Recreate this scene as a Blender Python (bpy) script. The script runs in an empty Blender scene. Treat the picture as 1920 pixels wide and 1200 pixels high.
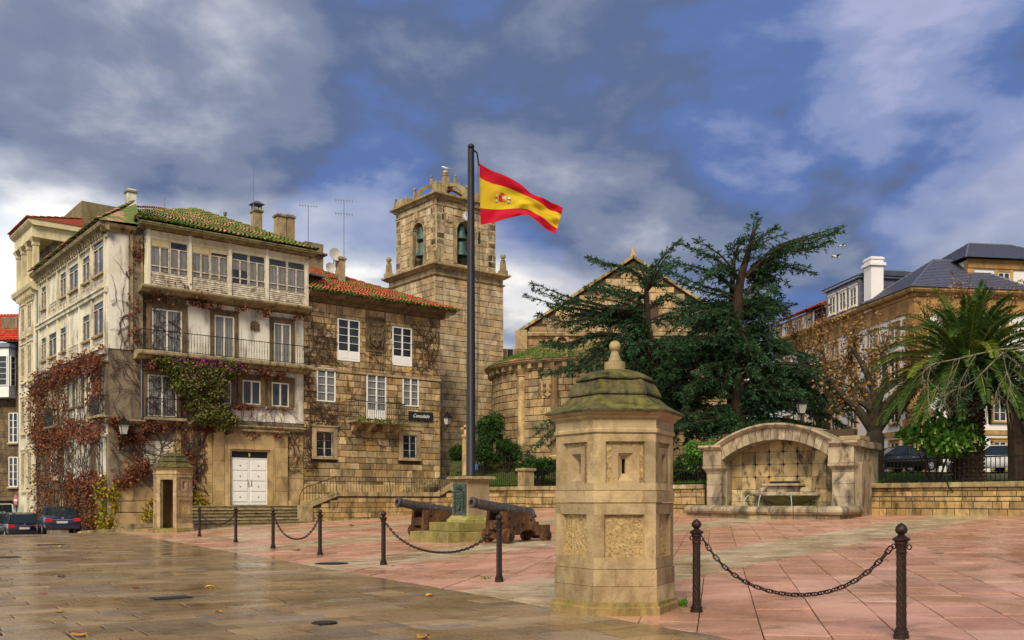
import bpy, bmesh, math, random
import numpy as np
from mathutils import Vector, Matrix, noise as mnoise
random.seed(7); rng = np.random.default_rng(11)
scene = bpy.context.scene
COL = scene.collection
PI = math.pi
R = math.radians

# ---------------------------------------------------------------- camera
F, CX, HY, EYE = 1800.0, 960.0, 937.0, 1.6
cam_d = bpy.data.cameras.new('camera'); cam = bpy.data.objects.new('camera', cam_d); COL.objects.link(cam)
cam.location = (0, 0, EYE); cam.rotation_euler = (R(90), 0, 0)
cam_d.sensor_width = 36; cam_d.lens = 36*F/1920; cam_d.shift_y = (HY-600)/1920
cam_d.clip_start = 0.1; cam_d.clip_end = 5000
scene.camera = cam

# ---------------------------------------------------------------- sky and sun
SUN_EL, SUN_AZ = 44, 190          # azimuth clockwise from +Y: veiled sun behind the camera, a little to the left
wd = bpy.data.worlds.new('World'); scene.world = wd; wd.use_nodes = True
nt = wd.node_tree; nt.nodes.clear()
def wn(t, **k):
    n = nt.nodes.new(t)
    for a, b in k.items(): setattr(n, a, b)
    return n
def wmath(op, a, b=None, c=None):
    n = wn('ShaderNodeMath', operation=op)
    for i, v in enumerate((a, b, c)):
        if v is None: continue
        if isinstance(v, (int, float)): n.inputs[i].default_value = v
        else: nt.links.new(v, n.inputs[i])
    return n.outputs[0]
def wramp(fac, stops, interp='EASE'):
    n = wn('ShaderNodeValToRGB'); n.color_ramp.interpolation = interp
    els = n.color_ramp.elements
    while len(els) < len(stops): els.new(0.5)
    for e, (p, c) in zip(els, stops):
        e.position = p; e.color = (*c, 1) if not isinstance(c, (int, float)) else (c, c, c, 1)
    nt.links.new(fac, n.inputs[0]); return n.outputs[0]
def wmix(fac, a, b):
    n = wn('ShaderNodeMix', data_type='RGBA')
    for s, v in ((n.inputs[0], fac), (n.inputs[6], a), (n.inputs[7], b)):
        if isinstance(v, (int, float)): s.default_value = v
        elif isinstance(v, tuple): s.default_value = (*v, 1)
        else: nt.links.new(v, s)
    return n.outputs[2]
sky = wn('ShaderNodeTexSky', sky_type='NISHITA', sun_disc=False)
sky.sun_elevation = R(SUN_EL); sky.sun_rotation = R(SUN_AZ); sky.air_density = 1.3; sky.dust_density = 0.6; sky.ozone_density = 2.5
tc = wn('ShaderNodeTexCoord'); sx = wn('ShaderNodeSeparateXYZ'); nt.links.new(tc.outputs['Generated'], sx.inputs[0])
zz = wmath('ADD', wmath('MAXIMUM', sx.outputs[2], 0.0), 0.30)
cu = wmath('DIVIDE', sx.outputs[0], zz); cv = wmath('DIVIDE', sx.outputs[1], zz)
cb = wn('ShaderNodeCombineXYZ'); nt.links.new(cu, cb.inputs[0]); nt.links.new(cv, cb.inputs[1]); cb.inputs[2].default_value = 3.7
def wnoise(vec, scale, detail, rough, dist=0.0, off=None):
    m = wn('ShaderNodeMapping'); nt.links.new(vec, m.inputs[0])
    if off: m.inputs['Location'].default_value = off
    n = wn('ShaderNodeTexNoise'); nt.links.new(m.outputs[0], n.inputs['Vector'])
    n.inputs['Scale'].default_value = scale; n.inputs['Detail'].default_value = detail
    n.inputs['Roughness'].default_value = rough; n.inputs['Distortion'].default_value = dist
    return n.outputs[0]
CLOUD_OFF = (6.2, 14.9, 0.0)
n_big = wnoise(cb.outputs[0], 0.62, 2, 0.45, 0.4, CLOUD_OFF)
n_mid = wnoise(cb.outputs[0], 1.5, 5, 0.48, 0.15, (2.3, 1.7, 2.0))
n_fine = wnoise(cb.outputs[0], 3.6, 8, 0.56, 0.15, (9.0, 2.9, 6.0))
n_mid2 = wnoise(cb.outputs[0], 1.25, 7, 0.5, 0.3, (7.1, 3.3, 1.0))
shape = wmath('ADD', wmath('MULTIPLY', n_big, 0.36), wmath('ADD', wmath('MULTIPLY', n_mid, 0.38), wmath('MULTIPLY', n_fine, 0.26)))
cover = wramp(wmath('ADD', wmath('MULTIPLY', n_mid, 0.7), wmath('MULTIPLY', n_fine, 0.3)), [(0.38, 0.55), (0.45, 0.93), (0.50, 1.0)])
# thick cloud is dark slate-blue underneath, thin cloud is pale; low banks near the horizon are the brightest
body = wramp(shape, [(0.37, (0.38, 0.37, 0.46)), (0.43, (0.21, 0.22, 0.325)), (0.47, (0.115, 0.145, 0.25)), (0.505, (0.052, 0.085, 0.195)), (0.53, (0.052, 0.074, 0.138)), (0.565, (0.095, 0.115, 0.17)), (0.64, (0.26, 0.27, 0.31))])
low0 = wramp(wmath('ADD', wmath('MULTIPLY', n_mid2, 0.72), wmath('MULTIPLY', n_fine, 0.28)), [(0.36, (0.06, 0.11, 0.24)), (0.44, (0.16, 0.19, 0.26)), (0.50, (0.33, 0.34, 0.36)), (0.55, (0.58, 0.56, 0.52)), (0.61, (0.85, 0.78, 0.64))])
glow = wmath('MAXIMUM', wmath('ADD', wmath('MULTIPLY', sx.outputs[0], -1.1), 0.85), 0.78)
lowv = wn('ShaderNodeVectorMath', operation='SCALE'); nt.links.new(low0, lowv.inputs[0]); nt.links.new(glow, lowv.inputs[3])
elev = wramp(wmath('ADD', wmath('SUBTRACT', sx.outputs[2], wmath('MULTIPLY', wmath('MAXIMUM', wmath('SUBTRACT', -0.08, sx.outputs[0]), 0.0), 0.30)), wmath('MULTIPLY', wmath('SUBTRACT', n_mid, 0.5), 0.55)), [(0.0, 1.0), (0.16, 0.95), (0.23, 0.45), (0.30, 0.0)])
ccol = wmix(elev, body, lowv.outputs[0])
bg1 = wn('ShaderNodeBackground'); nt.links.new(sky.outputs[0], bg1.inputs[0]); bg1.inputs[1].default_value = 0.035
bg2 = wn('ShaderNodeBackground'); nt.links.new(ccol, bg2.inputs[0]); bg2.inputs[1].default_value = 1.0
mx = wn('ShaderNodeMixShader'); nt.links.new(cover, mx.inputs[0]); nt.links.new(bg1.outputs[0], mx.inputs[1]); nt.links.new(bg2.outputs[0], mx.inputs[2])
wo = wn('ShaderNodeOutputWorld'); nt.links.new(mx.outputs[0], wo.inputs[0])

sun_d = bpy.data.lights.new('sun', 'SUN'); sun = bpy.data.objects.new('sun', sun_d); COL.objects.link(sun)
sun_d.energy = 1.9; sun_d.angle = R(24); sun_d.color = (1.0, 0.88, 0.68)
az = R(SUN_AZ); el = R(SUN_EL)
sdir = Vector((math.sin(az)*math.cos(el), math.cos(az)*math.cos(el), math.sin(el)))
sun.rotation_euler = sdir.to_track_quat('Z', 'Y').to_euler(); sun.location = sdir*100
scene.view_settings.view_transform = 'Standard'; scene.view_settings.look = 'None'
scene.view_settings.exposure = 1.15; scene.view_settings.gamma = 1.0; scene.view_settings.use_curve_mapping = False
scene.render.film_transparent = False
scene.cycles.max_bounces = 6; scene.cycles.use_denoising = True

# ---------------------------------------------------------------- helpers
def tag(o, label=None, cat=None, group=None, kind=None):
    if label: o['label'] = label
    if cat: o['category'] = cat
    if group: o['group'] = group
    if kind: o['kind'] = kind
    return o
def empty(name, loc=(0, 0, 0), rz=0, parent=None):
    o = bpy.data.objects.new(name, None); COL.objects.link(o); o.empty_display_size = 0.2
    o.location = loc; o.rotation_euler = (0, 0, rz)
    if parent: o.parent = parent
    return o
def link(name, me, parent=None, loc=(0, 0, 0), rz=0.0, scale=None, rot=None):
    o = bpy.data.objects.new(name, me); COL.objects.link(o)
    o.location = loc; o.rotation_euler = rot if rot else (0, 0, rz)
    if scale: o.scale = scale
    if parent: o.parent = parent
    return o
def copy_tree(o, parent=None):
    c = o.copy(); COL.objects.link(c); c.parent = parent
    for ch in list(o.children): copy_tree(ch, c)
    return c
def rotv(p, a):
    c, s = math.cos(a), math.sin(a); return (p[0]*c-p[1]*s, p[0]*s+p[1]*c)

class MB:
    """collects simple shapes into one mesh"""
    def __init__(s): s.v = []; s.f = []; s.M = None
    def add(s, vs, fs):
        b = len(s.v)
        if s.M is not None: vs = [tuple(s.M @ Vector(p)) for p in vs]
        s.v += [tuple(p) for p in vs]; s.f += [tuple(i+b for i in f) for f in fs]; return s
    def box(s, x0, x1, y0, y1, z0, z1):
        return s.add([(x0,y0,z0),(x1,y0,z0),(x1,y1,z0),(x0,y1,z0),(x0,y0,z1),(x1,y0,z1),(x1,y1,z1),(x0,y1,z1)],
                     [(0,3,2,1),(4,5,6,7),(0,1,5,4),(1,2,6,5),(2,3,7,6),(3,0,4,7)])
    def cbox(s, c, d): return s.box(c[0]-d[0]/2, c[0]+d[0]/2, c[1]-d[1]/2, c[1]+d[1]/2, c[2]-d[2]/2, c[2]+d[2]/2)
    def bev(s, x0, x1, y0, y1, z0, z1, b=0.02):
        """box with chamfered edges all round the top and sides"""
        loops = [[(x0+b,y0+b,z0),(x1-b,y0+b,z0),(x1-b,y1-b,z0),(x0+b,y1-b,z0)],
                 [(x0,y0,z0+b),(x1,y0,z0+b),(x1,y1,z0+b),(x0,y1,z0+b)],
                 [(x0,y0,z1-b),(x1,y0,z1-b),(x1,y1,z1-b),(x0,y1,z1-b)],
                 [(x0+b,y0+b,z1),(x1-b,y0+b,z1),(x1-b,y1-b,z1),(x0+b,y1-b,z1)]]
        return s.loft(loops, True, True)
    def loft(s, loops, cap0=True, cap1=True, closed=True):
        n = len(loops[0]); vs = [p for l in loops for p in l]; fs = []
        for k in range(len(loops)-1):
            for i in range(n if closed else n-1):
                j = (i+1) % n; fs.append((k*n+i, k*n+j, (k+1)*n+j, (k+1)*n+i))
        if cap0: fs.append(tuple(range(n-1, -1, -1)))
        if cap1: fs.append(tuple((len(loops)-1)*n+i for i in range(n)))
        return s.add(vs, fs)
    def prism(s, poly, z0, z1):
        return s.loft([[(p[0],p[1],z0) for p in poly], [(p[0],p[1],z1) for p in poly]])
    def extr_y(s, poly, y0, y1):
        """polygon in x,z extruded along y"""
        return s.loft([[(p[0],y1,p[1]) for p in poly], [(p[0],y0,p[1]) for p in poly]])
    def lathe(s, prof, n=16, c=(0,0,0), cap=True, a0=0.0):
        loops = [[(c[0]+r*math.cos(a0+2*PI*i/n), c[1]+r*math.sin(a0+2*PI*i/n), c[2]+z) for i in range(n)] for r, z in prof]
        return s.loft(loops, cap, cap)
    def tube(s, pts, rad, n=6, cap=True):
        pts = [Vector(p) for p in pts]; m = len(pts)
        if isinstance(rad, (int, float)): rad = [rad]*m
        loops = []; prev = None
        for i, p in enumerate(pts):
            t = (pts[min(i+1, m-1)] - pts[max(i-1, 0)])
            if t.length < 1e-9: t = Vector((0,0,1))
            t.normalize()
            if prev is None: a = t.orthogonal().normalized()
            else:
                a = prev - t*prev.dot(t)
                a = a.normalized() if a.length > 1e-6 else t.orthogonal().normalized()
            prev = a; b = t.cross(a)
            loops.append([tuple(p + (a*math.cos(2*PI*k/n) + b*math.sin(2*PI*k/n))*rad[i]) for k in range(n)])
        return s.loft(loops, cap, cap)
    def ball(s, c, r, n=10, m=6, sz=1.0):
        prof = [(max(r*math.sin(PI*k/m), 1e-4), -r*math.cos(PI*k/m)*sz) for k in range(m+1)]
        return s.lathe(prof, n, c)
    def mesh(s, name, mat=None, smooth=False):
        me = bpy.data.meshes.new(name); me.from_pydata(s.v, [], s.f); me.update()
        if mat: me.materials.append(mat)
        if smooth:
            me.polygons.foreach_set('use_smooth', [True]*len(me.polygons))
            try: me.set_sharp_from_angle(angle=R(38))
            except Exception: pass
        return me
    def build(s, name, mat, parent=None, loc=(0,0,0), rz=0.0, smooth=False, kind=None, label=None):
        o = link(name, s.mesh(name, mat, smooth), parent, loc, rz)
        return tag(o, label, None, None, kind)

def quads_mesh(name, V, mat, smooth=False, nv=4):
    """V: numpy (N,nv,3) -> mesh of N separate faces"""
    N = V.shape[0]; me = bpy.data.meshes.new(name)
    me.vertices.add(N*nv); me.vertices.foreach_set('co', np.ascontiguousarray(V, dtype=np.float32).ravel())
    me.loops.add(N*nv); me.loops.foreach_set('vertex_index', np.arange(N*nv, dtype=np.int32))
    me.polygons.add(N); me.polygons.foreach_set('loop_start', np.arange(0, N*nv, nv, dtype=np.int32))
    try: me.polygons.foreach_set('loop_total', np.full(N, nv, dtype=np.int32))
    except Exception: pass
    me.update(calc_edges=True); me.validate()
    if mat: me.materials.append(mat)
    return me
def unit(v): return v/np.maximum(np.linalg.norm(v, axis=-1, keepdims=True), 1e-9)
def blades(P, D, L, W, mat, name, fold=0.0):
    """P,D (N,3), L,W (N,) -> kite shaped leaves lying along D"""
    N = len(P); D = unit(D); Q = unit(np.cross(D, unit(rng.normal(size=(N,3)))))
    L = np.asarray(L)[:,None]; W = np.asarray(W)[:,None]
    V = np.stack([P, P + D*L*0.45 + Q*W*0.5, P + D*L, P + D*L*0.45 - Q*W*0.5], axis=1)
    return quads_mesh(name, V, mat)

# ---------------------------------------------------------------- materials
def srgb(r, g=None, b=None):
    if isinstance(r, str): r, g, b = [int(r[i:i+2], 16) for i in (0, 2, 4)]
    f = lambda c: ((c/255+0.055)/1.055)**2.4 if c/255 > 0.04045 else c/255/12.92
    return (f(r), f(g), f(b), 1)
class MT:
    def __init__(s, name):
        s.m = bpy.data.materials.new(name); s.m.use_nodes = True; s.t = s.m.node_tree; s.t.nodes.clear()
        s.out = s.n('ShaderNodeOutputMaterial'); s.b = s.n('ShaderNodeBsdfPrincipled'); s.l(s.b.outputs[0], s.out.inputs[0])
        s.geo = s.n('ShaderNodeNewGeometry'); s.pos = s.geo.outputs['Position']
    def n(s, t, **k):
        x = s.t.nodes.new(t)
        for a, b in k.items(): setattr(x, a, b)
        return x
    def l(s, a, b): s.t.links.new(a, b)
    def set(s, sock, v):
        if isinstance(v, (int, float)): sock.default_value = v
        elif isinstance(v, tuple): sock.default_value = v if len(v) == 4 or len(sock.default_value) == 3 else (*v, 1)
        else: s.l(v, sock)
    def noise(s, scale, detail=4, rough=0.55, stretch=None, dist=0.0, vec=None, off=None):
        v = vec if vec is not None else s.pos
        if stretch or off:
            mp = s.n('ShaderNodeMapping'); s.l(v, mp.inputs[0])
            if stretch: mp.inputs['Scale'].default_value = stretch
            if off: mp.inputs['Location'].default_value = off
            v = mp.outputs[0]
        x = s.n('ShaderNodeTexNoise'); s.l(v, x.inputs['Vector'])
        x.inputs['Scale'].default_value = scale; x.inputs['Detail'].default_value = detail
        x.inputs['Roughness'].default_value = rough; x.inputs['Distortion'].default_value = dist
        return x.outputs[0]
    def rnd(s):
        """a random number for each separate piece, whether it is an object or an island of one"""
        oi = s.n('ShaderNodeObjectInfo')
        a = s.math('ADD', oi.outputs['Random'], s.math('MULTIPLY', s.geo.outputs['Random Per Island'], 7.13))
        return s.math('FRACT', a)
    def math(s, op, a, b=None, clamp=False):
        x = s.n('ShaderNodeMath', operation=op); x.use_clamp = clamp
        s.set(x.inputs[0], a)
        if b is not None: s.set(x.inputs[1], b)
        return x.outputs[0]
    def ramp(s, fac, stops, interp='LINEAR'):
        x = s.n('ShaderNodeValToRGB'); x.color_ramp.interpolation = interp; e = x.color_ramp.elements
        while len(e) < len(stops): e.new(0.5)
        for k, (p, c) in zip(e, stops):
            k.position = p; k.color = (c, c, c, 1) if isinstance(c, (int, float)) else (c if len(c) == 4 else (*c, 1))
        s.l(fac, x.inputs[0]); return x.outputs[0]
    def mix(s, fac, a, b, mode='MIX'):
        x = s.n('ShaderNodeMix', data_type='RGBA', blend_type=mode)
        s.set(x.inputs[0], fac); s.set(x.inputs[6], a); s.set(x.inputs[7], b); return x.outputs[2]
    def bump(s, h, strength=0.3, dist=0.02):
        x = s.n('ShaderNodeBump'); x.inputs['Strength'].default_value = strength; x.inputs['Distance'].default_value = dist
        s.l(h, x.inputs['Height']); s.l(x.outputs[0], s.b.inputs['Normal']); return x
    def done(s, col, rough=0.8, metal=0.0, spec=0.35):
        s.set(s.b.inputs['Base Color'], col); s.set(s.b.inputs['Roughness'], rough); s.b.inputs['Metallic'].default_value = metal
        s.b.inputs['Specular IOR Level'].default_value = spec; return s.m

def stone(name, cols, stain='3a3020', stain_amt=0.55, moss=None, moss_amt=0.0, scale=1.3, bump=0.5, rough=0.85, fine=14.0, stretch=(1,1,0.45), val=0.32, spec=0.3):
    """weathered stone: piece-to-piece colour, blotches, streaky stains, grain"""
    t = MT(name); r = t.rnd(); n = len(cols)
    base = t.ramp(r, [(i/(n-1) if n > 1 else 0, srgb(c)) for i, c in enumerate(cols)])
    blot = t.noise(scale, 5, 0.6); base = t.mix(0.8, base, t.ramp(blot, [(0.3, 0.33), (0.7, 0.66)]), 'OVERLAY')
    vr = t.math('FRACT', t.math('MULTIPLY', r, 17.7)); base = t.mix(1.0, base, t.ramp(vr, [(0, 1-val), (1, 1.0+val*0.25)]), 'MULTIPLY')
    sn = t.noise(scale*1.9, 6, 0.65, stretch, 0.4, off=(3, 7, 1)); sf = t.math('MULTIPLY', t.ramp(sn, [(0.47, 0.0), (0.66, 1.0)]), stain_amt)
    base = t.mix(sf, base, srgb(stain))
    gr = t.noise(fine*6, 3, 0.7); base = t.mix(0.5, base, t.ramp(gr, [(0.25, 0.25), (0.75, 0.75)]), 'OVERLAY')
    speck = t.ramp(t.noise(fine*1.7, 6, 0.75, None, 0.2, off=(6, 1, 9)), [(0.57, 0.0), (0.70, 0.45)]); base = t.mix(speck, base, srgb(stain))
    if moss:
        mn = t.noise(scale*1.4, 7, 0.7, None, 0.3, off=(11, 2, 5)); up = t.n('ShaderNodeSeparateXYZ'); t.l(t.geo.outputs['Normal'], up.inputs[0])
        mf = t.ramp(t.math('ADD', mn, t.math('MULTIPLY', up.outputs[2], 0.14)), [(0.62-moss_amt*0.45, 0.0), (0.78-moss_amt*0.45, 1.0)])
        base = t.mix(mf, base, t.mix(t.ramp(t.noise(6, 4, 0.6), [(0.35, 0.0), (0.65, 1.0)]), srgb(moss), srgb('746f30')))
    t.bump(t.math('ADD', t.noise(fine, 6, 0.65), t.math('MULTIPLY', blot, 0.6)), bump, 0.03)
    return t.done(base, rough, 0, spec)
def plain(name, c, rough=0.6, metal=0.0, var=0.15, scale=3.0, bump=0.0, spec=0.4, c2=None, fine=20):
    t = MT(name); b = t.noise(scale, 5, 0.6)
    col = t.mix(t.ramp(b, [(0.35, 0.0), (0.68, 1.0)]), srgb(c), srgb(c2)) if c2 else t.mix(var, srgb(c), t.ramp(b, [(0.3, 0.25), (0.7, 0.8)]), 'OVERLAY')
    if bump: t.bump(t.noise(fine, 5, 0.6), bump, 0.02)
    return t.done(col, rough, metal, spec)
def leafy(name, cols, rough=0.55, trans=0.25, scale=0.5):
    t = MT(name); r = t.rnd(); n = len(cols)
    col = t.ramp(r, [(i/(n-1), srgb(c)) for i, c in enumerate(cols)])
    col = t.mix(0.5, col, t.ramp(t.noise(scale, 4, 0.6), [(0.3, 0.35), (0.7, 0.68)]), 'OVERLAY')
    t.done(col, rough, 0, 0.25)
    tr = t.n('ShaderNodeBsdfTranslucent'); t.l(col, tr.inputs[0]); mxs = t.n('ShaderNodeMixShader'); mxs.inputs[0].default_value = trans
    t.l(t.b.outputs[0], mxs.inputs[1]); t.l(tr.outputs[0], mxs.inputs[2]); t.l(mxs.outputs[0], t.out.inputs[0]); return t.m

M = {}
M['ashlar'] = stone('warm_ashlar', ['a88a5e','c0a472','ccb082','b09468','d4ba8c','94805e','c6a05e'], '3c2f1d', 0.65, val=0.5)
M['ashlar_pale'] = stone('pale_ashlar', ['b89a66','c8ab76','ae9262','d0b684','bfa06a','a88a58'], '4a3c28', 0.5, val=0.28)
M['tower'] = stone('tower_stone', ['c2ac86','cab690','b8a27c','c2a67a','d0be9c','b09c7a','c6a878'], '4a4030', 0.6, '5e6234', 0.02, val=0.3)
M['church'] = stone('church_stone', ['ae9066','bea274','a2835c','c8aa78','b6a07a','9a7c5a','c4ae84'], '40301f', 0.65, '56602a', 0.02, val=0.42)
M['wallstone'] = stone('retaining_stone', ['a88a56','bc9c64','9c8050','c6a874','ae9462','92784c'], '3a2c1a', 0.8, '4c5524', 0.03, val=0.35)
M['mortar'] = plain('dark_mortar', '4a3b28', 0.95, bump=0.4, scale=2)
M['coping'] = stone('coping_stone', ['a08a62','b09a70','94805a','bca67a'], '3a3222', 0.7, '5c6030', 0.10, val=0.25)
M['granite'] = stone('smooth_granite', ['a8916a','b29b74','9e8862','b6a07a'], '44382a', 0.6, '5c5c30', 0.0, val=0.18, scale=0.9, bump=0.25)
M['sentry'] = stone('sentry_stone', ['b29a70','bca67c','a68e68','b69e72','9c8462'], '6a4e2c', 0.55, '5f5a34', -0.12, 2.0, 0.5, 0.85, 22, (1,1,0.55), val=0.34)
M['sentry_moss'] = stone('mossy_sentry_roof', ['5c5236','4c442c','645a3c'], '18160e', 0.95, '31361a', 0.18, 2.2, 0.6, 0.9, 18, val=0.15)
M['sentry_base'] = stone('mossy_sentry_base', ['9c8250','8a7448'], '4a3a20', 0.6, '5c6a22', 0.20, 2.0, 0.4, 0.8, 18, val=0.15)
M['rough'] = stone('bush_hammered_stone', ['ba9e6c','b09462'], '4e3a20', 0.7, None, 0, 14.0, 1.0, 0.9, 11, (1,1,1), val=0.1)
M['fount'] = stone('fountain_stone', ['a8967a','b4a284','9c8a6e','b8a88a'], '352c24', 0.85, '6a6440', 0.02, 1.1, 0.35, 0.8, 16, val=0.2)
M['fount_back'] = stone('fountain_niche_stone', ['b8a070','c4ac7a','a88e62','d0bc8c','b09060'], '2f2620', 1.0, '8a7434', 0.03, 1.5, 0.4, 0.8, 16, val=0.45)
M['mossstep'] = stone('mossy_step_stone', ['96874e','a0925a','8a7c46'], '4a4424', 0.6, '66701f', 0.22, 2.0, 0.4, 0.85, 18, val=0.15)
M['step'] = stone('stair_stone', ['9a8664','8a7858','a8946e'], '3a3222', 0.7, '54602a', 0.10, 1.6, 0.4, 0.75, 16, val=0.25)
M['render_grey'] = stone('grey_brown_render', ['8a7c64','827460'], '40362a', 0.75, None, 0, 0.8, 0.35, 0.9, 10, (1,1,0.3), val=0.05)
M['render_white'] = stone('stained_white_render', ['e2ddcc','dcd5c2'], '776e5c', 0.75, None, 0, 0.7, 0.2, 0.9, 10, (1,1,0.3), val=0.03)
M['cream'] = stone('cream_paint', ['d6c9a0','d0c298'], '8c7c58', 0.5, None, 0, 0.8, 0.2, 0.8, 10, (1,1,0.3), val=0.04)
M['cream2'] = stone('pale_cream_paint', ['dfd8c0','d8d0b4'], '7a6f5a', 0.75, None, 0, 0.8, 0.2, 0.8, 10, (1,1,0.3), val=0.04)
M['cornice'] = stone('weathered_cornice', ['9c8c66','88795a','a8986f'], '3a3022', 0.85, None, 0, 1.6, 0.4, val=0.2)
M['darkstone'] = stone('brown_frame_stone', ['6e5c40','7a664a','64543c'], '2e2418', 0.7, None, 0, 1.6, 0.35, val=0.15)
M['palestone'] = stone('pale_portal_stone', ['b4986a','bca274','aa8e60'], '5a4628', 0.55, None, 0, 0.9, 0.25, val=0.15)
M['white_wood'] = plain('white_painted_wood', 'd8d2c0', 0.55, scale=4, var=0.3, bump=0.1)
M['white_clean'] = plain('clean_white_paint', 'e6e4dc', 0.5, scale=3, var=0.12)
M['oldwood'] = plain('flaking_cream_wood', 'd2c6ac', 0.8, scale=5, bump=0.5, c2='93826a')
M['board'] = plain('flaking_boards', 'd6ccb4', 0.85, scale=4, bump=0.7, c2='7a6850', fine=12)
M['blind'] = plain('roller_blind', 'b8a87e', 0.7, scale=4, var=0.2)
M['iron'] = plain('dark_iron', '2a2622', 0.5, 0.6, scale=8, var=0.4, bump=0.2)
M['castiron'] = plain('cast_iron_bollard', '33251c', 0.45, 0.35, scale=14, bump=0.35, c2='241a16', fine=60)
M['rail'] = plain('green_black_railing', '232620', 0.5, 0.4, scale=6, var=0.3)
M['gunmetal'] = plain('gun_metal', '56504e', 0.55, 0.45, scale=9, bump=0.3, c2='413a38', fine=30)
M['bronze'] = plain('green_bronze', '3a4a44', 0.5, 0.5, scale=12, bump=0.2, c2='55645a')
M['bell'] = plain('verdigris_bell', '4a6a64', 0.6, 0.4, scale=5, c2='30463f')
M['zinc'] = plain('zinc_flashing', '7a7e88', 0.4, 0.6, scale=4)
M['slate'] = plain('slate_roof', '5e6070', 0.4, 0.0, scale=5, bump=0.3, c2='4a4b5a', spec=0.5)
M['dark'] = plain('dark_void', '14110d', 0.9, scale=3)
M['black'] = plain('black_paint', '17171a', 0.5, scale=4)
t = MT('window_glass'); t.done(t.ramp(t.noise(1.5, 3), [(0.3, srgb('2a3036')), (0.7, srgb('5a6068'))]), 0.05, 0, 0.6); t.b.inputs['Alpha'].default_value = 0.34; M['glass'] = t.m
M['curtain'] = plain('lace_curtain', 'cfccc2', 0.9, scale=5, var=0.3)
t = MT('old_wood'); gn = t.noise(2.4, 7, 0.7, (1, 1, 0.35), 0.6); cn = t.noise(9, 5, 0.7)
t.bump(t.math('ADD', gn, cn), 0.9, 0.05); M['wood'] = t.done(t.mix(t.ramp(cn, [(0.52, 0.0), (0.68, 0.8)]), t.ramp(gn, [(0.32, srgb('2c1c11')), (0.5, srgb('54361d')), (0.68, srgb('77522c'))]), srgb('1f140c')), 0.85)
def tilemat(name, cols, mossc, amt):
    t = MT(name); r = t.rnd(); col = t.ramp(r, [(i/(len(cols)-1), srgb(c)) for i, c in enumerate(cols)])
    if amt:
        mn = t.math('ADD', t.noise(0.8, 6, 0.65), t.math('MULTIPLY', t.math('FRACT', t.math('MULTIPLY', r, 31.7)), 0.42)); f = t.ramp(mn, [(0.98-amt*0.5, 0.0), (1.04-amt*0.5, 0.92)])
        col = t.mix(f, col, t.ramp(t.noise(5, 4), [(0.35, srgb(mossc)), (0.65, srgb('6c7c38'))]))
    t.bump(t.noise(16, 5), 0.4, 0.02); return t.done(col, 0.85)
M['tile_moss'] = tilemat('mossy_clay_tiles', ['9a6a4a','b48062','8a5c40','c49878','7c5840'], '44601f', 0.74)
M['tile_red'] = tilemat('red_clay_tiles', ['a84e34','b8583a','984430','c06a48','8e4834'], '47661f', 0.42)
M['tile_bright'] = tilemat('bright_red_tiles', ['b4462a','c4502e','a63e26','cc6038'], '47661f', 0.0)
M['moss'] = leafy('moss_tuft', ['3c5a1a','52702a','68803a','46621f'], 0.9, 0.1)
M['red'] = leafy('flag_red', ['c41030','cc1228'], 0.7, 0.35, 1.2)
M['yellow'] = leafy('flag_yellow', ['d8b41c','e0be26'], 0.7, 0.35, 1.2)
M['bark'] = plain('brown_bark', '38291c', 0.95, scale=4, bump=0.9, c2='221810', fine=14)
M['bark_pale'] = plain('lichened_twigs', '7c7b5e', 0.9, scale=7, bump=0.5, c2='4c4a36')
M['plane_bark'] = plain('plane_tree_bark', '4c4230', 0.95, scale=3, bump=0.7, c2='332a1e')
M['vine_stem'] = plain('vine_stem', '4a3222', 0.9, scale=5, var=0.3, c2='33221a')
M['cedar'] = leafy('cedar_needles', ['203c22','2c4c2c','1a3320','385834','264426'], 0.6, 0.18, 0.6)
M['cedar_light'] = leafy('cedar_needles_light', ['365434','44663c','2e4a2e','527248'], 0.6, 0.2, 0.6)
M['palm'] = leafy('palm_leaflets', ['2c481a','44622a','365220','5e7a38','203814','6a7a3c'], 0.4, 0.25, 0.7)
M['palm_yellow'] = leafy('pale_palm_leaflets', ['6a7a2a','8a9038','55701f'], 0.45, 0.25, 0.7)
M['plane_leaf'] = leafy('autumn_plane_leaves', ['8a6238','a0783e','785230','b09450','906040'], 0.6, 0.3, 0.5)
M['vine_red'] = leafy('red_creeper_leaves', ['6a3a28','844c30','58342a','945c3a','744430','644638'], 0.6, 0.25, 0.5)
M['vine_rust'] = leafy('rust_creeper_leaves', ['6a4428','7c5030','5c3820','704a30','865a32','543a28'], 0.6, 0.25, 0.5)
M['vine_yellow'] = leafy('yellow_creeper_leaves', ['8a7a1a','a89422','6f7a1e','b8861f','55701c'], 0.6, 0.3, 0.5)
M['bush'] = leafy('dark_bush_leaves', ['1f3a14','2c4a1a','3c5a22','18300f'], 0.5, 0.15, 0.6)
M['bush_light'] = leafy('bright_bush_leaves', ['3a661c','4c7e22','62943a','2c5014','7a9a3a'], 0.5, 0.3, 0.6)
M['boug'] = leafy('bougainvillea_leaves', ['485524','626e32','3a471c','857c40','726634'], 0.6, 0.2, 0.6)
M['magenta'] = leafy('magenta_bracts', ['8a1f72','a82a8a','701a5c'], 0.6, 0.3, 1.0)
M['grass'] = leafy('grass_blades', ['2f5a14','44721c','527f22'], 0.7, 0.2, 0.5)
M['whiteflower'] = leafy('white_trumpet_flowers', ['b8b878','a8b068'], 0.6, 0.3, 1.0)
M['lamp_glass'] = plain('lantern_glass', 'b8b4a6', 0.25, scale=3, var=0.1)
M['water'] = None
t = MT('fountain_water'); t.done(srgb('6a7068'), 0.05, 0, 0.6); t.b.inputs['Alpha'].default_value = 0.55; M['water'] = t.m
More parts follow.
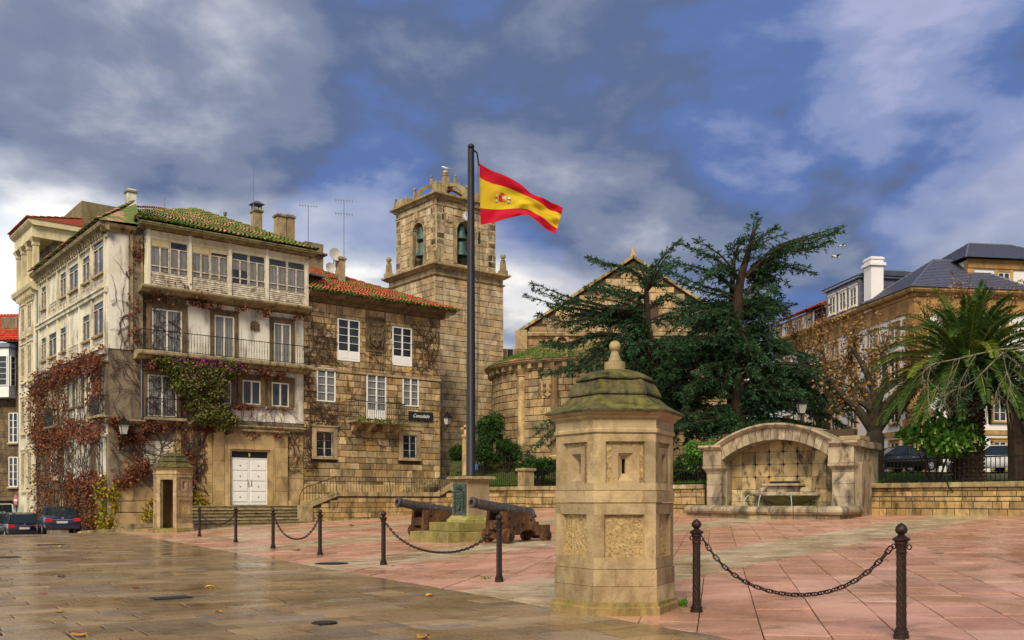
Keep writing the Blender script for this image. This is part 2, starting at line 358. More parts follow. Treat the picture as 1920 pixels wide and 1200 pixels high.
t = MT('falling_water'); t.done(srgb('c8d0d0'), 0.1, 0, 0.6); t.b.inputs['Alpha'].default_value = 0.5; M['fall'] = t.m
M['marble'] = plain('marble_plaque', 'b4b0a6', 0.5, scale=3, var=0.2)
def paving(name, cols, dry, stain, scale, vlo=0.86):
    """damp worn paving: slab-to-slab colour, darker damp patches that are also shinier"""
    t = MT(name); r = t.rnd(); col = t.ramp(r, [(i/(len(cols)-1), srgb(c)) for i, c in enumerate(cols)])
    vr = t.math('FRACT', t.math('MULTIPLY', r, 23.3)); col = t.mix(1.0, col, t.ramp(vr, [(0, vlo), (1, 1.06)]), 'MULTIPLY')
    b = t.noise(scale, 7, 0.62, None, 0.3); f = t.noise(26, 5, 0.7)
    col = t.mix(0.5, col, t.ramp(b, [(0.3, 0.38), (0.7, 0.64)]), 'OVERLAY'); col = t.mix(0.45, col, t.ramp(f, [(0.25, 0.3), (0.75, 0.72)]), 'OVERLAY')
    st = t.ramp(t.noise(scale*2.2, 6, 0.7, None, 0.6, off=(4, 9, 2)), [(0.52, 0.0), (0.68, 0.75)]); col = t.mix(st, col, srgb(stain))
    wet = t.ramp(t.noise(scale*0.8, 6, 0.6, None, 0.5, off=(1, 3, 8)), [(0.38, 0.0), (0.62, 1.0)])
    col = t.mix(t.math('MULTIPLY', wet, 0.5), col, t.mix(1.0, col, (0.62, 0.58, 0.55, 1), 'MULTIPLY'))
    t.bump(t.math('ADD', t.math('MULTIPLY', f, 0.6), t.math('MULTIPLY', b, 0.8)), 0.16, 0.010)
    rg = t.math('ADD', t.math('MULTIPLY', wet, -0.24), dry)
    return t.done(col, t.math('ADD', rg, t.math('MULTIPLY', f, 0.12)), 0, 0.6)
M['pave_red'] = paving('damp_red_granite', ['c49074','ca987c','bc866a','d0a288','c69478'], 0.36, '80604a', 0.55, 0.93)
M['pave_tan'] = paving('damp_tan_granite', ['bca680','c8b28e','b09a74','ceba98','a89270'], 0.36, '6a5634', 0.55)
M['pave_street'] = paving('damp_brown_granite', ['8f7650','9f845c','816a48','ac946e','776346','978875','907450'], 0.31, '4c3c26', 0.6, 0.8)
M['joint'] = plain('damp_joint', '2c241a', 0.8, scale=3, c2='3a3a1e')
M['grassland'] = plain('lawn_soil', '3a4c1c', 0.95, scale=2.5, bump=0.5, c2='4a3a20')
M['asphalt'] = plain('asphalt', '4a4640', 0.8, scale=3, bump=0.3, c2='3a3732')
# ---------------------------------------------------------------- the lie of the land
U = (0.779, 0.627); W = (-0.627, 0.779); UANG = math.atan2(U[1], U[0])      # the axes that the old buildings, the tower and the flag pedestal share
def sstep(a, b, x):
    t = min(max((x-a)/(b-a), 0), 1); return t*t*(3-2*t)
def gz(x, y):
    """height of the square: level along the chain line, rising towards the garden wall, dropping into the street on the left"""
    d = 0.86*x + 0.51*y - 7.77
    d = min(d, 34)
    z = 0.0 if d <= 0 else 0.03*d*sstep(0, 4, d)
    if d > 0: z += d*0.021*math.exp(-(x-1)**2/70.0)*sstep(40, 56, y)
    z -= 0.62*sstep(19.5, 27, -x)*sstep(43, 51, y)
    return z
def at(px, py, Y):
    """photo point at distance Y -> world"""
    return Vector(((px-CX)/F*Y, Y, EYE+(HY-py)/F*Y))
def on_ground(px, py):
    Y = 2880/(py-HY)
    for _ in range(12):
        x = (px-CX)/F*Y; Y = (EYE-gz(x, Y))*F/(py-HY)
    return Vector(((px-CX)/F*Y, Y, gz((px-CX)/F*Y, Y)))
def seen(x, y, m=2.5): return y > 8.5 and abs(x) < 0.545*y + m

xs = sorted(set([-900,-400,-200,-120,-80,-60] + list(np.arange(-50, 50.1, 2.0)) + [60,80,120,200,400,900]))
ys = sorted(set([-300,-100,-40,-20,-8] + list(np.arange(0, 76.1, 2.0)) + [90,120,200,400,900,2500]))
g = MB(); g.v = [(x, y, gz(x, min(y, 75))-0.05) for y in ys for x in xs]
nx = len(xs); g.f = [(j*nx+i, j*nx+i+1, (j+1)*nx+i+1, (j+1)*nx+i) for j in range(len(ys)-1) for i in range(nx-1)]
tag(g.build('ground', M['joint'], smooth=True), 'dark damp bedding that shows between the paving slabs', kind='structure')

# ---------------------------------------------------------------- pieces: many alike blocks, the largest 300 as objects, the rest joined
def stone_unit(mat, b=0.06):
    """unit block, front face at y=-1, with chamfered front edges"""
    m = MB(); o = 0.5
    # chamfer given in unit coordinates, uneven so that no two edges are quite alike
    a = [(-o+b*0.5, -1, -o+b), (o-b*0.6, -1, -o+b*0.8), (o-b*0.5, -1, o-b), (-o+b*0.6, -1, o-b*0.9)]
    c = [(-o, -0.75, -o), (o, -0.75, -o), (o, -0.75, o), (-o, -0.75, o)]
    e = [(-o, 0, -o), (o, 0, -o), (o, 0, o), (-o, 0, o)]
    m.loft([e, c, a], False, True); return m
def scatter(parent, items, mat, name='stone_block', limit=300, pm=None, unit_mb=None):
    """items: (loc, rz, (sx, sy, sz)) in the parent's space"""
    if not items: return
    mb = unit_mb or stone_unit(mat)
    me = mb.mesh(name, mat)
    mw = parent.matrix_basis if parent.parent is None else parent.parent.matrix_basis @ parent.matrix_basis
    def area(it):
        p = mw @ Vector(it[0]); d = max(p.y, 1.0)
        out = 0.2 if abs(p.x) > 0.545*p.y + 0.6 else 1
        return it[2][0]*it[2][2]/d/d*out
    items = sorted(items, key=area, reverse=True)
    for loc, rz, sc in items[:limit]: link(name, me, parent, loc, rz, sc)
    if len(items) > limit:
        m = MB()
        for loc, rz, sc in items[limit:]:
            m.M = Matrix.Translation(loc) @ Matrix.Rotation(rz, 4, 'Z') @ Matrix.Diagonal((*sc, 1)); m.add(mb.v, mb.f)
        m.M = None; m.build(name+'_rest' if False else name, mat, parent, kind='stuff')
def courses(x0, x1, z0, z1, holes=(), ch=(0.3, 0.45), ln=(0.5, 1.1), gap=0.022, top=None, seed=1):
    """coursed masonry rectangles (xc, zc, w, h) that leave the holes free; top(x) limits the height"""
    rr = random.Random(seed); out = []; z = z0; k = 0
    while z < z1-0.08:
        h = min(rr.uniform(*ch), z1-z)
        if z1-z-h < 0.12: h = z1-z
        x = x0 - rr.uniform(0, ln[0])*0.8; 
        while x < x1-0.02:
            w = rr.uniform(*ln); a, b = max(x, x0), min(x+w, x1)
            if x1-b < 0.18: b = x1; w = b-x
            x += w
            if b-a < 0.09: continue
            parts = [(a, b, z, z+h)]
            for (hx0, hx1, hz0, hz1) in holes:
                new = []
                for (pa, pb, pc, pd) in parts:
                    if pb <= hx0 or pa >= hx1 or pd <= hz0+0.01 or pc >= hz1-0.01: new.append((pa, pb, pc, pd)); continue
                    if pa < hx0: new.append((pa, hx0, pc, pd))
                    if pb > hx1: new.append((hx1, pb, pc, pd))
                    m0, m1 = max(pa, hx0), min(pb, hx1)
                    if hz0-pc > 0.07: new.append((m0, m1, pc, hz0))
                    if pd-hz1 > 0.07: new.append((m0, m1, hz1, pd))
                parts = new
            for (pa, pb, pc, pd) in parts:
                if top:
                    lim = min(top(pa), top(pb), top((pa+pb)/2))
                    if pc > lim-0.08: continue
                    pd = min(pd, lim)
                if pb-pa > 0.07 and pd-pc > 0.06: out.append(((pa+pb)/2, (pc+pd)/2, pb-pa-gap, pd-pc-gap, rr.random()))
        z += h; k += 1
    return out
def wall_items(rects, ox=0, oy=0, rz=0.0, depth=0.06, oz=0):
    c, s = math.cos(rz), math.sin(rz)
    return [((ox+x*c, oy+x*s, oz+z), rz, (w, depth*(0.75+0.5*r), h)) for (x, z, w, h, r) in rects]

# ---------------------------------------------------------------- paving
def clip(poly, a, b, c):
    """keep a*x+b*y+c >= 0"""
    out = []
    for i in range(len(poly)):
        p, q = poly[i], poly[(i+1) % len(poly)]; dp = a*p[0]+b*p[1]+c; dq = a*q[0]+b*q[1]+c
        if dp >= 0: out.append(p)
        if (dp >= 0) != (dq >= 0):
            t = dp/(dp-dq); out.append((p[0]+(q[0]-p[0])*t, p[1]+(q[1]-p[1])*t))
    return out
def parea(p): return 0.5*abs(sum(p[i][0]*p[(i+1)%len(p)][1]-p[(i+1)%len(p)][0]*p[i][1] for i in range(len(p))))
def slab_polys(ang, roww, lens, keep, box, seed, jit=0.04):
    """rows of staggered rectangles turned by ang, clipped by half planes keep"""
    rr = random.Random(seed); c, s = math.cos(ang), math.sin(ang); out = []
    (x0, x1, y0, y1) = box; cs = [(x*c+y*s, -x*s+y*c) for x in (x0, x1) for y in (y0, y1)]
    a0, a1 = min(p[0] for p in cs), max(p[0] for p in cs); b0, b1 = min(p[1] for p in cs), max(p[1] for p in cs)
    b = b0
    while b < b1:
        rw = roww*rr.uniform(0.9, 1.1) if jit else roww
        a = a0 - rr.uniform(0, lens[1])
        while a < a1:
            l = rr.uniform(*lens); q = [(a, b), (a+l, b), (a+l, b+rw), (a, b+rw)]; a += l
            q = [(p[0]*c-p[1]*s, p[0]*s+p[1]*c) for p in q]; m = (sum(p[0] for p in q)/4, sum(p[1] for p in q)/4)
            if not seen(m[0], m[1]) or m[1] > y1 or m[1] < y0 or m[0] < x0 or m[0] > x1: continue
            for k in keep:
                q = clip(q, *k)
                if len(q) < 3: break
            if len(q) >= 3 and parea(q) > 0.03: out.append(q)
        b += rw
    return out
def slab_mesh(q, ctr, zoff, gap=0.012, bev=0.012, th=0.06, rr=random):
    """top n-gon shrunk by the joint, with worn edges, following the ground"""
    n = len(q); mx_, my_ = ctr; dz = rr.uniform(-0.006, 0.006); tx, ty = rr.uniform(-0.004, 0.004), rr.uniform(-0.004, 0.004)
    def shrink(d):
        out = []
        for p in q:
            vx, vy = mx_-p[0], my_-p[1]; L = math.hypot(vx, vy) or 1; k = d*1.35/L; out.append((p[0]+vx*k, p[1]+vy*k))
        return out
    A, B = shrink(gap), shrink(gap+bev); z0 = gz(mx_, my_)
    H = lambda p: gz(p[0], p[1])-z0+zoff+dz+tx*(p[0]-mx_)+ty*(p[1]-my_)
    loops = [[(p[0]-mx_, p[1]-my_, H(p)-th) for p in A], [(p[0]-mx_, p[1]-my_, H(p)-bev*0.7) for p in A], [(p[0]-mx_, p[1]-my_, H(p)) for p in B]]
    return loops, z0
def lay(parent, polys, mat, name, limit=300, gap=0.012, seed=3, zoff=0.0):
    rr = random.Random(seed)
    def ctr(q): return (sum(p[0] for p in q)/len(q), sum(p[1] for p in q)/len(q))
    items = []
    for q in polys:
        ax = sum(q[i][0]*q[(i+1)%len(q)][1]-q[(i+1)%len(q)][0]*q[i][1] for i in range(len(q)))
        if ax < 0: q = q[::-1]
        c = ctr(q); items.append((parea(q)/max(c[1], 5)**3*(1 if seen(c[0], c[1], 0.3) else 0.05), q, c))
    items.sort(key=lambda t: -t[0]); rest = MB()
    for i, (_, q, c) in enumerate(items):
        loops, z0 = slab_mesh(q, c, zoff, gap, 0.005, 0.06, rr)
        if i < limit:
            m = MB(); m.loft(loops, False, True); m.build(name, mat, parent, (c[0], c[1], z0))
        else:
            rest.M = Matrix.Translation((c[0], c[1], z0)); rest.loft(loops, False, True)
    if len(items) > limit: rest.M = None; rest.build(name, mat, parent, kind='stuff')
ld = Vector((-0.517, 0.856)); LN = (0.856, 0.517); LC = -(0.856*-0.954+0.517*16.84)      # kerb line of the square: LN.p + LC = 0
bang = R(52.5); BN = (-math.sin(bang), math.cos(bang))                                   # bands run at this angle
def bl(x, y): return BN[0]*x+BN[1]*y
b_lo1, b_hi1 = bl(0.5, 14.44), bl(-0.954, 16.84); pitch = 8.6*(-0.517*BN[0]+0.856*BN[1]); bw = b_hi1-b_lo1
plaza = empty('plaza_paving'); tag(plaza, 'square paved in pinkish red slabs crossed by tan bands', kind='structure')
street = empty('street_paving'); tag(street, 'damp brown granite paving of the street in front of the square', kind='structure')
BOX = (-26, 26, 8.6, 64)
red, tan = [], []
for k in range(0, 7):
    lo, hi = b_lo1+k*pitch, b_hi1+k*pitch
    tan += slab_polys(bang, 0.5, (0.7, 1.3), [(LN[0], LN[1], LC), (BN[0], BN[1], -lo), (-BN[0], -BN[1], hi)], BOX, 40+k)
    red += slab_polys(R(78), 0.77, (0.9, 1.5), [(LN[0], LN[1], LC), (BN[0], BN[1], -hi), (-BN[0], -BN[1], lo+pitch)], BOX, 60+k, 0)
red += slab_polys(R(78), 0.77, (0.9, 1.5), [(LN[0], LN[1], LC), (-BN[0], -BN[1], b_lo1)], BOX, 59, 0)
lay(plaza, red, M['pave_red'], 'red_slab', 300, 0.010); lay(plaza, tan, M['pave_tan'], 'tan_slab', 300, 0.009)
brown = slab_polys(R(33), 0.46, (0.6, 1.7), [(-LN[0], -LN[1], -LC)], (-40, 8, 8.6, 56), 5)
lay(street, brown, M['pave_street'], 'granite_slab', 300, 0.015)

# ---------------------------------------------------------------- bollards and chains
def make_bollard():
    r = empty('bollard')
    m = MB(); n = 16; loops = []
    for k in range(25):
        z = 0.11+0.88*k/24; tw = -k*0.30
        loops.append([((0.050+0.005*(i % 2)+0.004*(1-z))*math.cos(2*PI*i/n+tw), (0.050+0.005*(i % 2)+0.004*(1-z))*math.sin(2*PI*i/n+tw), z) for i in range(n)])
    m.loft(loops); m.build('shaft', M['castiron'], r)
    MB().lathe([(0.088,-0.03),(0.088,0.035),(0.078,0.045),(0.082,0.065),(0.082,0.08),(0.066,0.095),(0.066,0.115),(0.05,0.125)], 18).build('base', M['castiron'], r, smooth=True)
    MB().lathe([(0.05,0.965),(0.062,0.975),(0.064,0.99),(0.056,1.0),(0.056,1.06),(0.072,1.085),(0.07,1.10),(0.085,1.115),(0.098,1.125),(0.098,1.14),(0.07,1.155),(0.045,1.172),(0.032,1.185)], 18).build('collar', M['castiron'], r, smooth=True)
    MB().lathe([(0.03,1.18),(0.036,1.188),(0.058,1.205),(0.068,1.23),(0.066,1.255),(0.050,1.285),(0.026,1.305),(0.008,1.318),(0.001,1.322)], 16).build('finial', M['castiron'], r, smooth=True)
    for s in (-1, 1):
        q = MB(); q.tube([(s*(0.098+0.028*math.cos(a)), 0, 1.045+0.028*math.sin(a)) for a in np.linspace(0, 2*PI, 13)], 0.008, 5); q.build('ring', M['castiron'], r)
    return r
B0 = make_bollard()
bpx = [(374,1007),(442,1018),(512,1029),(600,1041.5),(719,1060),(936,1092),(1306,1150),(1690,1200)]
blabel = ['black bollard next to the small far sentry box, farthest of the row', 'second bollard from the far sentry box, holding the right end of the farthest chain',
          'third bollard from the far sentry box, in front of the wide entrance steps', 'fourth bollard from the far sentry box, beneath the grey litter bin',
          'bollard left of the flag pedestal at the left end of its chain', 'tall bollard standing in front of the right cannon',
          'bollard just right of the large near sentry box', 'nearest and largest bollard, at the lower right corner']
bpos = []
for i, (x, y) in enumerate(bpx):
    p = Vector((( x-CX)/F*2880/(y-HY), 2880/(y-HY), 0)); p.z = gz(p.x, p.y)
    b = B0 if i == 0 else copy_tree(B0); b.location = p; bpos.append(p)
    tag(b, blabel[i], 'bollard', 'cast iron bollards along the edge of the square')
for i in range(8):
    j = i+1 if i % 2 == 0 else i-1; v = bpos[j]-bpos[i]
    bpy_b = [o for o in COL.objects if o.get('label') == blabel[i]][0]; bpy_b.rotation_euler = (0, 0, math.atan2(v.y, v.x))
bpos_r = {i: [o for o in COL.objects if o.get('label') == blabel[i]][0] for i in range(8)}
for i, (lx, ly) in {5: (0.02, 0.035), 7: (-0.01, 0.05), 6: (0.0, 0.012)}.items():
    bpos_r[i].rotation_euler = (0, 0, bpos_r[i].rotation_euler[2])
def link_mesh():
    m = MB(); pts = []; a, b = 0.034, 0.026
    for k in range(13):
        t = 2*PI*k/12; pts.append((math.cos(t)*b + (a if math.cos(t) > 0.01 else -a if math.cos(t) < -0.01 else 0), math.sin(t)*b, 0))
    m.tube(pts, 0.0095, 5, False); m.tube([(0,-b,0),(0,b,0)], 0.007, 4); return m.mesh('link', M['castiron'], True)
LK = link_mesh()
clabel = ['farthest chain, sagging between the two bollards nearest the far sentry box', 'chain with a deep sag in front of the entrance steps and litter bin',
          'chain slung in front of the mossy flag pedestal', 'near heavy chain slung between the two bollards at the right']
for c in range(4):
    a, b = bpos[2*c], bpos[2*c+1]; v = (b-a).normalized(); A = a+Vector((0,0,1.04))+v*0.125; Bp = b+Vector((0,0,1.04))-v*0.125
    sag = [0.42, 0.66, 0.60, 0.66][c]; mid = (A+Bp)/2; root = empty('chain', (mid.x, mid.y, gz(mid.x, mid.y)))
    tag(root, clabel[c], 'chain', 'chains hung between the bollards')
    f = lambda t: A.lerp(Bp, t) - Vector((0,0,1))*sag*(1-(math.cosh(2.2*(2*t-1))-1)/(math.cosh(2.2)-1)) 
    P = [f(k/400) for k in range(401)]; L = [0]
    for k in range(400): L.append(L[-1]+(P[k+1]-P[k]).length)
    n = int(L[-1]/0.1); k = 0
    for i in range(n):
        s = (i+0.5)*L[-1]/n
        while L[k+1] < s: k += 1
        p = P[k].lerp(P[k+1], (s-L[k])/(L[k+1]-L[k])); t = (P[k+1]-P[k]).normalized()
        e = t.to_track_quat('X', 'Z').to_euler()
        o = link('link', LK, root, p-root.location); q = t.to_track_quat('X', 'Z') @ Matrix.Rotation(R(45 if i % 2 else -45), 4, 'X').to_quaternion()
        o.rotation_euler = q.to_euler()

# ---------------------------------------------------------------- sentry boxes
def sentry(loc, rz, door, label, scale=1.0):
    r = empty('sentry_box', loc, rz); r.scale = (scale,)*3; tag(r, label, 'sentry box', 'stone sentry boxes at the edge of the square')
    V = lambda i, rad: (rad*math.cos(R(60*i-120)), rad*math.sin(R(60*i-120)))      # face 0 looks along -y
    def P(i, a, z, rad):
        p, q = V(i, rad), V(i+1, rad); return (p[0]+(q[0]-p[0])*a, p[1]+(q[1]-p[1])*a, z)
    def piece(m, i, a0, a1, z0, z1, ro, ri):
        m.loft([[P(i,a0,z,ro), P(i,a1,z,ro), P(i,a1,z,ri), P(i,a0,z,ri)] for z in (z0, z1)])
    def ringm(m, prof, ri=None):
        m.loft([[(*V(i, rad), z) for i in range(6)] for rad, z in prof])
    m = MB()
    for i in range(6):
        if True: pass
    ringm(m, [(0.945,-0.12),(0.945,0.10),(0.93,0.125),(0.915,0.13),(0.915,0.175),(0.90,0.185)]); m.build('plinth', M['sentry_base'], r)
    for i in range(6):
        f = MB(); isdoor = (i == door)
        if isdoor:
            for a0, a1 in ((0,0.17),(0.83,1)): piece(f, i, a0, a1, 0.18, 2.30, 0.86, 0.66)
            piece(f, i, 0, 1, 2.30, 2.515, 0.86, 0.66)
            piece(f, i, 0.0, 0.17, 1.555, 1.72, 0.872, 0.80); piece(f, i, 0.83, 1, 1.555, 1.72, 0.872, 0.80)
            f.build('doorway', M['sentry'], r); continue
        piece(f, i, 0, 1, 0.18, 0.40, 0.885, 0.70); piece(f, i, 0, 0.35, 0.405, 0.635, 0.885, 0.70); piece(f, i, 0.354, 1, 0.405, 0.635, 0.885, 0.70)
        piece(f, i, 0, 1, 0.642, 0.80, 0.867, 0.70); piece(f, i, 0, 0.17, 0.80, 1.395, 0.867, 0.70); piece(f, i, 0.82, 1, 0.80, 1.395, 0.867, 0.70); piece(f, i, 0, 1, 1.395, 1.553, 0.867, 0.70)
        piece(f, i, 0, 0.78, 1.56, 1.725, 0.882, 0.70); piece(f, i, 0.784, 1, 1.56, 1.725, 0.882, 0.70)
        piece(f, i, 0, 1, 1.732, 1.83, 0.862, 0.70); piece(f, i, 0, 0.19, 1.83, 2.405, 0.862, 0.70); piece(f, i, 0.83, 1, 1.83, 2.405, 0.862, 0.70); piece(f, i, 0, 1, 2.405, 2.515, 0.862, 0.70)
        wf = f.build('wall_face', M['sentry'], r)
        p = MB(); piece(p, i, 0.17, 0.82, 0.80, 1.395, 0.80, 0.72); p.build('lower_panel', M['rough'], wf)
        p = MB()
        for a0, a1, z0, z1 in ((0.19,0.285,1.83,2.405),(0.745,0.83,1.83,2.405),(0.285,0.745,2.335,2.405)): piece(p, i, a0, a1, z0, z1, 0.80, 0.72)
        p.build('upper_panel', M['rough'], wf)
        s = MB(); outer = [(0.285,1.83),(0.745,1.83),(0.745,2.335),(0.285,2.335)]; mid = [(0.39,1.86),(0.645,1.86),(0.645,2.245),(0.39,2.245)]; inn = [(0.47,1.96),(0.535,1.96),(0.535,2.165),(0.47,2.165)]
        s.loft([[P(i,a,z,0.72) for a,z in outer], [P(i,a,z,0.845) for a,z in outer], [P(i,a,z,0.845) for a,z in mid], [P(i,a,z,0.745) for a,z in inn], [P(i,a,z,0.70) for a,z in inn]], False, False)
        s.build('loophole', M['sentry'], wf)
    m = MB()
    for i in range(6):
        if i != door: piece(m, i, 0, 0.47, 0.17, 2.6, 0.70, 0.655); piece(m, i, 0.535, 1, 0.17, 2.6, 0.70, 0.655); piece(m, i, 0.47, 0.535, 0.17, 1.96, 0.70, 0.655); piece(m, i, 0.47, 0.535, 2.165, 2.6, 0.70, 0.655)
    m.build('inner_wall', M['sentry'], r)
    m = MB(); ringm(m, [(0.875,2.52),(0.89,2.535),(0.89,2.575),(0.87,2.59),(0.87,2.70)]); m.build('frieze', M['sentry'], r)
    m = MB(); ringm(m, [(0.87,2.702),(0.885,2.72),(0.92,2.74),(0.93,2.765),(0.975,2.785),(1.0,2.80),(1.0,2.815)]); m.build('cornice', M['sentry'], r)
    m = MB(); ringm(m, [(1.025,2.817),(1.03,2.845),(0.90,2.905),(0.78,2.97),(0.69,3.04),(0.645,3.095)]); ro = m.build('roof', M['sentry_moss'], r)
    m = MB(); ringm(m, [(0.69,3.085),(0.695,3.11),(0.665,3.18),(0.60,3.27),(0.55,3.315)]); m.build('middle_tier', M['sentry_moss'], ro)
    m = MB(); prof = [(0.575,3.305),(0.58,3.325),(0.53,3.375),(0.43,3.425),(0.29,3.465),(0.16,3.485)]
    m.loft([[(rad*(0.92+0.08*math.cos(3*a)**2)*math.cos(a), rad*(0.92+0.08*math.cos(3*a)**2)*math.sin(a), z) for a in np.linspace(0, 2*PI, 24, endpoint=False)] for rad, z in prof]); m.build('dome', M['sentry_moss'], ro, smooth=True)
    m = MB(); m.lathe([(0.155,3.47),(0.155,3.60),(0.10,3.605),(0.105,3.615),(0.095,3.63),(0.068,3.70),(0.05,3.76),(0.062,3.775),(0.05,3.785)], 12); m.ball((0,0,3.835), 0.085, 16, 10); m.build('finial', M['coping'], r, smooth=True)
    return r
sentry((1.50, 14.0, gz(1.5, 14)), R(4.5), 3, 'large near stone sentry box with mossy domed roof beside the right chain')
fs = on_ground(320, 998); sentry((fs.x, fs.y+0.3, gz(fs.x, fs.y)), R(-1), 0, 'small far stone sentry box with a dark open doorway at the left', 1.11)
# ---------------------------------------------------------------- flag pedestal, pole, flag, cannons
pc = Vector((-1.41, 33.0, 0)); pc.z = gz(-1.41, 33.0)
ped = empty('flag_pedestal', pc, UANG); tag(ped, 'stone flag pedestal with bronze arms plaque on two mossy steps', 'pedestal')
# local x runs to the back right, -x is the plaque side, -y looks at the right cannon
MB().bev(-1.75, 0.95, -1.12, 1.12, -0.25, 0.30, 0.02).build('lower_step', M['mossstep'], ped)
MB().bev(-1.15, 0.80, -0.86, 0.86, 0.30, 0.60, 0.02).build('upper_step', M['mossstep'], ped)
m = MB(); sq = lambda h: [(-h,-h),(h,-h),(h,h),(-h,h)]
m.loft([[(*p, z) for p in sq(h)] for h, z in ((0.60,0.60),(0.60,0.68),(0.50,0.80),(0.47,0.83))]); m.build('plinth', M['mossstep'], ped)
m = MB(); m.loft([[(*p, z) for p in sq(h)] for h, z in ((0.455,0.83),(0.445,1.98))]); m.build('shaft', M['granite'], ped)
m = MB(); m.loft([[(*p, z) for p in sq(h)] for h, z in ((0.46,1.98),(0.50,2.02),(0.56,2.05),(0.60,2.07),(0.60,2.14),(0.56,2.16))]); m.build('cap', M['coping'], ped)
pq = MB().box(-0.505, -0.45, -0.36, 0.36, 0.86, 1.90).build('plaque', M['bronze'], ped)
m = MB()      # crown, quartered shield, pillars and ribbons in relief
X0, X1 = -0.545, -0.50
def rel(poly, x0=X0, x1=X1): m.loft([[(x1, -p[0], p[1]) for p in poly], [(x0, -p[0]*0.94, p[1]) for p in poly]])
rel([(-0.14,1.66),(0.14,1.66),(0.16,1.69),(-0.16,1.69)])
for k in range(5):
    a = -0.13+k*0.065; m.tube([(X1, -a, 1.69), (X0-0.02, -a*1.5, 1.76), (X0-0.02, -a*0.6, 1.82), (X0, 0, 1.845)], 0.014, 5)
m.ball((X0, 0, 1.86), 0.025, 8, 5)
for sx_, sz_ in ((-1,1),(1,1),(-1,0),(1,0)):
    rel([(sx_*0.015, 1.20+sz_*0.2), (sx_*0.145, 1.20+sz_*0.2), (sx_*0.145, 1.38+sz_*0.2), (sx_*0.015, 1.38+sz_*0.2)])
    for q in range(4): m.ball((X0-0.012, -sx_*(0.05+0.06*(q % 2)), 1.25+sz_*0.2+0.07*(q//2)), 0.022, 6, 4)
rel([(-0.145,1.19),(-0.10,1.05),(0,0.98),(0.10,1.05),(0.145,1.19)]); m.tube([(X0-0.01, 0.09*math.cos(a), 1.13+0.11*math.sin(a)) for a in np.linspace(0.5, 5.2, 14)], 0.02, 5)
for s in (-1, 1):
    m.tube([(X0, s*0.235, 0.98), (X0, s*0.235, 1.58)], 0.03, 7); m.ball((X0, s*0.235, 1.63), 0.035, 8, 5); rel([(s*0.19,0.94),(s*0.28,0.94),(s*0.28,0.99),(s*0.19,0.99)])
    for q in (1.12, 1.30, 1.46): m.tube([(X0-0.02, s*0.19, q), (X0-0.04, s*0.24, q+0.05), (X0-0.02, s*0.30, q+0.02)], 0.018, 5)
m.build('arms_relief', M['bronze'], pq)
pole = empty('flagpole', pc+Vector((0,0,2.16))); tag(pole, 'tall dark flagpole standing on the stone pedestal', 'flagpole')
m = MB(); hp = 11.25; m.lathe([(0.175,0.0),(0.17,0.05),(0.165,0.06),(0.112,hp),(0.06,hp+0.02)], 20); m.build('shaft', M['black'], pole, smooth=True)
MB().lathe([(0.28,0),(0.28,0.03),(0.2,0.04)], 20).build('base_plate', M['iron'], pole)
MB().ball((0,0,hp+0.09), 0.12, 14, 8, 0.85).build('ball', M['black'], pole, smooth=True)
m = MB(); m.tube([(0.10,-0.02,hp-0.05),(0.20,-0.03,hp-0.12),(0.24,-0.03,hp-0.35),(0.27,-0.05,hp-0.58)], 0.03, 6); m.build('halyard_block', M['iron'], pole, smooth=True)
m = MB(); m.tube([(0.25,-0.04,hp-0.4),(0.24,-0.05,hp*0.55),(0.19,-0.1,1.0)], 0.012, 4); m.tube([(0.30,-0.05,hp-2.7),(0.28,-0.05,hp*0.5),(0.20,-0.12,0.8)], 0.012, 4); m.build('rope', M['rail'], pole)
m = MB(); m.tube([(0.29,-0.05,hp-2.85),(0.29,-0.05,hp-3.25)], [0.03,0.045], 6); m.build('counterweight', M['iron'], pole)
m = MB(); 
for a in np.linspace(0, 2*PI, 8): m.tube([(0.19,-0.12,0.45),(0.19+0.03*math.cos(a),-0.12,0.40),(0.19+0.05*math.cos(a),-0.12+0.04*math.sin(a),0.22)], 0.012, 4)
m.build('rope_coil', plain('blue_rope', '2a62a0', 0.7, scale=9), pole)
# flag: cloth hung from hoist, blown to the right and folding under at the fly
def interp(pts, t):
    k = t*(len(pts)-1); i = min(int(k), len(pts)-2); f = k-i
    p0, p1, p2, p3 = [np.array(pts[max(0, min(len(pts)-1, i+q))], float) for q in (-1, 0, 1, 2)]
    return 0.5*((2*p1)+(-p0+p2)*f+(2*p0-5*p1+4*p2-p3)*f*f+(-p0+3*p1-3*p2+p3)*f**3)
ftop = [(222,320),(350,392),(480,450),(660,545),(770,620),(890,655),(980,690),(1060,720),(1125,770)]
fbot = [(235,980),(340,950),(450,915),(590,880),(710,864),(790,915),(870,965),(960,1010),(1040,1050)]
fY = pc.y-0.05
def fpt(u, v):
    T = interp(ftop, u); B = interp(fbot, u); p = B+(T-B)*v
    bulge = math.sin(u*7.5+v*2.2)*0.26*u**0.6 + math.sin(u*17-v*7)*0.07*u**0.5 + math.sin(u*9+v*16)*0.045*math.sqrt(u) + math.sin(u*31-v*22)*0.018*u**0.5 + 0.35*u + 0.12*math.sin(v*PI)*math.sin(u*PI*1.2)
    curl = -0.35*max(0, u-0.45)*max(0, 0.5-v)*2
    w = at(860+p[0]/5.714, 250+p[1]/5.714, fY); return (w.x, fY+bulge+curl, w.z)
fl = at(899, 364, fY); flag = empty('flag', fl); tag(flag, 'red and yellow striped flag with coat of arms streaming from the pole', 'flag')
NU, NVs = 60, 8
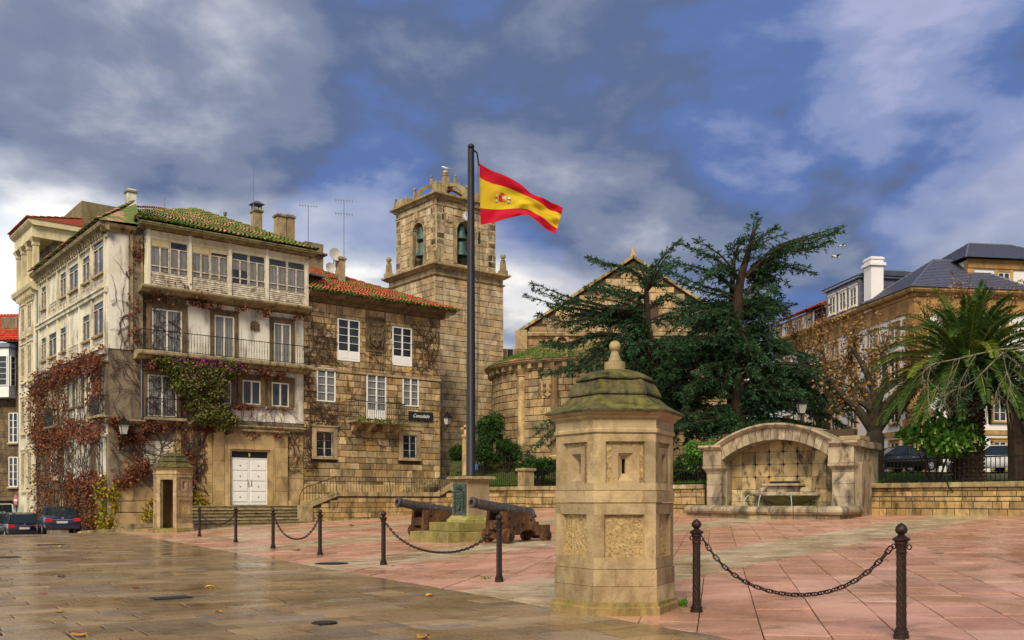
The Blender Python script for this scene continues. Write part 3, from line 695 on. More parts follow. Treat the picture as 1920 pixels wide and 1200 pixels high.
for nm, v0, v1, mt_ in (('lower_stripe', 0, 0.27, 'red'), ('middle_stripe', 0.27, 0.77, 'yellow'), ('upper_stripe', 0.77, 1, 'red')):
    m = MB(); nv = 10
    for i in range(NU+1):
        for j in range(nv+1):
            p = fpt(i/NU, v0+(v1-v0)*j/nv); m.v.append((p[0]-fl.x, p[1]-fl.y, p[2]-fl.z))
    m.f = [(i*(nv+1)+j, (i+1)*(nv+1)+j, (i+1)*(nv+1)+j+1, i*(nv+1)+j+1) for i in range(NU) for j in range(nv)]
    m.build(nm, M[mt_], flag, smooth=True)
def fpatch(name, mat, u0, u1, v0, v1):
    m = MB(); n = 6
    for i in range(n+1):
        for j in range(n+1):
            p = fpt(u0+(u1-u0)*i/n, v0+(v1-v0)*j/n); m.v.append((p[0]-fl.x, p[1]-fl.y-0.012, p[2]-fl.z))
    m.f = [(i*(n+1)+j, (i+1)*(n+1)+j, (i+1)*(n+1)+j+1, i*(n+1)+j+1) for i in range(n) for j in range(n)]
    return m.build(name, mat, flag)
fwhite = plain('flag_white', 'd8d4c8', 0.7); fred = plain('arms_red', 'b02018', 0.7); fblue = plain('arms_blue', '3a5a78', 0.7)
for a in (fpatch('arms_shield', fred, 0.215, 0.285, 0.44, 0.57), fpatch('arms_quarter', fwhite, 0.25, 0.285, 0.505, 0.57), fpatch('arms_quarter', M['yellow'], 0.25, 0.285, 0.44, 0.50)): pass
for o in list(flag.children)[-2:]:
    o.location = (0, -0.006, 0)
for u in (0.192, 0.308): fpatch('arms_pillar', fwhite, u-0.007, u+0.007, 0.435, 0.575); fpatch('arms_pillar_base', fblue, u-0.012, u+0.012, 0.405, 0.432); fpatch('arms_ribbon', fred, u-0.013, u+0.013, 0.49, 0.52).location = (0, -0.006, 0)
fpatch('arms_crown', fred, 0.23, 0.27, 0.58, 0.625)

def cannon(loc, label):
    r = empty('cannon', loc, UANG+PI); tag(r, label, 'cannon', 'old naval cannons either side of the flag')
    E = Vector((0.985, 0, 0.173)); tr = Vector((0.0, 0, 1.03))          # barrel axis and trunnion
    m = MB(); a = E; q = E.to_track_quat('Z', 'Y').to_matrix().to_4x4(); m.M = Matrix.Translation(tr) @ q
    prof = [(0.02,-1.18),(0.05,-1.17),(0.062,-1.13),(0.05,-1.08),(0.035,-1.05),(0.05,-1.03),(0.15,-1.01),(0.20,-0.97),(0.225,-0.95),(0.225,-0.90),(0.212,-0.885),(0.208,-0.55),(0.220,-0.545),(0.220,-0.50),(0.203,-0.49),
            (0.193,0.10),(0.205,0.105),(0.205,0.14),(0.185,0.15),(0.150,1.28),(0.162,1.285),(0.162,1.31),(0.150,1.32),(0.165,1.40),(0.182,1.44),(0.182,1.475),(0.165,1.49),(0.085,1.49),(0.080,1.2)]
    m.lathe(prof, 22); br = m.build('barrel', M['gunmetal'], r, smooth=True)
    m = MB(); m.M = Matrix.Translation(tr) @ Matrix.Rotation(R(90), 4, 'X'); m.lathe([(0.075,-0.43),(0.085,-0.42),(0.085,0.42),(0.075,0.43)], 14); m.build('trunnion', M['gunmetal'], br, smooth=True)
    MB().lathe([(0.08,0),(0.08,0.004)], 14).M
    poly = [(0.62,0.26),(0.55,1.0),(-0.42,0.98),(-0.50,0.86),(-0.66,0.85),(-0.66,0.76),(-0.78,0.76),(-0.79,0.67),(-0.93,0.66),(-0.94,0.56),(-1.42,0.55),(-1.42,0.24),(-0.85,0.22),(-0.78,0.34),(-0.62,0.42),(-0.40,0.42),(-0.22,0.34),(-0.12,0.24)]
    for s in (-1, 1):
        m = MB(); m.extr_y(poly, s*0.34-0.075, s*0.34+0.075); ck = m.build('cheek', M['wood'], r)
        mm = MB()
        for bx, bz in ((0.3,0.78),(-0.25,0.6),(-0.6,0.72),(0.1,0.5)): mm.cbox((bx, s*0.425, bz), (0.06,0.03,0.06))
        mm.tube([(-0.25+0.05*math.cos(t), s*0.445, 0.55+0.05*math.sin(t)) for t in np.linspace(0, 2*PI, 11)], 0.01, 4); mm.build('bolt', M['iron'], ck)
    MB().bev(0.42, 0.58, -0.265, 0.265, 0.42, 0.72, 0.015).build('transom', M['wood'], r)
    MB().bev(-1.38, -0.5, -0.265, 0.265, 0.36, 0.46, 0.01).build('bed_plank', M['wood'], r)
    MB().bev(-0.95, -0.62, -0.12, 0.12, 0.46, 0.76, 0.01).build('quoin', M['wood'], r)
    for ax, rad in ((0.42, 0.235), (-1.15, 0.205)):
        MB().bev(ax-0.09, ax+0.09, -0.42, 0.42, rad-0.10, rad+0.10, 0.01).build('axle', M['wood'], r)
        for s in (-1, 1):
            m = MB(); m.M = Matrix.Translation((ax, s*0.50, rad)) @ Matrix.Rotation(R(90)*(1 if s < 0 else -1), 4, 'X')
            m.lathe([(rad*0.97,-0.075),(rad,-0.065),(rad,0.065),(rad*0.97,0.075),(rad*0.25,0.08),(rad*0.22,0.12),(0.05,0.125)], 20); wh = m.build('wheel', M['wood'], r, smooth=True)
            m = MB(); m.cbox((ax, s*0.645, rad), (0.05,0.02,0.16)); m.build('linch_pin', M['iron'], wh)
    return r
for (x, y), lb in (((-0.12, 30.73), 'cannon on wooden carriage right of the flag pedestal'), ((-3.0, 35.5), 'cannon on wooden carriage left of the flag pedestal')):
    cannon((x, y, gz(x, y)), lb)
# ---------------------------------------------------------------- windows, doors, railings
UB = MB().box(-0.5,0.5,-0.5,0.5,-0.5,0.5)
_ub = {}
def ubox(mat):
    if mat.name not in _ub: _ub[mat.name] = UB.mesh('pane_'+mat.name, mat)
    return _ub[mat.name]
def curtain_mesh(w, h):
    m = MB(); n = 14; top = []; bot = []
    for i in range(n+1): x = -w/2+w*i/n; y = 0.015*math.sin(i*2.4); bot.append((x, y, 0)); top.append((x, y, h))
    m.v = bot+top; m.f = [(i, i+1, n+2+i, n+1+i) for i in range(n)]; return m
def window(parent, loc, rz, w, h, cols=2, rows=3, fr='white_clean', fw=0.07, panel=0.0, curtain=0.0, name='window', surround=None, sw=0.18, sdep=0.10, sill=True, bar=0.03, tr=0.0, depth=0.07, swtop=None):
    """one window: the object itself is frame and glazing bars, its sub-parts are panes, curtain, surround, sill. loc is the middle of its foot on the wall face"""
    m = MB(); y0, y1 = -depth, 0.0
    m.box(-w/2, -w/2+fw, y0, y1, 0, h); m.box(w/2-fw, w/2, y0, y1, 0, h); m.box(-w/2+fw, w/2-fw, y0, y1, h-fw, h); m.box(-w/2+fw, w/2-fw, y0, y1, 0, fw)
    x0, x1, z0, z1 = -w/2+fw, w/2-fw, fw, h-fw
    if panel: m.box(x0, x1, y0+0.02, y1, z0, z0+panel); m.box(x0+0.05, -0.06, y0+0.008, y0+0.02, z0+0.06, z0+panel-0.06); m.box(0.06, x1-0.05, y0+0.008, y0+0.02, z0+0.06, z0+panel-0.06); z0 += panel
    if tr: m.box(x0, x1, y0, y1, z1-tr-0.05, z1-tr)
    zt = z1-tr-0.05 if tr else z1
    cw = (x1-x0)/cols
    for i in range(1, cols):
        t = 0.045 if cols == 2 or i == cols//2 else bar/2
        m.box(x0+cw*i-t, x0+cw*i+t, y0-0.004, y1, z0, zt)
    rh = (zt-z0)/rows
    for i in range(cols):
        for j in range(1, rows): m.box(x0+cw*i+0.03, x0+cw*(i+1)-0.03, y0+0.01, y1-0.01, z0+rh*j-bar/2, z0+rh*j+bar/2)
    o = m.build(name, M[fr], parent, loc, rz)
    g = ubox(M['glass'])
    for i in range(cols):
        for j in range(rows): link('pane', g, o, (x0+cw*(i+0.5), -0.03, z0+rh*(j+0.5)), 0, (cw-0.02, 0.008, rh-0.02))
    if tr: link('pane', g, o, (0, -0.03, z1-tr/2), 0, (x1-x0, 0.008, tr))
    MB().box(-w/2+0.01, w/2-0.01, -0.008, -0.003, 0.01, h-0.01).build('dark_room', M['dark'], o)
    if curtain:
        c = curtain_mesh((x1-x0)*0.48, (zt-z0)*curtain)
        for s in (-1, 1): c.build('curtain', M['curtain'], o, (s*(x1-x0)*0.25, -0.018, zt-(zt-z0)*curtain))
    if surround:
        s = MB(); st = swtop or sw
        s.box(-w/2-sw, -w/2-0.001, -sdep, 0.0, 0, h+st); s.box(w/2+0.001, w/2+sw, -sdep, 0.0, 0, h+st); s.box(-w/2-0.001, w/2+0.001, -sdep, 0.0, h+0.001, h+st)
        s.box(-w/2-sw-0.06, w/2+sw+0.06, -sdep-0.06, 0, h+st, h+st+0.08)
        s.build('surround', M[surround], o)
    if sill: MB().bev(-w/2-(sw if surround else 0.08), w/2+(sw if surround else 0.08), -max(sdep, depth)-0.08, 0, -0.14, -0.002, 0.012).build('sill', M[surround] if surround else M['granite'], o)
    return o
def baluster_mesh(h, fancy=True, mat='rail'):
    m = MB()
    if mat == 'iron': m.lathe([(0.020,0),(0.020,h)], 5)
    elif fancy: m.lathe([(0.011,0),(0.011,h*0.36),(0.028,h*0.38),(0.012,h*0.41),(0.022,h*0.46),(0.012,h*0.52),(0.028,h*0.55),(0.011,h*0.57),(0.011,h)], 5)
    else: m.lathe([(0.013,0),(0.013,h)], 5)
    return m.mesh('baluster', M[mat])
_bal = {}
def railing(parent, pts, h, step=0.15, fancy=True, mat='rail', rails=(0.03, 1.0), thick=0.022):
    """rail along local points (feet), balusters as separate parts"""
    key = (round(h, 2), fancy, mat)
    if key not in _bal: _bal[key] = baluster_mesh(h, fancy, mat)
    me = _bal[key]
    for f in rails:
        m = MB()
        for a, b in zip(pts, pts[1:]):
            a, b = Vector(a)+Vector((0,0,h*f)), Vector(b)+Vector((0,0,h*f)); m.tube([a, b], (thick if f > 0.5 else thick*0.7)*(1.5 if mat == 'iron' else 1), 6)
        m.build('handrail' if f > 0.9 else 'bottom_rail', M[mat], parent)
    for k, (a, b) in enumerate(zip(pts, pts[1:])):
        a, b = Vector(a), Vector(b); n = max(1, int((b-a).length/step))
        for i in range(n+1 if k == len(pts)-2 else n): link('baluster', me, parent, a.lerp(b, i/n))
P0 = Vector((-21.03, 50.0, 0))
def fac(px, py, yo=0.0):
    """photo point -> (s, z) on the front plane of the old buildings"""
    bx, by = P0.x+yo*W[0], P0.y+yo*W[1]; u = (px-CX)/F; s = (u*by-bx)/(U[0]-u*U[1]); return s, EYE+(HY-py)/F*(by+s*U[1])
def lef(px, py, xo=0.0):
    bx, by = P0.x+xo*U[0], P0.y+xo*U[1]; u = (px-CX)/F; t = (u*by-bx)/(W[0]-u*W[1]); return t, EYE+(HY-py)/F*(by+t*W[1])
def rect(f, x0, x1, y0, y1, o=0.0):
    a, b = f((x0), (y0+y1)/2, o)[0], f(x1, (y0+y1)/2, o)[0]
    xm = (x0+x1)/2; return (a+b)/2, f(xm, y1, o)[1], abs(b-a), f(xm, y0, o)[1]-f(xm, y1, o)[1]
def win_at(parent, r, yo=0.0, dx=0.0, **k): return window(parent, (r[0]-dx, yo, r[1]), 0, r[2], r[3], **k)
def win_left(parent, t, z, w, h, xo=0.0, **k): return window(parent, (xo, t, z), R(-90), w, h, **k)

# tiled roof plane: rows of half-round tiles over a polygon given by eave line and ridge line
def tiles(parent, a, b, c, d, mat, nrow=None, pitch=0.24, amp=0.085, rowl=0.42, name='roof_tiles'):
    """quad a-b (eave, left to right) c-d (ridge above b and a); real ridged tiles with stepped courses, one joined part"""
    a, b, c, d = map(Vector, (a, b, c, d)); L = (b-a).length; H = ((d-a).length+(c-b).length)/2
    nc = max(2, int(L/pitch)); nr = max(2, int(H/rowl)); n = (b-a).cross(d-a).normalized(); mb = MB(); K = 4
    if n.z < 0: n = -n
    for i in range(nc):
        for j in range(nr):
            v0, v1 = j/nr-0.12/nr, (j+1)/nr; lo, hi = [], []
            jit = random.uniform(-0.012, 0.012)
            for k in range(K+1):
                f = (i+k/K)/nc; hgt = amp*math.sin(PI*k/K)
                p0 = a.lerp(b, f).lerp(d.lerp(c, f), max(v0, 0)); p1 = a.lerp(b, f).lerp(d.lerp(c, f), v1)
                lo.append(p0+n*(hgt+0.055+jit)); hi.append(p1+n*(hgt*0.8+0.01+jit))
            base = len(mb.v); mb.v += [tuple(p) for p in lo+hi]
            mb.f += [(base+k, base+k+1, base+K+2+k, base+K+1+k) for k in range(K)]
    return mb.build(name, mat, parent, kind='stuff')
def eave_caps(mb, a, b): pass

# ================================================================ corner house (left)
A = empty('corner_house', P0, UANG); tag(A, 'old four-storey corner house with glazed top gallery, balcony and autumn creeper', 'house')
LA, DA = 11.12, 14.86
b = MB(); b.box(0, LA, 0, DA, -1.5, 15.9); b.build('wall', M['render_grey'], A)
# corner pier and white render panels
MB().box(0.0, 1.02, -0.05, -0.001, 9.5, 15.6).build('render_panel', M['render_white'], A)
MB().box(1.06, 1.72, -0.16, -0.001, 9.5, 15.6).build('pilaster', M['render_grey'], A)
for x in (1.10, 1.60): MB().box(x, x+0.10, -0.22, -0.16, 9.5, 15.6).build('pilaster_strip', M['cornice'], A)
MB().box(4.10, LA-0.02, -0.04, -0.001, 9.52, 12.5).build('render_panel', M['render_white'], A)
for x0, x1 in ((5.98, 6.3), (8.35, 8.52), (10.55, 11.1)): MB().box(x0, x1, -0.045, -0.001, 6.1, 9.2).build('render_panel', M['render_white'], A)
MB().box(5.98, 11.1, -0.03, -0.001, 6.1, 7.0).build('render_panel', M['render_white'], A); MB().box(5.98, 11.1, -0.032, -0.001, 8.7, 9.2).build('render_panel', M['render_white'], A)
# gallery
GY = -0.63; gx0, gx1 = 1.80, 11.10
gal = MB().box(gx0, gx1, GY+0.10, -0.002, 12.96, 15.9).build('gallery', M['cream'], A)
m = MB(); m.box(gx0-0.001, gx0+0.16, GY-0.02, GY+0.10, 12.96, 15.9); m.box(gx0-0.03, gx0, GY+0.02, -0.01, 12.96, 15.9); m.build('corner_post', M['cream2'], A)
pill = [281, 356.5, 431.5, 501, 567]
ps = [fac(p, 520, GY)[0] for p in pill]; ps[0] = gx0+0.08; ps[-1] = gx1-0.08
for p in ps[1:]: MB().box(p-0.09, p+0.09, GY-0.03, GY+0.10, 12.96, 15.9).build('gallery_pillar', M['cream2'], A)
for k in range(4):
    x0, x1 = ps[k]+0.09, ps[k+1]-0.09; wd_ = (x1-x0); xc = (x0+x1)/2
    MB().bev(x0, x1, GY+0.02, GY+0.09, 15.44, 15.88, 0.015).build('header_board', M['cream'], A)
    m = MB()
    for q in range(6):
        z = 12.98+q*0.112; m.add([(x0,GY+0.10,z),(x1,GY+0.10,z),(x1,GY+0.10,z+0.12),(x0,GY+0.10,z+0.12),(x0,GY+0.02,z),(x1,GY+0.02,z),(x1,GY+0.055,z+0.11),(x0,GY+0.055,z+0.11)], [(4,5,6,7),(0,4,7,3),(1,2,6,5),(0,1,5,4),(3,7,6,2)])
    m.build('apron_boards', M['board'], A)
    for s in (-1, 1):
        cx = xc+s*wd_/4
        gw = window(A, (cx, GY+0.10, 13.66), 0, wd_/2-0.02, 1.80, 2, 1, 'oldwood', 0.055, curtain=0.97 if (k, s) != (2, -1) else 0.4, name='gallery_window', sill=False, tr=0.34, depth=0.06)
        gw.children[0].name = 'pane'
        blind = {(0,-1): 0.38, (1,-1): 0.40, (1,1): 0.24}.get((k, s), 0)
        mm = MB(); mm.box(-wd_/4+0.06, wd_/4-0.06, -0.072, -0.02, 0.33, 0.39); mm.build('mid_rail', M['oldwood'], gw)
        if blind:
            mm = MB()
            for q in range(int(blind/0.045)): mm.box(-wd_/4+0.05, wd_/4-0.05, -0.085, -0.062, 1.76-q*0.045-0.04, 1.76-q*0.045)
            mm.build('roller_blind', M['blind'], gw)
m = MB(); prof = [(0,12.58),(-0.62,12.60),(-0.70,12.68),(-0.86,12.74),(-0.92,12.82),(-0.92,12.90),(-0.80,12.955),(0,12.955)]
m.loft([[(x, p[0], p[1]) for p in prof] for x in (1.45, 11.22)]); m.build('gallery_ledge', M['cornice'], A)
m = MB(); m.loft([[(x, p[0], p[1]) for p in [(-0.05,15.9),(-0.72,15.92),(-0.78,16.0),(-0.98,16.06),(-1.05,16.16),(-1.05,16.22),(-0.05,16.25)]] for x in (1.35, 11.5)]); m.build('eave_cornice', M['cornice'], A)
m = MB(); m.loft([[(x, p[0], p[1]) for p in [(-0.051,15.55),(-0.12,15.56),(-0.2,15.7),(-0.35,15.8),(-0.42,15.95),(-0.051,16.0)]] for x in (-0.40, 1.34)]); m.build('eave_cornice', M['cornice'], A)
# third-floor french windows and balcony
for r_, cur in ((( 284,340,581,662), 1.0), ((401,438,593,672), 1.0), ((512,544,607,682), 1.0)):
    r = rect(fac, *r_); r = (r[0], 9.55, r[2], r[1]+r[3]-9.55)
    win_at(A, r, -0.02, cols=2, rows=1, fr='white_wood', fw=0.07, curtain=cur, surround='darkstone', sw=0.30 if r_[0] < 300 else 0.24, sill=False, name='french_window', sdep=0.09)
def shield(parent, loc, rz, w, h, mat, name='coat_of_arms', d=0.08):
    m = MB(); sh = [(-0.5,0.45),(-0.42,0.5),(0.42,0.5),(0.5,0.45),(0.5,-0.05),(0.38,-0.3),(0,-0.5),(-0.38,-0.3),(-0.5,-0.05)]
    m.extr_y([(p[0]*w*0.8, h*0.42+p[1]*h*0.72) for p in sh], -d, 0)
    for i in range(4): m.ball((w*(-0.18+0.36*(i % 2)), -d, h*(0.32+0.26*(i//2))), w*0.12, 7, 4)
    m.extr_y([(-w*0.3,h*0.8),(w*0.3,h*0.8),(w*0.4,h*0.95),(w*0.2,h*0.88),(0,h),(-w*0.2,h*0.88),(-w*0.4,h*0.95)], -d, 0)
    for s in (-1, 1): m.tube([(s*w*0.42,-d*0.5,h*0.1),(s*w*0.52,-d*0.7,h*0.35),(s*w*0.45,-d*0.5,h*0.6),(s*w*0.54,-d*0.6,h*0.75)], w*0.06, 5)
    return m.build(name, mat, parent, loc, rz)
s_, z_ = fac(477, 623); shield(A, (s_, -0.042, z_), 0, 0.5, 0.66, M['darkstone'])
bal = empty('balcony', (0, 0, 0), 0, A)
m = MB(); m.loft([[(x, p[0], p[1]) for p in [(0,9.02),(-0.55,9.06),(-0.70,9.2),(-0.95,9.25),(-0.98,9.32),(-0.98,9.47),(0,9.5)]] for x in (1.25, 11.2)]); m.build('balcony_slab', M['cornice'], bal)
railing(bal, [(1.42, -0.02, 9.5), (1.42, -0.90, 9.5), (11.05, -0.90, 9.5), (11.05, -0.02, 9.5)], 1.05, 0.155)
# second floor
r = rect(fac, 275, 330, 704, 783); win_at(A, (r[0], 6.05, r[2], r[1]+r[3]-6.05), -0.02, cols=2, rows=1, fr='white_wood', curtain=1.0, surround='darkstone', sw=0.22, sill=False, name='french_window')
for r_ in ((398,432,716,757), (453,487,714,759), (507.5,540,718,763)): win_at(A, rect(fac, *r_), -0.05, cols=2, rows=1, fr='white_wood', surround='darkstone', sw=0.26, sdep=0.09)
sb = empty('balcony', (0,0,0), 0, A); s0, s1 = fac(272, 760)[0], fac(341, 760)[0]
MB().bev(s0-0.1, s1+0.1, -0.52, 0, 5.84, 6.0, 0.02).build('balcony_slab', M['cornice'], sb)
railing(sb, [(s0, -0.02, 6.0), (s0, -0.45, 6.0), (s1, -0.45, 6.0), (s1, -0.02, 6.0)], 1.0, 0.13)
m = MB(); m.loft([[(x, p[0], p[1]) for p in [(0,5.55),(-0.16,5.6),(-0.3,5.75),(-0.3,5.83),(0,5.83)]] for x in (-0.2, 11.1)]); m.build('string_course', M['cornice'], A)
# ground floor
r = rect(fac, 268, 327, 827, 871); m = MB()
for q in range(13): m.bev(r[0]-r[2]/2, r[0]+r[2]/2, -0.05-0.012*(q % 2), -0.001, r[1]+q*r[3]/13, r[1]+(q+1)*r[3]/13-0.012, 0.008)
m.build('roller_shutter', M['cream2'], A)
r = rect(fac, 338, 380, 818, 836); pl = MB().bev(r[0]-r[2]/2, r[0]+r[2]/2, -0.05, -0.001, r[1], r[1]+r[3], 0.008).build('marble_plaque', M['marble'], A)
m = MB(); rr = random.Random(4)
for q in range(5):
    x = r[0]-r[2]*0.40+rr.uniform(0, 0.12); z = r[1]+r[3]*(0.82-0.155*q)
    while x < r[0]+r[2]*(0.42-0.1*rr.random()):
        l = rr.uniform(0.03, 0.11); m.box(x, x+l, -0.053, -0.05, z-0.012, z+0.012+rr.random()*0.012); x += l+0.03
m.build('engraved_lines', M['darkstone'], pl)
po0, po1 = fac(398, 880)[0], fac(536, 880)[0]; dr = rect(fac, 431, 499, 847, 947)
zt = fac(466, 806)[1]; dz0 = dr[1]
portal = empty('portal', (0,0,0), 0, A)
xs_ = [po0, dr[0]-dr[2]/2-0.42, dr[0]+dr[2]/2+0.42, po1]
for side in (0, 2):
    z = dz0-0.1; 
    while z < zt-0.05:
        h = min(0.86, zt-z); MB().bev(xs_[side]+0.004, xs_[side+1]-0.004, -0.26, -0.001, z+0.004, z+h-0.004, 0.012).build('portal_block', M['palestone'], portal); z += h
dtop = dr[1]+dr[3]
MB().bev(xs_[1], xs_[2], -0.26, -0.001, dtop+0.38, zt-0.006, 0.012).build('portal_block', M['palestone'], portal)
m = MB()     # moulded frame with a slightly dropped top edge
for k, (o, dpt) in enumerate(((0.40,0.30),(0.27,0.34),(0.12,0.24))):
    i = (0.27, 0.12, 0.0)[k]
    for sg in (-1, 1): m.box(dr[0]+sg*(dr[2]/2+o) if sg < 0 else dr[0]+dr[2]/2+i, dr[0]-(dr[2]/2+i) if sg < 0 else dr[0]+dr[2]/2+o, -dpt, -0.001, dz0-0.05, dtop+i)
    m.box(dr[0]-dr[2]/2-o, dr[0]+dr[2]/2+o, -dpt, -0.001, dtop+i+0.001, dtop+o)
m.build('moulded_frame', M['palestone'], portal)
shield(portal, (dr[0], -0.26, dtop+0.62), 0, 0.42, 0.42, M['palestone'], 'crest', 0.05)
m = MB(); m.loft([[(x, p[0], p[1]) for p in [(-0.26,zt-0.2),(-0.34,zt-0.12),(-0.42,zt-0.1),(-0.42,zt),(-0.26,zt)]] for x in (po0-0.05, po1+0.05)]); m.build('portal_cornice', M['cornice'], portal)
dor = empty('double_door', (dr[0], -0.10, dz0), 0, A); trh = 0.42; lh = dr[3]-trh; lw = dr[2]/2
for sg in (-1, 1):
    m = MB(); x0, x1 = (-lw, -0.012) if sg < 0 else (0.012, lw); m.box(x0, x1, -0.03, 0.05, 0.01, lh)
    lf = m.build('door_leaf', M['white_clean'], dor)
    ph = (lh-0.24)/4
    for q in range(4):
        z = 0.16+q*ph; MB().bev(x0+0.10, x1-0.10, -0.058, -0.031, z+0.03, z+ph-0.05, 0.02).build('door_panel', M['white_clean'], lf)
        MB().ball(((x0+x1)/2, -0.065, z+ph/2), 0.035, 8, 5).build('knob', M['iron'], lf)
    m = MB(); m.tube([(sg*0.09,-0.03,lh*0.40),(sg*0.10,-0.10,lh*0.43),(sg*0.10,-0.10,lh*0.52),(sg*0.09,-0.03,lh*0.55)], 0.016, 5); m.build('door_handle', M['rail'], lf)
MB().box(-lw, lw, -0.02, 0.05, lh+0.06, dr[3]).build('transom_light', M['black'], dor); MB().box(-lw, lw, -0.05, 0.05, lh+0.005, lh+0.058).build('transom_bar', M['white_clean'], dor)
m = MB()
for q in range(12): m.tube([(-lw+0.1+q*(2*lw-0.2)/11, -0.04, lh+0.07), (-lw+0.1+(q+0.5)*(2*lw-0.2)/11, -0.04, dr[3]-0.02)], 0.010, 4)
m.build('transom_grille', M['iron'], dor)
MB().cbox((0,-0.05,lh+0.24), (0.10,0.02,0.20)).build('house_number', plain('number_plate', 'b8b04a', 0.5), dor)
# steps in front of the door
sp0, sp1 = fac(352, 975, -1.6)[0], fac(566, 965, -1.6)[0]; stp = empty('entrance_steps', (0,0,0), 0, A)
gzs = lambda s: gz(P0.x+s*U[0]-1.5*W[0], P0.y+s*U[1]-1.5*W[1]); nst = 6; zb = 0.05
for q in range(nst):
    z1 = dz0-0.02-q*(dz0-zb-0.18)/nst
    MB().bev(sp0-0.02*q, sp1+0.05, -0.95-0.36*q, -0.25 if q == 0 else -0.95-0.36*(q-1)+0.03, z1-0.30, z1-0.062, 0.01).build('step', M['step'], stp); MB().bev(sp0-0.02*q-0.02, sp1+0.07, -1.0-0.36*q, -0.24 if q == 0 else -0.95-0.36*(q-1)-0.002, z1-0.06, z1, 0.012).build('tread', M['coping'], stp)
MB().box(sp0, sp1, -0.95, -0.26, -0.8, dz0-0.32).build('step_base', M['step'], stp)
MB().bev(0.2, sp0-0.02, -0.30, -0.001, -1.0, 0.9, 0.02).build('plinth', M['palestone'], A); scatter(A, wall_items(courses(0.25, sp0-0.1, 0.92, 2.3, (), (0.6, 0.75), (0.8, 1.5), 0.014, seed=303), 0, -0.001, 0, 0.16), M['palestone'], 'plinth_block')
MB().bev(0.3, sp0-0.1, -0.42, -0.30, -1.0, 0.35, 0.02).build('plinth_foot', M['step'], A)
MB().box(sp0-0.1, po0-0.01, -0.02, -0.001, -0.5, 5.4).build('stone_facing', M['mortar'], A); MB().box(po1+0.01, 11.1, -0.02, -0.001, -0.5, 5.4).build('stone_facing', M['mortar'], A)
fb = courses(sp0-0.1, po0-0.01, -0.4, 5.4, (), (0.5, 0.72), (0.7, 1.4), 0.014, seed=301)+courses(po1+0.01, 11.1, -0.4, 5.4, (), (0.5, 0.72), (0.7, 1.2), 0.014, seed=302)
scatter(A, wall_items(fb, 0, -0.02, 0, 0.035), M['palestone'], 'facing_block')
MB().bev(po1+0.05, 11.1, -0.9, -0.1, -0.5, 1.55, 0.02).build('planter_block', M['palestone'], A)

# left front of the corner house
MB().box(-0.05, -0.001, 0.0, DA, 5.0, 15.6).build('painted_wall', M['cream2'], A)
for z0, z1, d in ((12.42,12.62,0.16),(12.62,12.74,0.24),(9.2,9.45,0.20),(9.45,9.52,0.34),(15.28,15.42,0.12)):
    MB().box(-0.05-d, -0.0505, -0.05, DA, z0, z1).build('string_course', M['cream2'], A)
m = MB(); m.loft([[(p[0], y, p[1]) for p in [(-0.051,15.56),(-0.2,15.58),(-0.3,15.7),(-0.5,15.78),(-0.55,15.9),(-0.55,15.98),(-0.051,16.02)]] for y in (DA+0.1, -0.40)]); m.build('eave_cornice', M['cornice'], A)
for q in range(30):
    y = 0.3+q*0.48; MB().bev(-0.30, -0.10, y, y+0.16, 15.36, 15.56, 0.01).build('eave_bracket', M['cornice'], A)
bays = [lef(p, 540)[0] for p in (77, 93, 112, 131, 153, 176, 201)]
for zf, hw, top in ((12.74, 0.62, 15.28), (9.52, 0.62, 12.42)):
    for k in range(7):
        y = bays[k]; MB().box(-0.16, -0.051, y-0.10, y+0.10, zf, top).build('pilaster', M['cream2'], A)
    for k in range(6):
        y1, y0 = bays[k]-0.12, bays[k+1]+0.12; w = y1-y0; m = MB()
        for q in range(6):
            z = zf+0.03+q*0.125; m.box(-0.085-0.012*(q % 2), -0.0505, y0, y1, z, z+0.115)
        m.build('apron_boards', M['board'], A)
        ww = w*(0.62 if k in (0, 2, 4) else 0.84); off = (w-ww)*0.35
        if (k == 1 and zf > 12) or (k == 3 and zf < 12):
            MB().bev(-0.09, -0.0505, y0+0.05, y1-0.05, zf+0.85, top-0.35, 0.01).build('blind_panel', M['cream2'], A); continue
        win_left(A, (y0+y1)/2-off*0.6, zf+0.82, ww, 1.42 if k != 5 else 1.75, -0.051, cols=2, rows=1, fr='oldwood', fw=0.06, sill=True, tr=0.3, depth=0.08, name='window')
def small_balcony(t, w):
    bb = empty('balcony', (0,0,0), 0, A); MB().bev(-0.55, -0.001, t-w/2-0.1, t+w/2+0.1, 5.86, 6.0, 0.02).build('balcony_slab', M['cornice'], bb)
    railing(bb, [(-0.02, t+w/2, 6.0), (-0.48, t+w/2, 6.0), (-0.48, t-w/2, 6.0), (-0.02, t-w/2, 6.0)], 1.0, 0.12)
for px, h, ww, cb_ in ((205,2.5,1.1,1),(173,1.6,0.9,0),(153,1.6,0.9,0),(136,1.6,0.9,0),(107,2.5,1.1,1)):
    t_ = lef(px, 740)[0]; t_ = max(t_, 0.75)
    win_left(A, t_, 6.05 if h > 2 else 6.9, ww, h, -0.02, cols=2, rows=1, fr='white_wood', surround='darkstone', sw=0.22, curtain=0.9, sill=h < 2, name='french_window' if h > 2 else 'window')
    if cb_: small_balcony(t_, 1.9)
for px in (197, 163, 147, 130, 104): t_ = max(lef(px, 850)[0], 1.0); win_left(A, t_, 2.9, 1.0, 1.8, -0.02, cols=2, rows=1, fr='white_wood', surround='render_white', sw=0.2, curtain=0.9)
for px in (170, 120): t_ = lef(px, 950)[0]; win_left(A, t_, 0.0, 1.3, 2.3, -0.02, cols=2, rows=1, fr='oldwood', surround='darkstone', sw=0.2, sill=False, name='street_door', panel=0.8)
MB().box(-0.14, -0.0512, DA-0.12, DA-0.02, -1, 15.5).build('downpipe', M['zinc'], A)
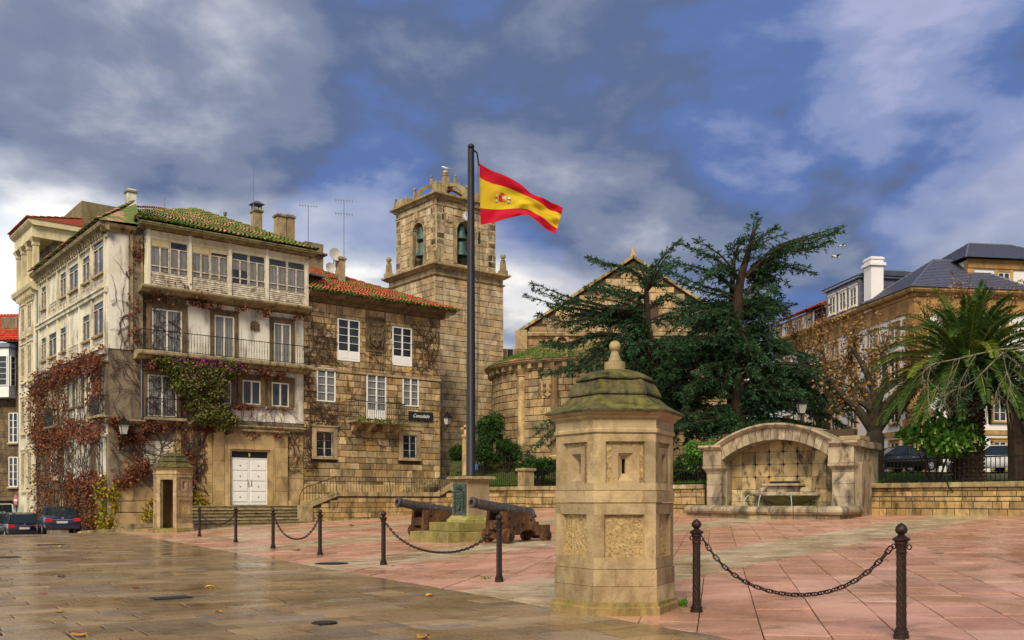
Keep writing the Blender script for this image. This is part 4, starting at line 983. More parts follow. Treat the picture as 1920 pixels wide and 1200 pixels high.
MB().tube([(1.9-0.25, -0.16, 15.7), (1.9-0.25, -0.16, 6.0)], 0.05, 8).build('downpipe', M['zinc'], A)
# roof of the corner house
rf = MB(); E1, E2, Rk, R2 = (1.30,-1.10,16.26), (11.62,-1.10,16.26), (6.3,4.5,19.0), (2.3,4.5,18.15)
bk1, bk2 = (1.30, 12, 16.3), (11.62, 12, 16.3)
rf.add([(p[0],p[1],p[2]-0.22) for p in (E1, E2, Rk, R2, bk2, bk1, (6.3,8,19.0), (2.3,8,18.15))], [(0,1,2,3),(1,4,6,2),(4,5,7,6),(5,0,3,7),(3,2,6,7)])
roofA = rf.build('roof', M['tile_moss'], A)
tiles(roofA, E1, E2, (6.3,4.5,19.0), (2.3,4.5,18.15), M['tile_moss'], pitch=0.26)
tiles(roofA, (1.30,12,16.3), E1, (2.3,4.5,18.15), (2.3,8,18.15), M['tile_moss'], pitch=0.26); tiles(roofA, E2, (11.62,12,16.3), (6.3,8,19.0), (6.3,4.5,19.0), M['tile_moss'], pitch=0.26)
rw = MB(); rw.add([(-0.6,-0.5,15.99),(1.5,-0.5,16.1),(-0.6,DA,15.95),(2.2,DA,18.05),(2.2,2.5,18.05)], [(0,1,4),(0,4,3,2)]); rw.build('roof', M['tile_moss'], A)
tiles(roofA, (-0.62,DA,16.04), (-0.62,-0.5,16.04), (2.2,2.5,18.2), (2.2,DA,18.2), M['tile_moss'], pitch=0.26)
N = 5200; f1, f2 = rng.random(N), rng.random(N)**2.2; Pm = np.zeros((N,3))
for i in range(N):
    a_ = Vector(E1).lerp(Vector(E2), f1[i]); b_ = Vector(R2).lerp(Vector(Rk), f1[i]); Pm[i] = a_.lerp(b_, f2[i])+Vector((0,0,0.05))
nz = np.array([mnoise.noise(Vector(p)*0.7) for p in Pm]); Pm = Pm[nz > 0.02]
k_ = len(Pm); D = rng.normal(size=(k_,3))*0.6+[0,-0.2,0.9]
link('moss', blades(Pm, D, rng.uniform(0.05,0.14,k_), rng.uniform(0.04,0.09,k_), M['moss'], 'moss'), roofA)['kind'] = 'stuff'
def chimney(parent, x, y, z0, z1, w, d, mat='granite', cap='cornice', pots=0, hood=False):
    c = MB().bev(x-w/2, x+w/2, y-d/2, y+d/2, z0, z1, 0.02).build('chimney', M[mat], parent)
    MB().bev(x-w/2-0.07, x+w/2+0.07, y-d/2-0.07, y+d/2+0.07, z1-0.22, z1-0.08, 0.02).build('chimney_cap', M[cap], c)
    if hood:
        m = MB()
        for sx_ in (-1,1):
            for sy_ in (-1,1): m.cbox((x+sx_*w*0.4, y+sy_*d*0.4, z1+0.15), (0.07,0.07,0.3))
        m.loft([[(x-w*0.75,y-d*0.75,z1+0.3),(x+w*0.75,y-d*0.75,z1+0.3),(x+w*0.75,y+d*0.75,z1+0.3),(x-w*0.75,y+d*0.75,z1+0.3)],[(x-0.08,y-0.08,z1+0.55),(x+0.08,y-0.08,z1+0.55),(x+0.08,y+0.08,z1+0.55),(x-0.08,y+0.08,z1+0.55)]]); m.build('chimney_hood', M['slate'], c)
    for q in range(pots): MB().lathe([(0.12,z1-0.1),(0.11,z1+0.35),(0.14,z1+0.37),(0.13,z1+0.45)], 8, (x-w/2+w*(q+0.5)/pots, y, 0)).build('chimney_pot', M['tile_red'], c)
    return c
def local(px, py, Y):
    w = at(px, py, Y)-P0; return (w.x*U[0]+w.y*U[1], w.x*W[0]+w.y*W[1], w.z)
x_, y_, z1_ = local(245, 356, 57); chimney(A, x_, y_, 16.5, z1_, 0.5, 0.5, 'render_white', hood=False)
x_, y_, z1_ = local(481, 393, 62); chimney(A, x_, y_, 17.0, z1_, 0.55, 0.55, 'granite', hood=True)
x_, y_, z1_ = local(525, 402, 63); chimney(A, x_, y_, 16.5, z1_, 0.6, 0.6, 'granite'); x_, y_, z1_ = local(542, 404, 63.4); chimney(A, x_, y_, 16.5, z1_, 0.55, 0.55, 'church', hood=False, pots=0)
x_, y_, z1_ = local(422, 398, 60); MB().lathe([(0.06,17.5),(0.06,z1_-0.2),(0.11,z1_-0.18),(0.11,z1_)], 8, (x_, y_, 0)).build('vent_pipe', M['cornice'], A)
x0_, y0_, z0_ = local(255, 391, 63); MB().box(x0_, x0_+3.0, y0_, y0_+3, 14, z0_).build('rear_wall', M['cream'], A)
ra = Vector(local(248, 389, 62.6)); rb_ = Vector(local(312, 393, 66)); tiles(roofA, ra, rb_, rb_+Vector((-0.3,2.2,0.6)), ra+Vector((0.3,2.2,0.6)), M['tile_red'])
x0_, y0_, z0_ = local(572, 452, 61.5); MB().box(x0_, x0_+1.3, y0_, y0_+3, 12, z0_).build('stair_house', M['cornice'], A); MB().bev(x0_-0.2, x0_+1.5, y0_-0.2, y0_+3.2, z0_-0.75, z0_-0.6, 0.02).build('stair_house_slab', M['darkstone'], A)
def aerial(px, base, top, Y, kind, label):
    p = at(px, base, Y); q = at(px, top, Y); h = q.z-p.z; a = empty('aerial', p); tag(a, label, 'aerial', 'aerials on the old roofs')
    m = MB(); m.tube([(0,0,-0.8),(0,0,h)], 0.022, 5); m.build('mast', M['zinc'], a)
    if kind:
        for k in range(kind):
            z = h*(1-0.22*k); m = MB(); m.tube([(-0.6,0,z+0.05),(0.6,0,z-0.05)], 0.014, 4)
            for q_ in np.linspace(-0.55, 0.55, 7): m.tube([(q_,-0.22,z-q_*0.08),(q_,0.22,z-q_*0.08)], 0.009, 4); m.tube([(q_,0,z-q_*0.08-0.16),(q_,0,z-q_*0.08+0.16)], 0.009, 4)
            m.build('antenna_array', M['zinc'], a)
aerial(475, 420, 308, 61, 0, 'tall thin whip aerial above the mossy roof'); aerial(309, 392, 357, 62, 0, 'short stub aerial at the left of the mossy roof')
aerial(578, 450, 386, 63, 1, 'television aerial next to the twin chimneys'); aerial(645, 490, 376, 63, 2, 'tall television aerial over the red tiled roof')
# ================================================================ stone house in the middle
PB = P0+Vector((U[0]*LA, U[1]*LA, 0)); SB = LA
B = empty('stone_house', PB, UANG); tag(B, 'three-storey stone block house with white windows, red tiled roof and bare vines', 'house')
LB, DB, ZB = 9.80, 8.4, 13.45
MB().box(0.0, LB, 0.06, DB, -1.0, ZB).build('wall', M['mortar'], B)
def rB(*r):
    q = rect(fac, *r); return (q[0]-SB, q[1], q[2], q[3])
wins = [(rB(633,674.5,599,677), dict(rows=4, panel=0.55, curtain=0.0)), (rB(736,772,614,686), dict(rows=4, panel=0.55)),
        (rB(594,629,690,753), dict(rows=4, curtain=1.0)), (rB(687.5,724,700,786), dict(rows=5, panel=0.5, curtain=1.0)), (rB(755,785,706,762), dict(rows=4, curtain=1.0))]
gw_ = [(rB(592.5,624,809.5,857), dict(rows=3, fr='white_wood')), (rB(755,781,815.5,860), dict(rows=3, fr='white_wood'))]
rl = rB(686, 723, 594, 660)
holes = []
for r, k in wins:
    holes.append((r[0]-r[2]/2-0.02, r[0]+r[2]/2+0.02, r[1]-0.02, r[1]+r[3]+0.02)); window(B, (r[0], 0.06, r[1]), 0, r[2], r[3], cols=2, **k, sill=False, depth=0.085)
for r, k in gw_:
    holes.append((r[0]-r[2]/2-0.3, r[0]+r[2]/2+0.3, r[1]-0.32, r[1]+r[3]+0.34)); o = window(B, (r[0], 0.06, r[1]), 0, r[2], r[3], cols=2, **k, surround='granite', sw=0.29, sdep=0.13, swtop=0.3, sill=True, depth=0.04)
    m = MB(); n = 6
    for i in range(n): x = -r[2]/2+0.04+(r[2]-0.08)*i/(n-1); m.tube([(x,-0.12,0.02),(x,-0.12,r[3]-0.02)], 0.012, 4)
    for i in range(4): z = 0.3+(r[3]-0.32)*i/3; m.tube([(-r[2]/2,-0.12,z),(r[2]/2,-0.12,z)], 0.010, 4)
    for i in range(4): cx = -r[2]/2+(i+0.5)*r[2]/4; m.tube([(cx+0.09*math.cos(a), -0.13, 0.14+0.09*math.sin(a)) for a in np.linspace(0, 2*PI, 9)], 0.012, 4)
    m.build('iron_grille', M['rail'], o)
holes.append((rl[0]-rl[2]/2, rl[0]+rl[2]/2, rl[1], rl[1]+rl[3]))
co = empty('coat_of_arms', (rl[0], 0.06, rl[1]), 0, B); w_, h_ = rl[2], rl[3]
MB().box(-w_/2, w_/2, -0.02, 0, 0, h_).build('field', M['darkstone'], co)
m = MB()
for x0, x1, z0, z1 in ((-w_/2,w_/2,0,0.12),(-w_/2,w_/2,h_-0.1,h_),(-w_/2,-w_/2+0.1,0.12,h_-0.1),(w_/2-0.1,w_/2,0.12,h_-0.1)): m.box(x0, x1, -0.10, -0.021, z0, z1)
m.build('relief_frame', M['darkstone'], co)
shield(co, (0, -0.02, 0.15), 0, w_*0.72, h_*0.82, M['darkstone'], 'relief_shield', 0.12)
holes_f = holes
rects = courses(0.02, LB, 1.0, ZB-0.02, holes_f, (0.26, 0.50), (0.35, 1.1), 0.034, seed=21)
scatter(B, wall_items(rects, 0, 0.06, 0, 0.06), M['ashlar'])
MB().box(LB-0.0, LB+0.05, 0.05, DB, -1, ZB).build('side_wall', M['ashlar'], B)
# plinth of larger pale blocks
MB().box(-0.02, LB+0.12, -0.10, 0.058, -1, 2.55).build('plinth', M['mortar'], B)
scatter(B, wall_items(courses(0, LB+0.16, 0.2, 2.55, (), (0.52, 0.66), (0.6, 1.25), 0.032, seed=5), -0.03, -0.10, 0, 0.10), M['ashlar_pale'], 'plinth_block')
MB().bev(0, LB+0.05, -0.06, 0.0, 9.98-0.62, 9.98-0.47, 0.012).build('string_course', M['granite'], B)
# eaves and roof
m = MB(); pr = [(0.05,13.42),(-0.15,13.45),(-0.28,13.62),(-0.62,13.70),(-0.78,13.84),(-0.80,13.98),(0.05,14.0)]
m.loft([[(x, p[0], p[1]) for p in pr] for x in (0.02, LB+0.02)]); m.build('eave_cornice', M['darkstone'], B)
m = MB(); m.loft([[(LB-p[0]+0.0, y, p[1]) for p in pr] for y in (-0.8, DB)]); m.build('eave_cornice', M['darkstone'], B)
e1, e2, e3, rk, rk0 = (0.0,-0.95,14.0), (LB+0.95,-0.95,14.0), (LB+0.95,DB,14.0), (2.3,4.2,16.55), (0.0,4.2,16.55)
MB().add([e1, e2, rk, rk0, e3, (2.3,DB,16.55)], [(0,1,2,3),(1,4,5,2)]).build('roof', M['tile_red'], B)
roofB = [o for o in B.children if o.name.startswith('roof')][0]
tiles(roofB, e1, e2, rk, rk0, M['tile_red'], pitch=0.25); tiles(roofB, e2, e3, (2.3,DB,16.55), rk, M['tile_red'], pitch=0.25)
N = 900; Pm = np.stack([rng.random(N)**1.8*5.5, -0.8+rng.random(N)*3.6, np.zeros(N)], 1); Pm[:,2] = 14.0+(Pm[:,1]+0.95)/5.15*2.55+0.06
nz = np.array([mnoise.noise(Vector(p)*0.9) for p in Pm]); Pm = Pm[(nz > 0.0)]; k_ = len(Pm)
link('moss', blades(Pm, rng.normal(size=(k_,3))*0.6+[0,-0.2,0.9], rng.uniform(0.06,0.16,k_), rng.uniform(0.04,0.09,k_), M['moss'], 'moss'), roofB)['kind'] = 'stuff'
Pe = np.stack([rng.random(500)*(LB+0.9), np.full(500,-0.95)+rng.normal(size=500)*0.06, np.full(500,14.02)], 1)
link('moss', blades(Pe, rng.normal(size=(500,3))*0.5+[0,-0.5,-0.1], rng.uniform(0.08,0.2,500), rng.uniform(0.05,0.1,500), M['moss'], 'moss'), roofB)['kind'] = 'stuff'
def localB(px, py, Y): q = local(px, py, Y); return (q[0]-SB, q[1], q[2])
x_, y_, z1_ = localB(638, 482, 60.5); chimney(B, x_, y_, 14.5, z1_, 0.42, 0.55, 'granite')
x_, y_, z_ = localB(592, 516, 58.5); MB().bev(x_-0.45, x_+0.5, y_-0.3, y_+0.4, z_-0.12, z_, 0.02).build('skylight', M['zinc'], roofB)
def dish(px, py, Y, r_, lb):
    p = at(px, py, Y); d = empty('satellite_dish', p, R(35)); tag(d, lb, 'satellite dish', 'dishes on the stone house roof')
    m = MB(); m.M = Matrix.Rotation(R(80), 4, 'X'); m.lathe([(0.01,0.0),(r_*0.5,0.03),(r_,0.12),(r_,0.10),(r_*0.5,0.01)], 14, cap=False); m.build('reflector', M['marble'], d, smooth=True)
    m = MB(); m.tube([(0,0,0),(0,0.15,-0.1),(0,0.2,-0.9)], 0.03, 5); m.build('arm', M['zinc'], d)
dish(628, 478, 60.2, 0.42, 'upper round satellite dish beside the roof chimney'); dish(619, 503, 59.8, 0.34, 'lower round satellite dish on the red tiled roof')
# stone balcony
bb = empty('balcony', (0,0,0), 0, B); q0, q1 = fac(668, 785, -0.9)[0]-SB, fac(762, 788, -0.9)[0]-SB; zf = fac(715, 789, -0.9)[1]
MB().bev(q0-0.05, q1+0.05, -1.0, -0.001, zf-0.16, zf, 0.03).build('balcony_slab', M['granite'], bb)
for i in range(4):
    x = q0+0.25+(q1-q0-0.5)*i/3; m = MB(); m.loft([[(x-0.12,p[0],p[1]) for p in [(0,zf-0.16),(-0.8,zf-0.16),(-0.8,zf-0.3),(-0.45,zf-0.42),(-0.25,zf-0.62),(0,zf-0.72)]],[(x+0.12,p[0],p[1]) for p in [(0,zf-0.16),(-0.8,zf-0.16),(-0.8,zf-0.3),(-0.45,zf-0.42),(-0.25,zf-0.62),(0,zf-0.72)]]]); m.build('bracket', M['granite'], bb)
railing(bb, [(q0,-0.01,zf),(q0,-0.92,zf),(q1,-0.92,zf),(q1,-0.01,zf)], 1.12, 0.155)
k_ = 420; Pg = np.stack([q0+rng.random(k_)*(q1-q0), -0.85-rng.random(k_)*0.2, zf-0.12+rng.random(k_)*0.16], 1)
link('weeds', blades(Pg, rng.normal(size=(k_,3))+[0,-0.5,0.3], rng.uniform(0.08,0.25,k_), rng.uniform(0.04,0.1,k_), M['moss'], 'weeds'), bb)['kind'] = 'stuff'
def text_mesh(txt, size, mat, shear=0.0, ext=0.004, align='CENTER', bold=0.0):
    cu_ = bpy.data.curves.new('txt', 'FONT'); cu_.body = txt; cu_.size = size; cu_.extrude = ext; cu_.shear = shear; cu_.align_x = align; cu_.align_y = 'CENTER'; cu_.offset = bold; cu_.resolution_u = 3
    o = bpy.data.objects.new('txt', cu_); COL.objects.link(o); bpy.context.view_layer.update()
    me = bpy.data.meshes.new_from_object(o.evaluated_get(bpy.context.evaluated_depsgraph_get())); bpy.data.objects.remove(o); me.materials.clear(); me.materials.append(mat); return me
sg = rB(765, 810, 773, 788); sgn = empty('name_sign', (0,0,0)); sgn.matrix_world = B.matrix_basis @ Matrix.Translation((sg[0], -0.02, sg[1]+sg[3]/2)); tag(sgn, 'dark shop sign with white script lettering on the stone house', 'sign')
m = MB(); hw, hh = sg[2]/2, sg[3]/2
m.extr_y([(-hw,-hh),(-hw*0.9,-hh*1.05),(0,-hh),(hw*0.9,-hh*1.05),(hw,-hh),(hw*1.02,0),(hw,hh),(hw*0.92,hh*1.12),(hw*0.4,hh),(-hw*0.4,hh),(-hw*0.92,hh*1.12),(-hw,hh),(-hw*1.02,0)], -0.09, -0.03); m.build('board', plain('sign_slate', '23242a', 0.5, scale=5), sgn)
tx = link('lettering', text_mesh('Consulado', 0.34, M['white_clean'], 0.45), sgn, (0,-0.094,0.0), rot=(R(90),0,0)); tx.scale = (0.86,1,1)
def wall_lantern(loc, rz, label, wall=0.0, sc=1.0):
    r = empty('wall_lantern', loc, rz); r.scale = (sc,)*3; tag(r, label, 'lantern', 'wall lanterns')
    m = MB(); m.tube([(0,0,-0.55),(0,-0.05,-0.45),(0,-0.32,-0.30),(0,-0.46,-0.16),(0,-0.46,-0.05)], 0.022, 6); m.tube([(0,0,-0.15),(0,-0.18,-0.2),(0,-0.34,-0.31)], 0.016, 5); m.box(-0.05,0.05,-0.02,0.0,-0.7,-0.1); m.build('bracket', M['iron'], r)
    sq_ = lambda h, z: [(-h,-0.46-h,z),(h,-0.46-h,z),(h,-0.46+h,z),(-h,-0.46+h,z)]
    MB().loft([sq_(0.10,-0.02), sq_(0.17,0.36)]).build('lamp_glass', M['lamp_glass'], r)
    m = MB()
    for i in range(4): m.tube([sq_(0.10,-0.02)[i], sq_(0.175,0.36)[i]], 0.012, 4)
    m.loft([sq_(0.12,-0.06), sq_(0.12,-0.02)]); m.build('cage', M['iron'], r)
    MB().loft([sq_(0.23,0.36), sq_(0.23,0.385), sq_(0.15,0.50), sq_(0.09,0.55), sq_(0.09,0.60), sq_(0.03,0.66), sq_(0.02,0.74)]).build('lamp_hood', M['iron'], r)
    return r
lp = fac(826, 796, 0.0); mw = B.matrix_basis @ Vector((lp[0]-SB, -0.03, lp[1])); wall_lantern((LBp := mw), UANG+R(20), 'black wall lantern at the right corner of the stone house', sc=1.15)
ll = lef(228, 818, -0.1); mw = A.matrix_basis @ Vector((0.55, -0.2, fac(236, 815)[1])); wall_lantern(mw, UANG, 'wall lantern amid red creeper on the corner house', sc=1.25)
# stair terrace in front of the stone house
ST = empty('stair_terrace', PB, UANG); tag(ST, 'stone stair terrace with block parapet in front of the stone house', 'stairs')
yw = -2.6
def fs_(px, py, yo=yw): q = fac(px, py, yo); return (q[0]-SB, q[1])
A0, A1, A2, A3 = fs_(584,950), fs_(632,931), fs_(822,930), fs_(858,908)
ztop = (A1[1]+A2[1])/2; prof_ = [(A0[0], A0[1]), (A1[0], ztop), (A2[0], ztop), (A3[0], A3[1])]
def stair_top(x):
    for (xa, za), (xb, zb_) in zip(prof_, prof_[1:]):
        if x <= xb: return za+(zb_-za)*(x-xa)/(xb-xa)
    return prof_[-1][1]
m = MB(); m.extr_y([(A0[0],-0.6)]+prof_+[(A3[0],-0.6)], yw, yw+0.32); m.build('parapet_core', M['mortar'], ST)
scatter(ST, wall_items(courses(A0[0], A3[0], 0.0, A3[1], (), (0.26, 0.36), (0.4, 0.8), 0.025, top=lambda x: stair_top(x)-0.02, seed=31), 0, yw, 0, 0.05), M['wallstone'])
for (xa, za), (xb, zb_) in zip(prof_, prof_[1:]):
    n = max(1, int((xb-xa)/0.62))
    for i in range(n):
        f0, f1 = i/n, (i+1)/n; p = [(xa+(xb-xa)*f0+0.006, za+(zb_-za)*f0), (xa+(xb-xa)*f1-0.006, za+(zb_-za)*f1)]
        m = MB(); m.loft([[(p[0][0],y,p[0][1]+0.0),(p[1][0],y,p[1][1]),(p[1][0],y,p[1][1]+0.26),(p[0][0],y,p[0][1]+0.26)] for y in (yw+0.42, yw-0.12)]); m.build('coping_stone', M['coping'], ST)
MB().bev(A0[0]-0.7, A0[0]+0.02, yw-0.12, yw+0.36, -0.5, A0[1]+0.05, 0.03).build('end_block', M['coping'], ST)
MB().box(A1[0], A3[0]+3, yw+0.33, -0.13, -0.6, ztop-0.05).build('landing', M['step'], ST)
for i in range(5): zz_ = ztop-0.05-0.17*(i+1); MB().bev(A1[0]-0.32*(i+1), A1[0]-0.32*i, yw+0.33, -0.13, -0.6, zz_, 0.012).build('step', M['step'], ST)
for i in range(7): MB().bev(A2[0]-1.8+0.34*i, A2[0]+4.5, yw+0.34, -0.14, ztop-0.06, ztop-0.05+0.16*(i+1), 0.012).build('step', M['step'], ST)
RL = empty('stair_railing', PB, UANG); tag(RL, 'long dark green handrail with thin bars on the stair terrace', 'railing')
rp = [(A0[0]-0.25, yw+0.1, A0[1]+0.26), (A1[0], yw+0.1, ztop+0.26), (A2[0], yw+0.1, ztop+0.26), (A3[0]+0.3, yw+0.1, A3[1]+0.30)]
railing(RL, rp, 0.86, 0.19, False, rails=(1.0,)); m = MB(); m.tube([(rp[0][0],yw+0.1,rp[0][2]+0.86),(rp[0][0]-0.25,yw+0.1,rp[0][2]+0.72),(rp[0][0]-0.42,yw+0.1,rp[0][2]+0.35),(rp[0][0]-0.45,yw+0.1,rp[0][2]-0.15)], 0.02, 5); m.build('end_curl', M['rail'], RL)
for x in (A1[0]-0.05, (A1[0]+A2[0])/2, A2[0]+0.1):
    m = MB(); m.tube([(x,yw+0.1,ztop+1.1),(x,yw-0.02,ztop+0.6),(x,yw-0.14,ztop+0.2),(x-0.05,yw-0.10,ztop-0.12)], 0.018, 5); m.build('brace', M['rail'], RL)
# litter bin
lb_ = on_ground(609, 970); lbn = empty('litter_bin', (lb_.x, lb_.y, lb_.z)); tag(lbn, 'grey cylindrical litter bin at the foot of the stair terrace', 'litter bin')
m = MB(); m.lathe([(0.26,0.10),(0.28,0.12),(0.28,0.92),(0.26,0.94),(0.25,0.90),(0.24,0.5)], 16); m.build('drum', M['gunmetal'], lbn, smooth=True)
m = MB(); m.lathe([(0.285,0.84),(0.295,0.85),(0.295,0.89),(0.285,0.90)], 16); m.build('rim', M['iron'], lbn); m = MB(); m.bev(-0.35,0.35,-0.35,0.35,-0.1,0.10,0.02); m.build('foot', M['coping'], lbn)
# ================================================================ bell tower
T0 = Vector((-5.478, 68.0, 0)); T = empty('bell_tower', T0, UANG); tag(T, 'square stone bell tower with arched belfry, clock and open stone crown', 'tower')
def plane_pt(o, d, px, py):
    u = (px-CX)/F; s = (u*o[1]-o[0])/(d[0]-u*d[1]); return s, EYE+(HY-py)/F*(o[1]+s*d[1])
S = 6.2; MB().box(0.06, S-0.06, 0.06, S-0.06, 2, 17.7).build('shaft', M['mortar'], T)
it = wall_items(courses(0.0, S, 3.0, 17.5, (), (0.36, 0.56), (0.5, 1.2), 0.028, seed=51), 0, 0.06, 0, 0.07)
it += [((0.06, S-x, z), R(-90), (w, 0.07, h)) for (x, z, w, h, r) in courses(0.0, S, 11.5, 17.5, (), (0.36, 0.56), (0.5, 1.2), 0.028, seed=52)]
it2 = [((S-0.06, x, z), R(90), (w, 0.07, h)) for (x, z, w, h, r) in courses(0.0, S, 6.0, 17.5, (), (0.6, 0.8), (0.9, 1.6), 0.028, seed=53)]
def sqring(m, prof, c, n=None):
    m.loft([[(c-h, c-h, z), (c+h, c-h, z), (c+h, c+h, z), (c-h, c+h, z)] for h, z in prof])
m = MB(); sqring(m, [(S/2-0.02,17.5),(S/2+0.04,17.52),(S/2+0.12,17.62),(S/2+0.12,17.66),(S/2-0.02,17.70),(S/2-0.02,18.02),(S/2+0.10,18.05),(S/2+0.28,18.18),(S/2+0.42,18.26),(S/2+0.42,18.38),(S/2-0.3,18.48)], S/2); m.build('lower_cornice', M['coping'], T)
i0 = 0.40; s2 = S-2*i0; z0, z1 = 18.46, 23.15
# belfry walls with arched openings on all four sides
oF, oL = T0+Vector((U[0]*i0+W[0]*i0, U[1]*i0+W[1]*i0, 0)), None
xa, zt_ = plane_pt(oF, U, 858.5, 426); xb, zb_ = plane_pt(oF, U, 884.5, 500); aw = 1.45; ax = 2.55; oz, oh = 18.75, 3.15
def arch_pts(w, oz_, oh_, n=10): return [(w/2*math.cos(a), oz_+oh_-w/2+w/2*math.sin(a)) for a in np.linspace(0, PI, n)]
blk = []
for k in range(4):
    rz = k*PI/2; c, s = math.cos(rz), math.sin(rz); ctr = S/2
    def tl(x, y): return (ctr+(x-s2/2)*c-(y-s2/2)*s, ctr+(x-s2/2)*s+(y-s2/2)*c)
    m = MB(); o_ = tl(0, 0); m.M = Matrix.Translation((o_[0], o_[1], 0)) @ Matrix.Rotation(rz, 4, 'Z')
    cx = ax if k in (0,) else s2/2+ (0.35 if k == 3 else 0); th = 0.7
    m.box(0, cx-aw/2, 0.06, th, z0, z1); m.box(cx+aw/2, s2, 0.06, th, z0, z1); m.box(cx-aw/2, cx+aw/2, 0.06, th, z0, oz)
    ap = arch_pts(aw, oz, oh)
    for p, q in zip(ap, ap[1:]):
        m.loft([[(cx+p[0],y,p[1]),(cx+q[0],y,q[1]),(cx+q[0],y,z1),(cx+p[0],y,z1)] for y in (th, 0.06)])
    m.build('belfry_wall', M['tower'], T)
    v = MB(); v.M = m.M
    an = np.linspace(0, PI, 12); r0, r1 = aw/2, aw/2+0.32; zc = oz+oh-aw/2
    for a0, a1 in zip(an, an[1:]):
        a0 += 0.012; a1 -= 0.012
        v.loft([[(cx+r0*math.cos(a0),y,zc+r0*math.sin(a0)),(cx+r1*math.cos(a0),y,zc+r1*math.sin(a0)),(cx+r1*math.cos(a1),y,zc+r1*math.sin(a1)),(cx+r0*math.cos(a1),y,zc+r0*math.sin(a1))] for y in (0.3, -0.03)])
    for sg_ in (-1, 1):
        q = cx+sg_*(aw/2+0.15); v.box(q-0.15, q+0.15, -0.03, 0.3, oz, zc-0.01)
    v.build('arch_ring', M['coping'], T)
    hl = [(cx-aw/2-0.31, cx+aw/2+0.31, oz, oz+oh+0.30)]
    for (x, z, w, h, r) in courses(0.0, s2, z0, z1, hl, (0.38, 0.56), (0.5, 1.15), 0.028, seed=60+k):
        p = tl(x, 0.06); blk.append(((p[0], p[1], z), rz, (w, 0.06, h)))
    if k in (0, 3):
        b_ = empty('bell_frame', (0,0,0), 0, T); mm = MB(); mm.M = m.M; mm.box(cx-aw/2, cx+aw/2, 0.35, 0.5, oz+2.05, oz+2.25); mm.build('beam', M['wood'], b_)
        for bz, br in ((oz+0.72, 0.55), (oz+1.95, 0.46)):
            mm = MB(); mm.M = m.M @ Matrix.Translation((cx-0.05, 0.45, bz)); mm.lathe([(br*0.98,0.0),(br,0.03),(br*0.86,0.18),(br*0.68,0.45),(br*0.60,0.75),(br*0.55,0.95),(br*0.35,1.08),(br*0.1,1.12),(br*0.1,1.25)], 16); mm.build('bell', M['bell'], b_, smooth=True)
        mm = MB(); mm.M = m.M
        for q in range(8): x = cx-aw/2+aw*(q+0.5)/8; mm.tube([(x-0.06,0.2,oz),(x+0.06,0.2,oz+0.35),(x-0.06,0.2,oz+0.72)], 0.016, 4); mm.tube([(x+0.06,0.2,oz),(x-0.06,0.2,oz+0.35),(x+0.06,0.2,oz+0.72)], 0.016, 4)
        mm.tube([(cx-aw/2,0.2,oz+0.73),(cx+aw/2,0.2,oz+0.73)], 0.022, 4); mm.build('opening_grille', M['iron'], b_)
    if k == 0:    # clock and arms on the front right face
        kx, kz = plane_pt(oF, U, 873, 405)
        ck = empty('clock', (*tl(kx, 0.0), kz), rz, T)
        m2 = MB(); m2.M = Matrix.Rotation(R(90), 4, 'X'); m2.lathe([(0.42,-0.08),(0.44,0.06),(0.36,0.08),(0.34,0.05)], 24); m2.build('clock_surround', M['church'], ck)
        m2 = MB(); m2.M = Matrix.Rotation(R(90), 4, 'X'); m2.lathe([(0.33,0.02),(0.33,0.055)], 24); m2.build('clock_face', M['white_clean'], ck)
        m2 = MB()
        for h in range(12): a = h*PI/6; m2.M = Matrix.Translation((0.26*math.sin(a), -0.06, 0.26*math.cos(a))) @ Matrix.Rotation(a, 4, 'Y'); m2.box(-0.022, 0.022, -0.006, 0.004, -0.045, 0.045)
        m2.M = None; m2.build('hour_marks', M['black'], ck)
        m2 = MB(); m2.box(-0.02,0.02,-0.075,-0.065,-0.05,0.24); m2.M = Matrix.Rotation(R(-4), 4, 'Y'); m2.box(-0.024,0.024,-0.085,-0.076,-0.04,0.16); m2.build('clock_hands', M['black'], ck)
        p = plane_pt(oF, U, 841, 418); shield(T, (*tl(p[0], -0.02), p[1]), rz, 0.5, 0.75, M['tower'], 'coat_of_arms', 0.07)
        p = plane_pt(oF, U, 874, 387); shield(T, (*tl(p[0], -0.04), p[1]-0.1), rz, 0.75, 1.0, M['church'], 'coat_of_arms', 0.1)
    if k == 3: p = tl(s2/2+0.2, -0.03); shield(T, (p[0], p[1], 22.0), rz, 0.5, 0.75, M['church'], 'coat_of_arms', 0.07)
scatter(T, it+blk, M['tower'])
scatter(T, it2, M['tower'], 'side_block')
MB().box(i0+0.7, S-i0-0.7, i0+0.7, S-i0-0.7, 18.4, 18.7).build('belfry_floor', M['darkstone'], T)
m = MB(); c_ = S/2; h2 = s2/2; sqring(m, [(h2-0.02,22.72),(h2+0.05,22.74),(h2+0.05,22.82),(h2-0.02,22.84)], c_); m.build('string_course', M['coping'], T)
m = MB(); sqring(m, [(h2,23.15),(h2+0.10,23.2),(h2+0.18,23.32),(h2+0.38,23.42),(h2+0.38,23.54),(h2+0.30,23.58),(h2-0.6,23.62)], c_); m.build('upper_cornice', M['coping'], T)
sqc = lambda x, y, h, z: [(x-h,y-h,z),(x+h,y-h,z),(x+h,y+h,z),(x-h,y+h,z)]
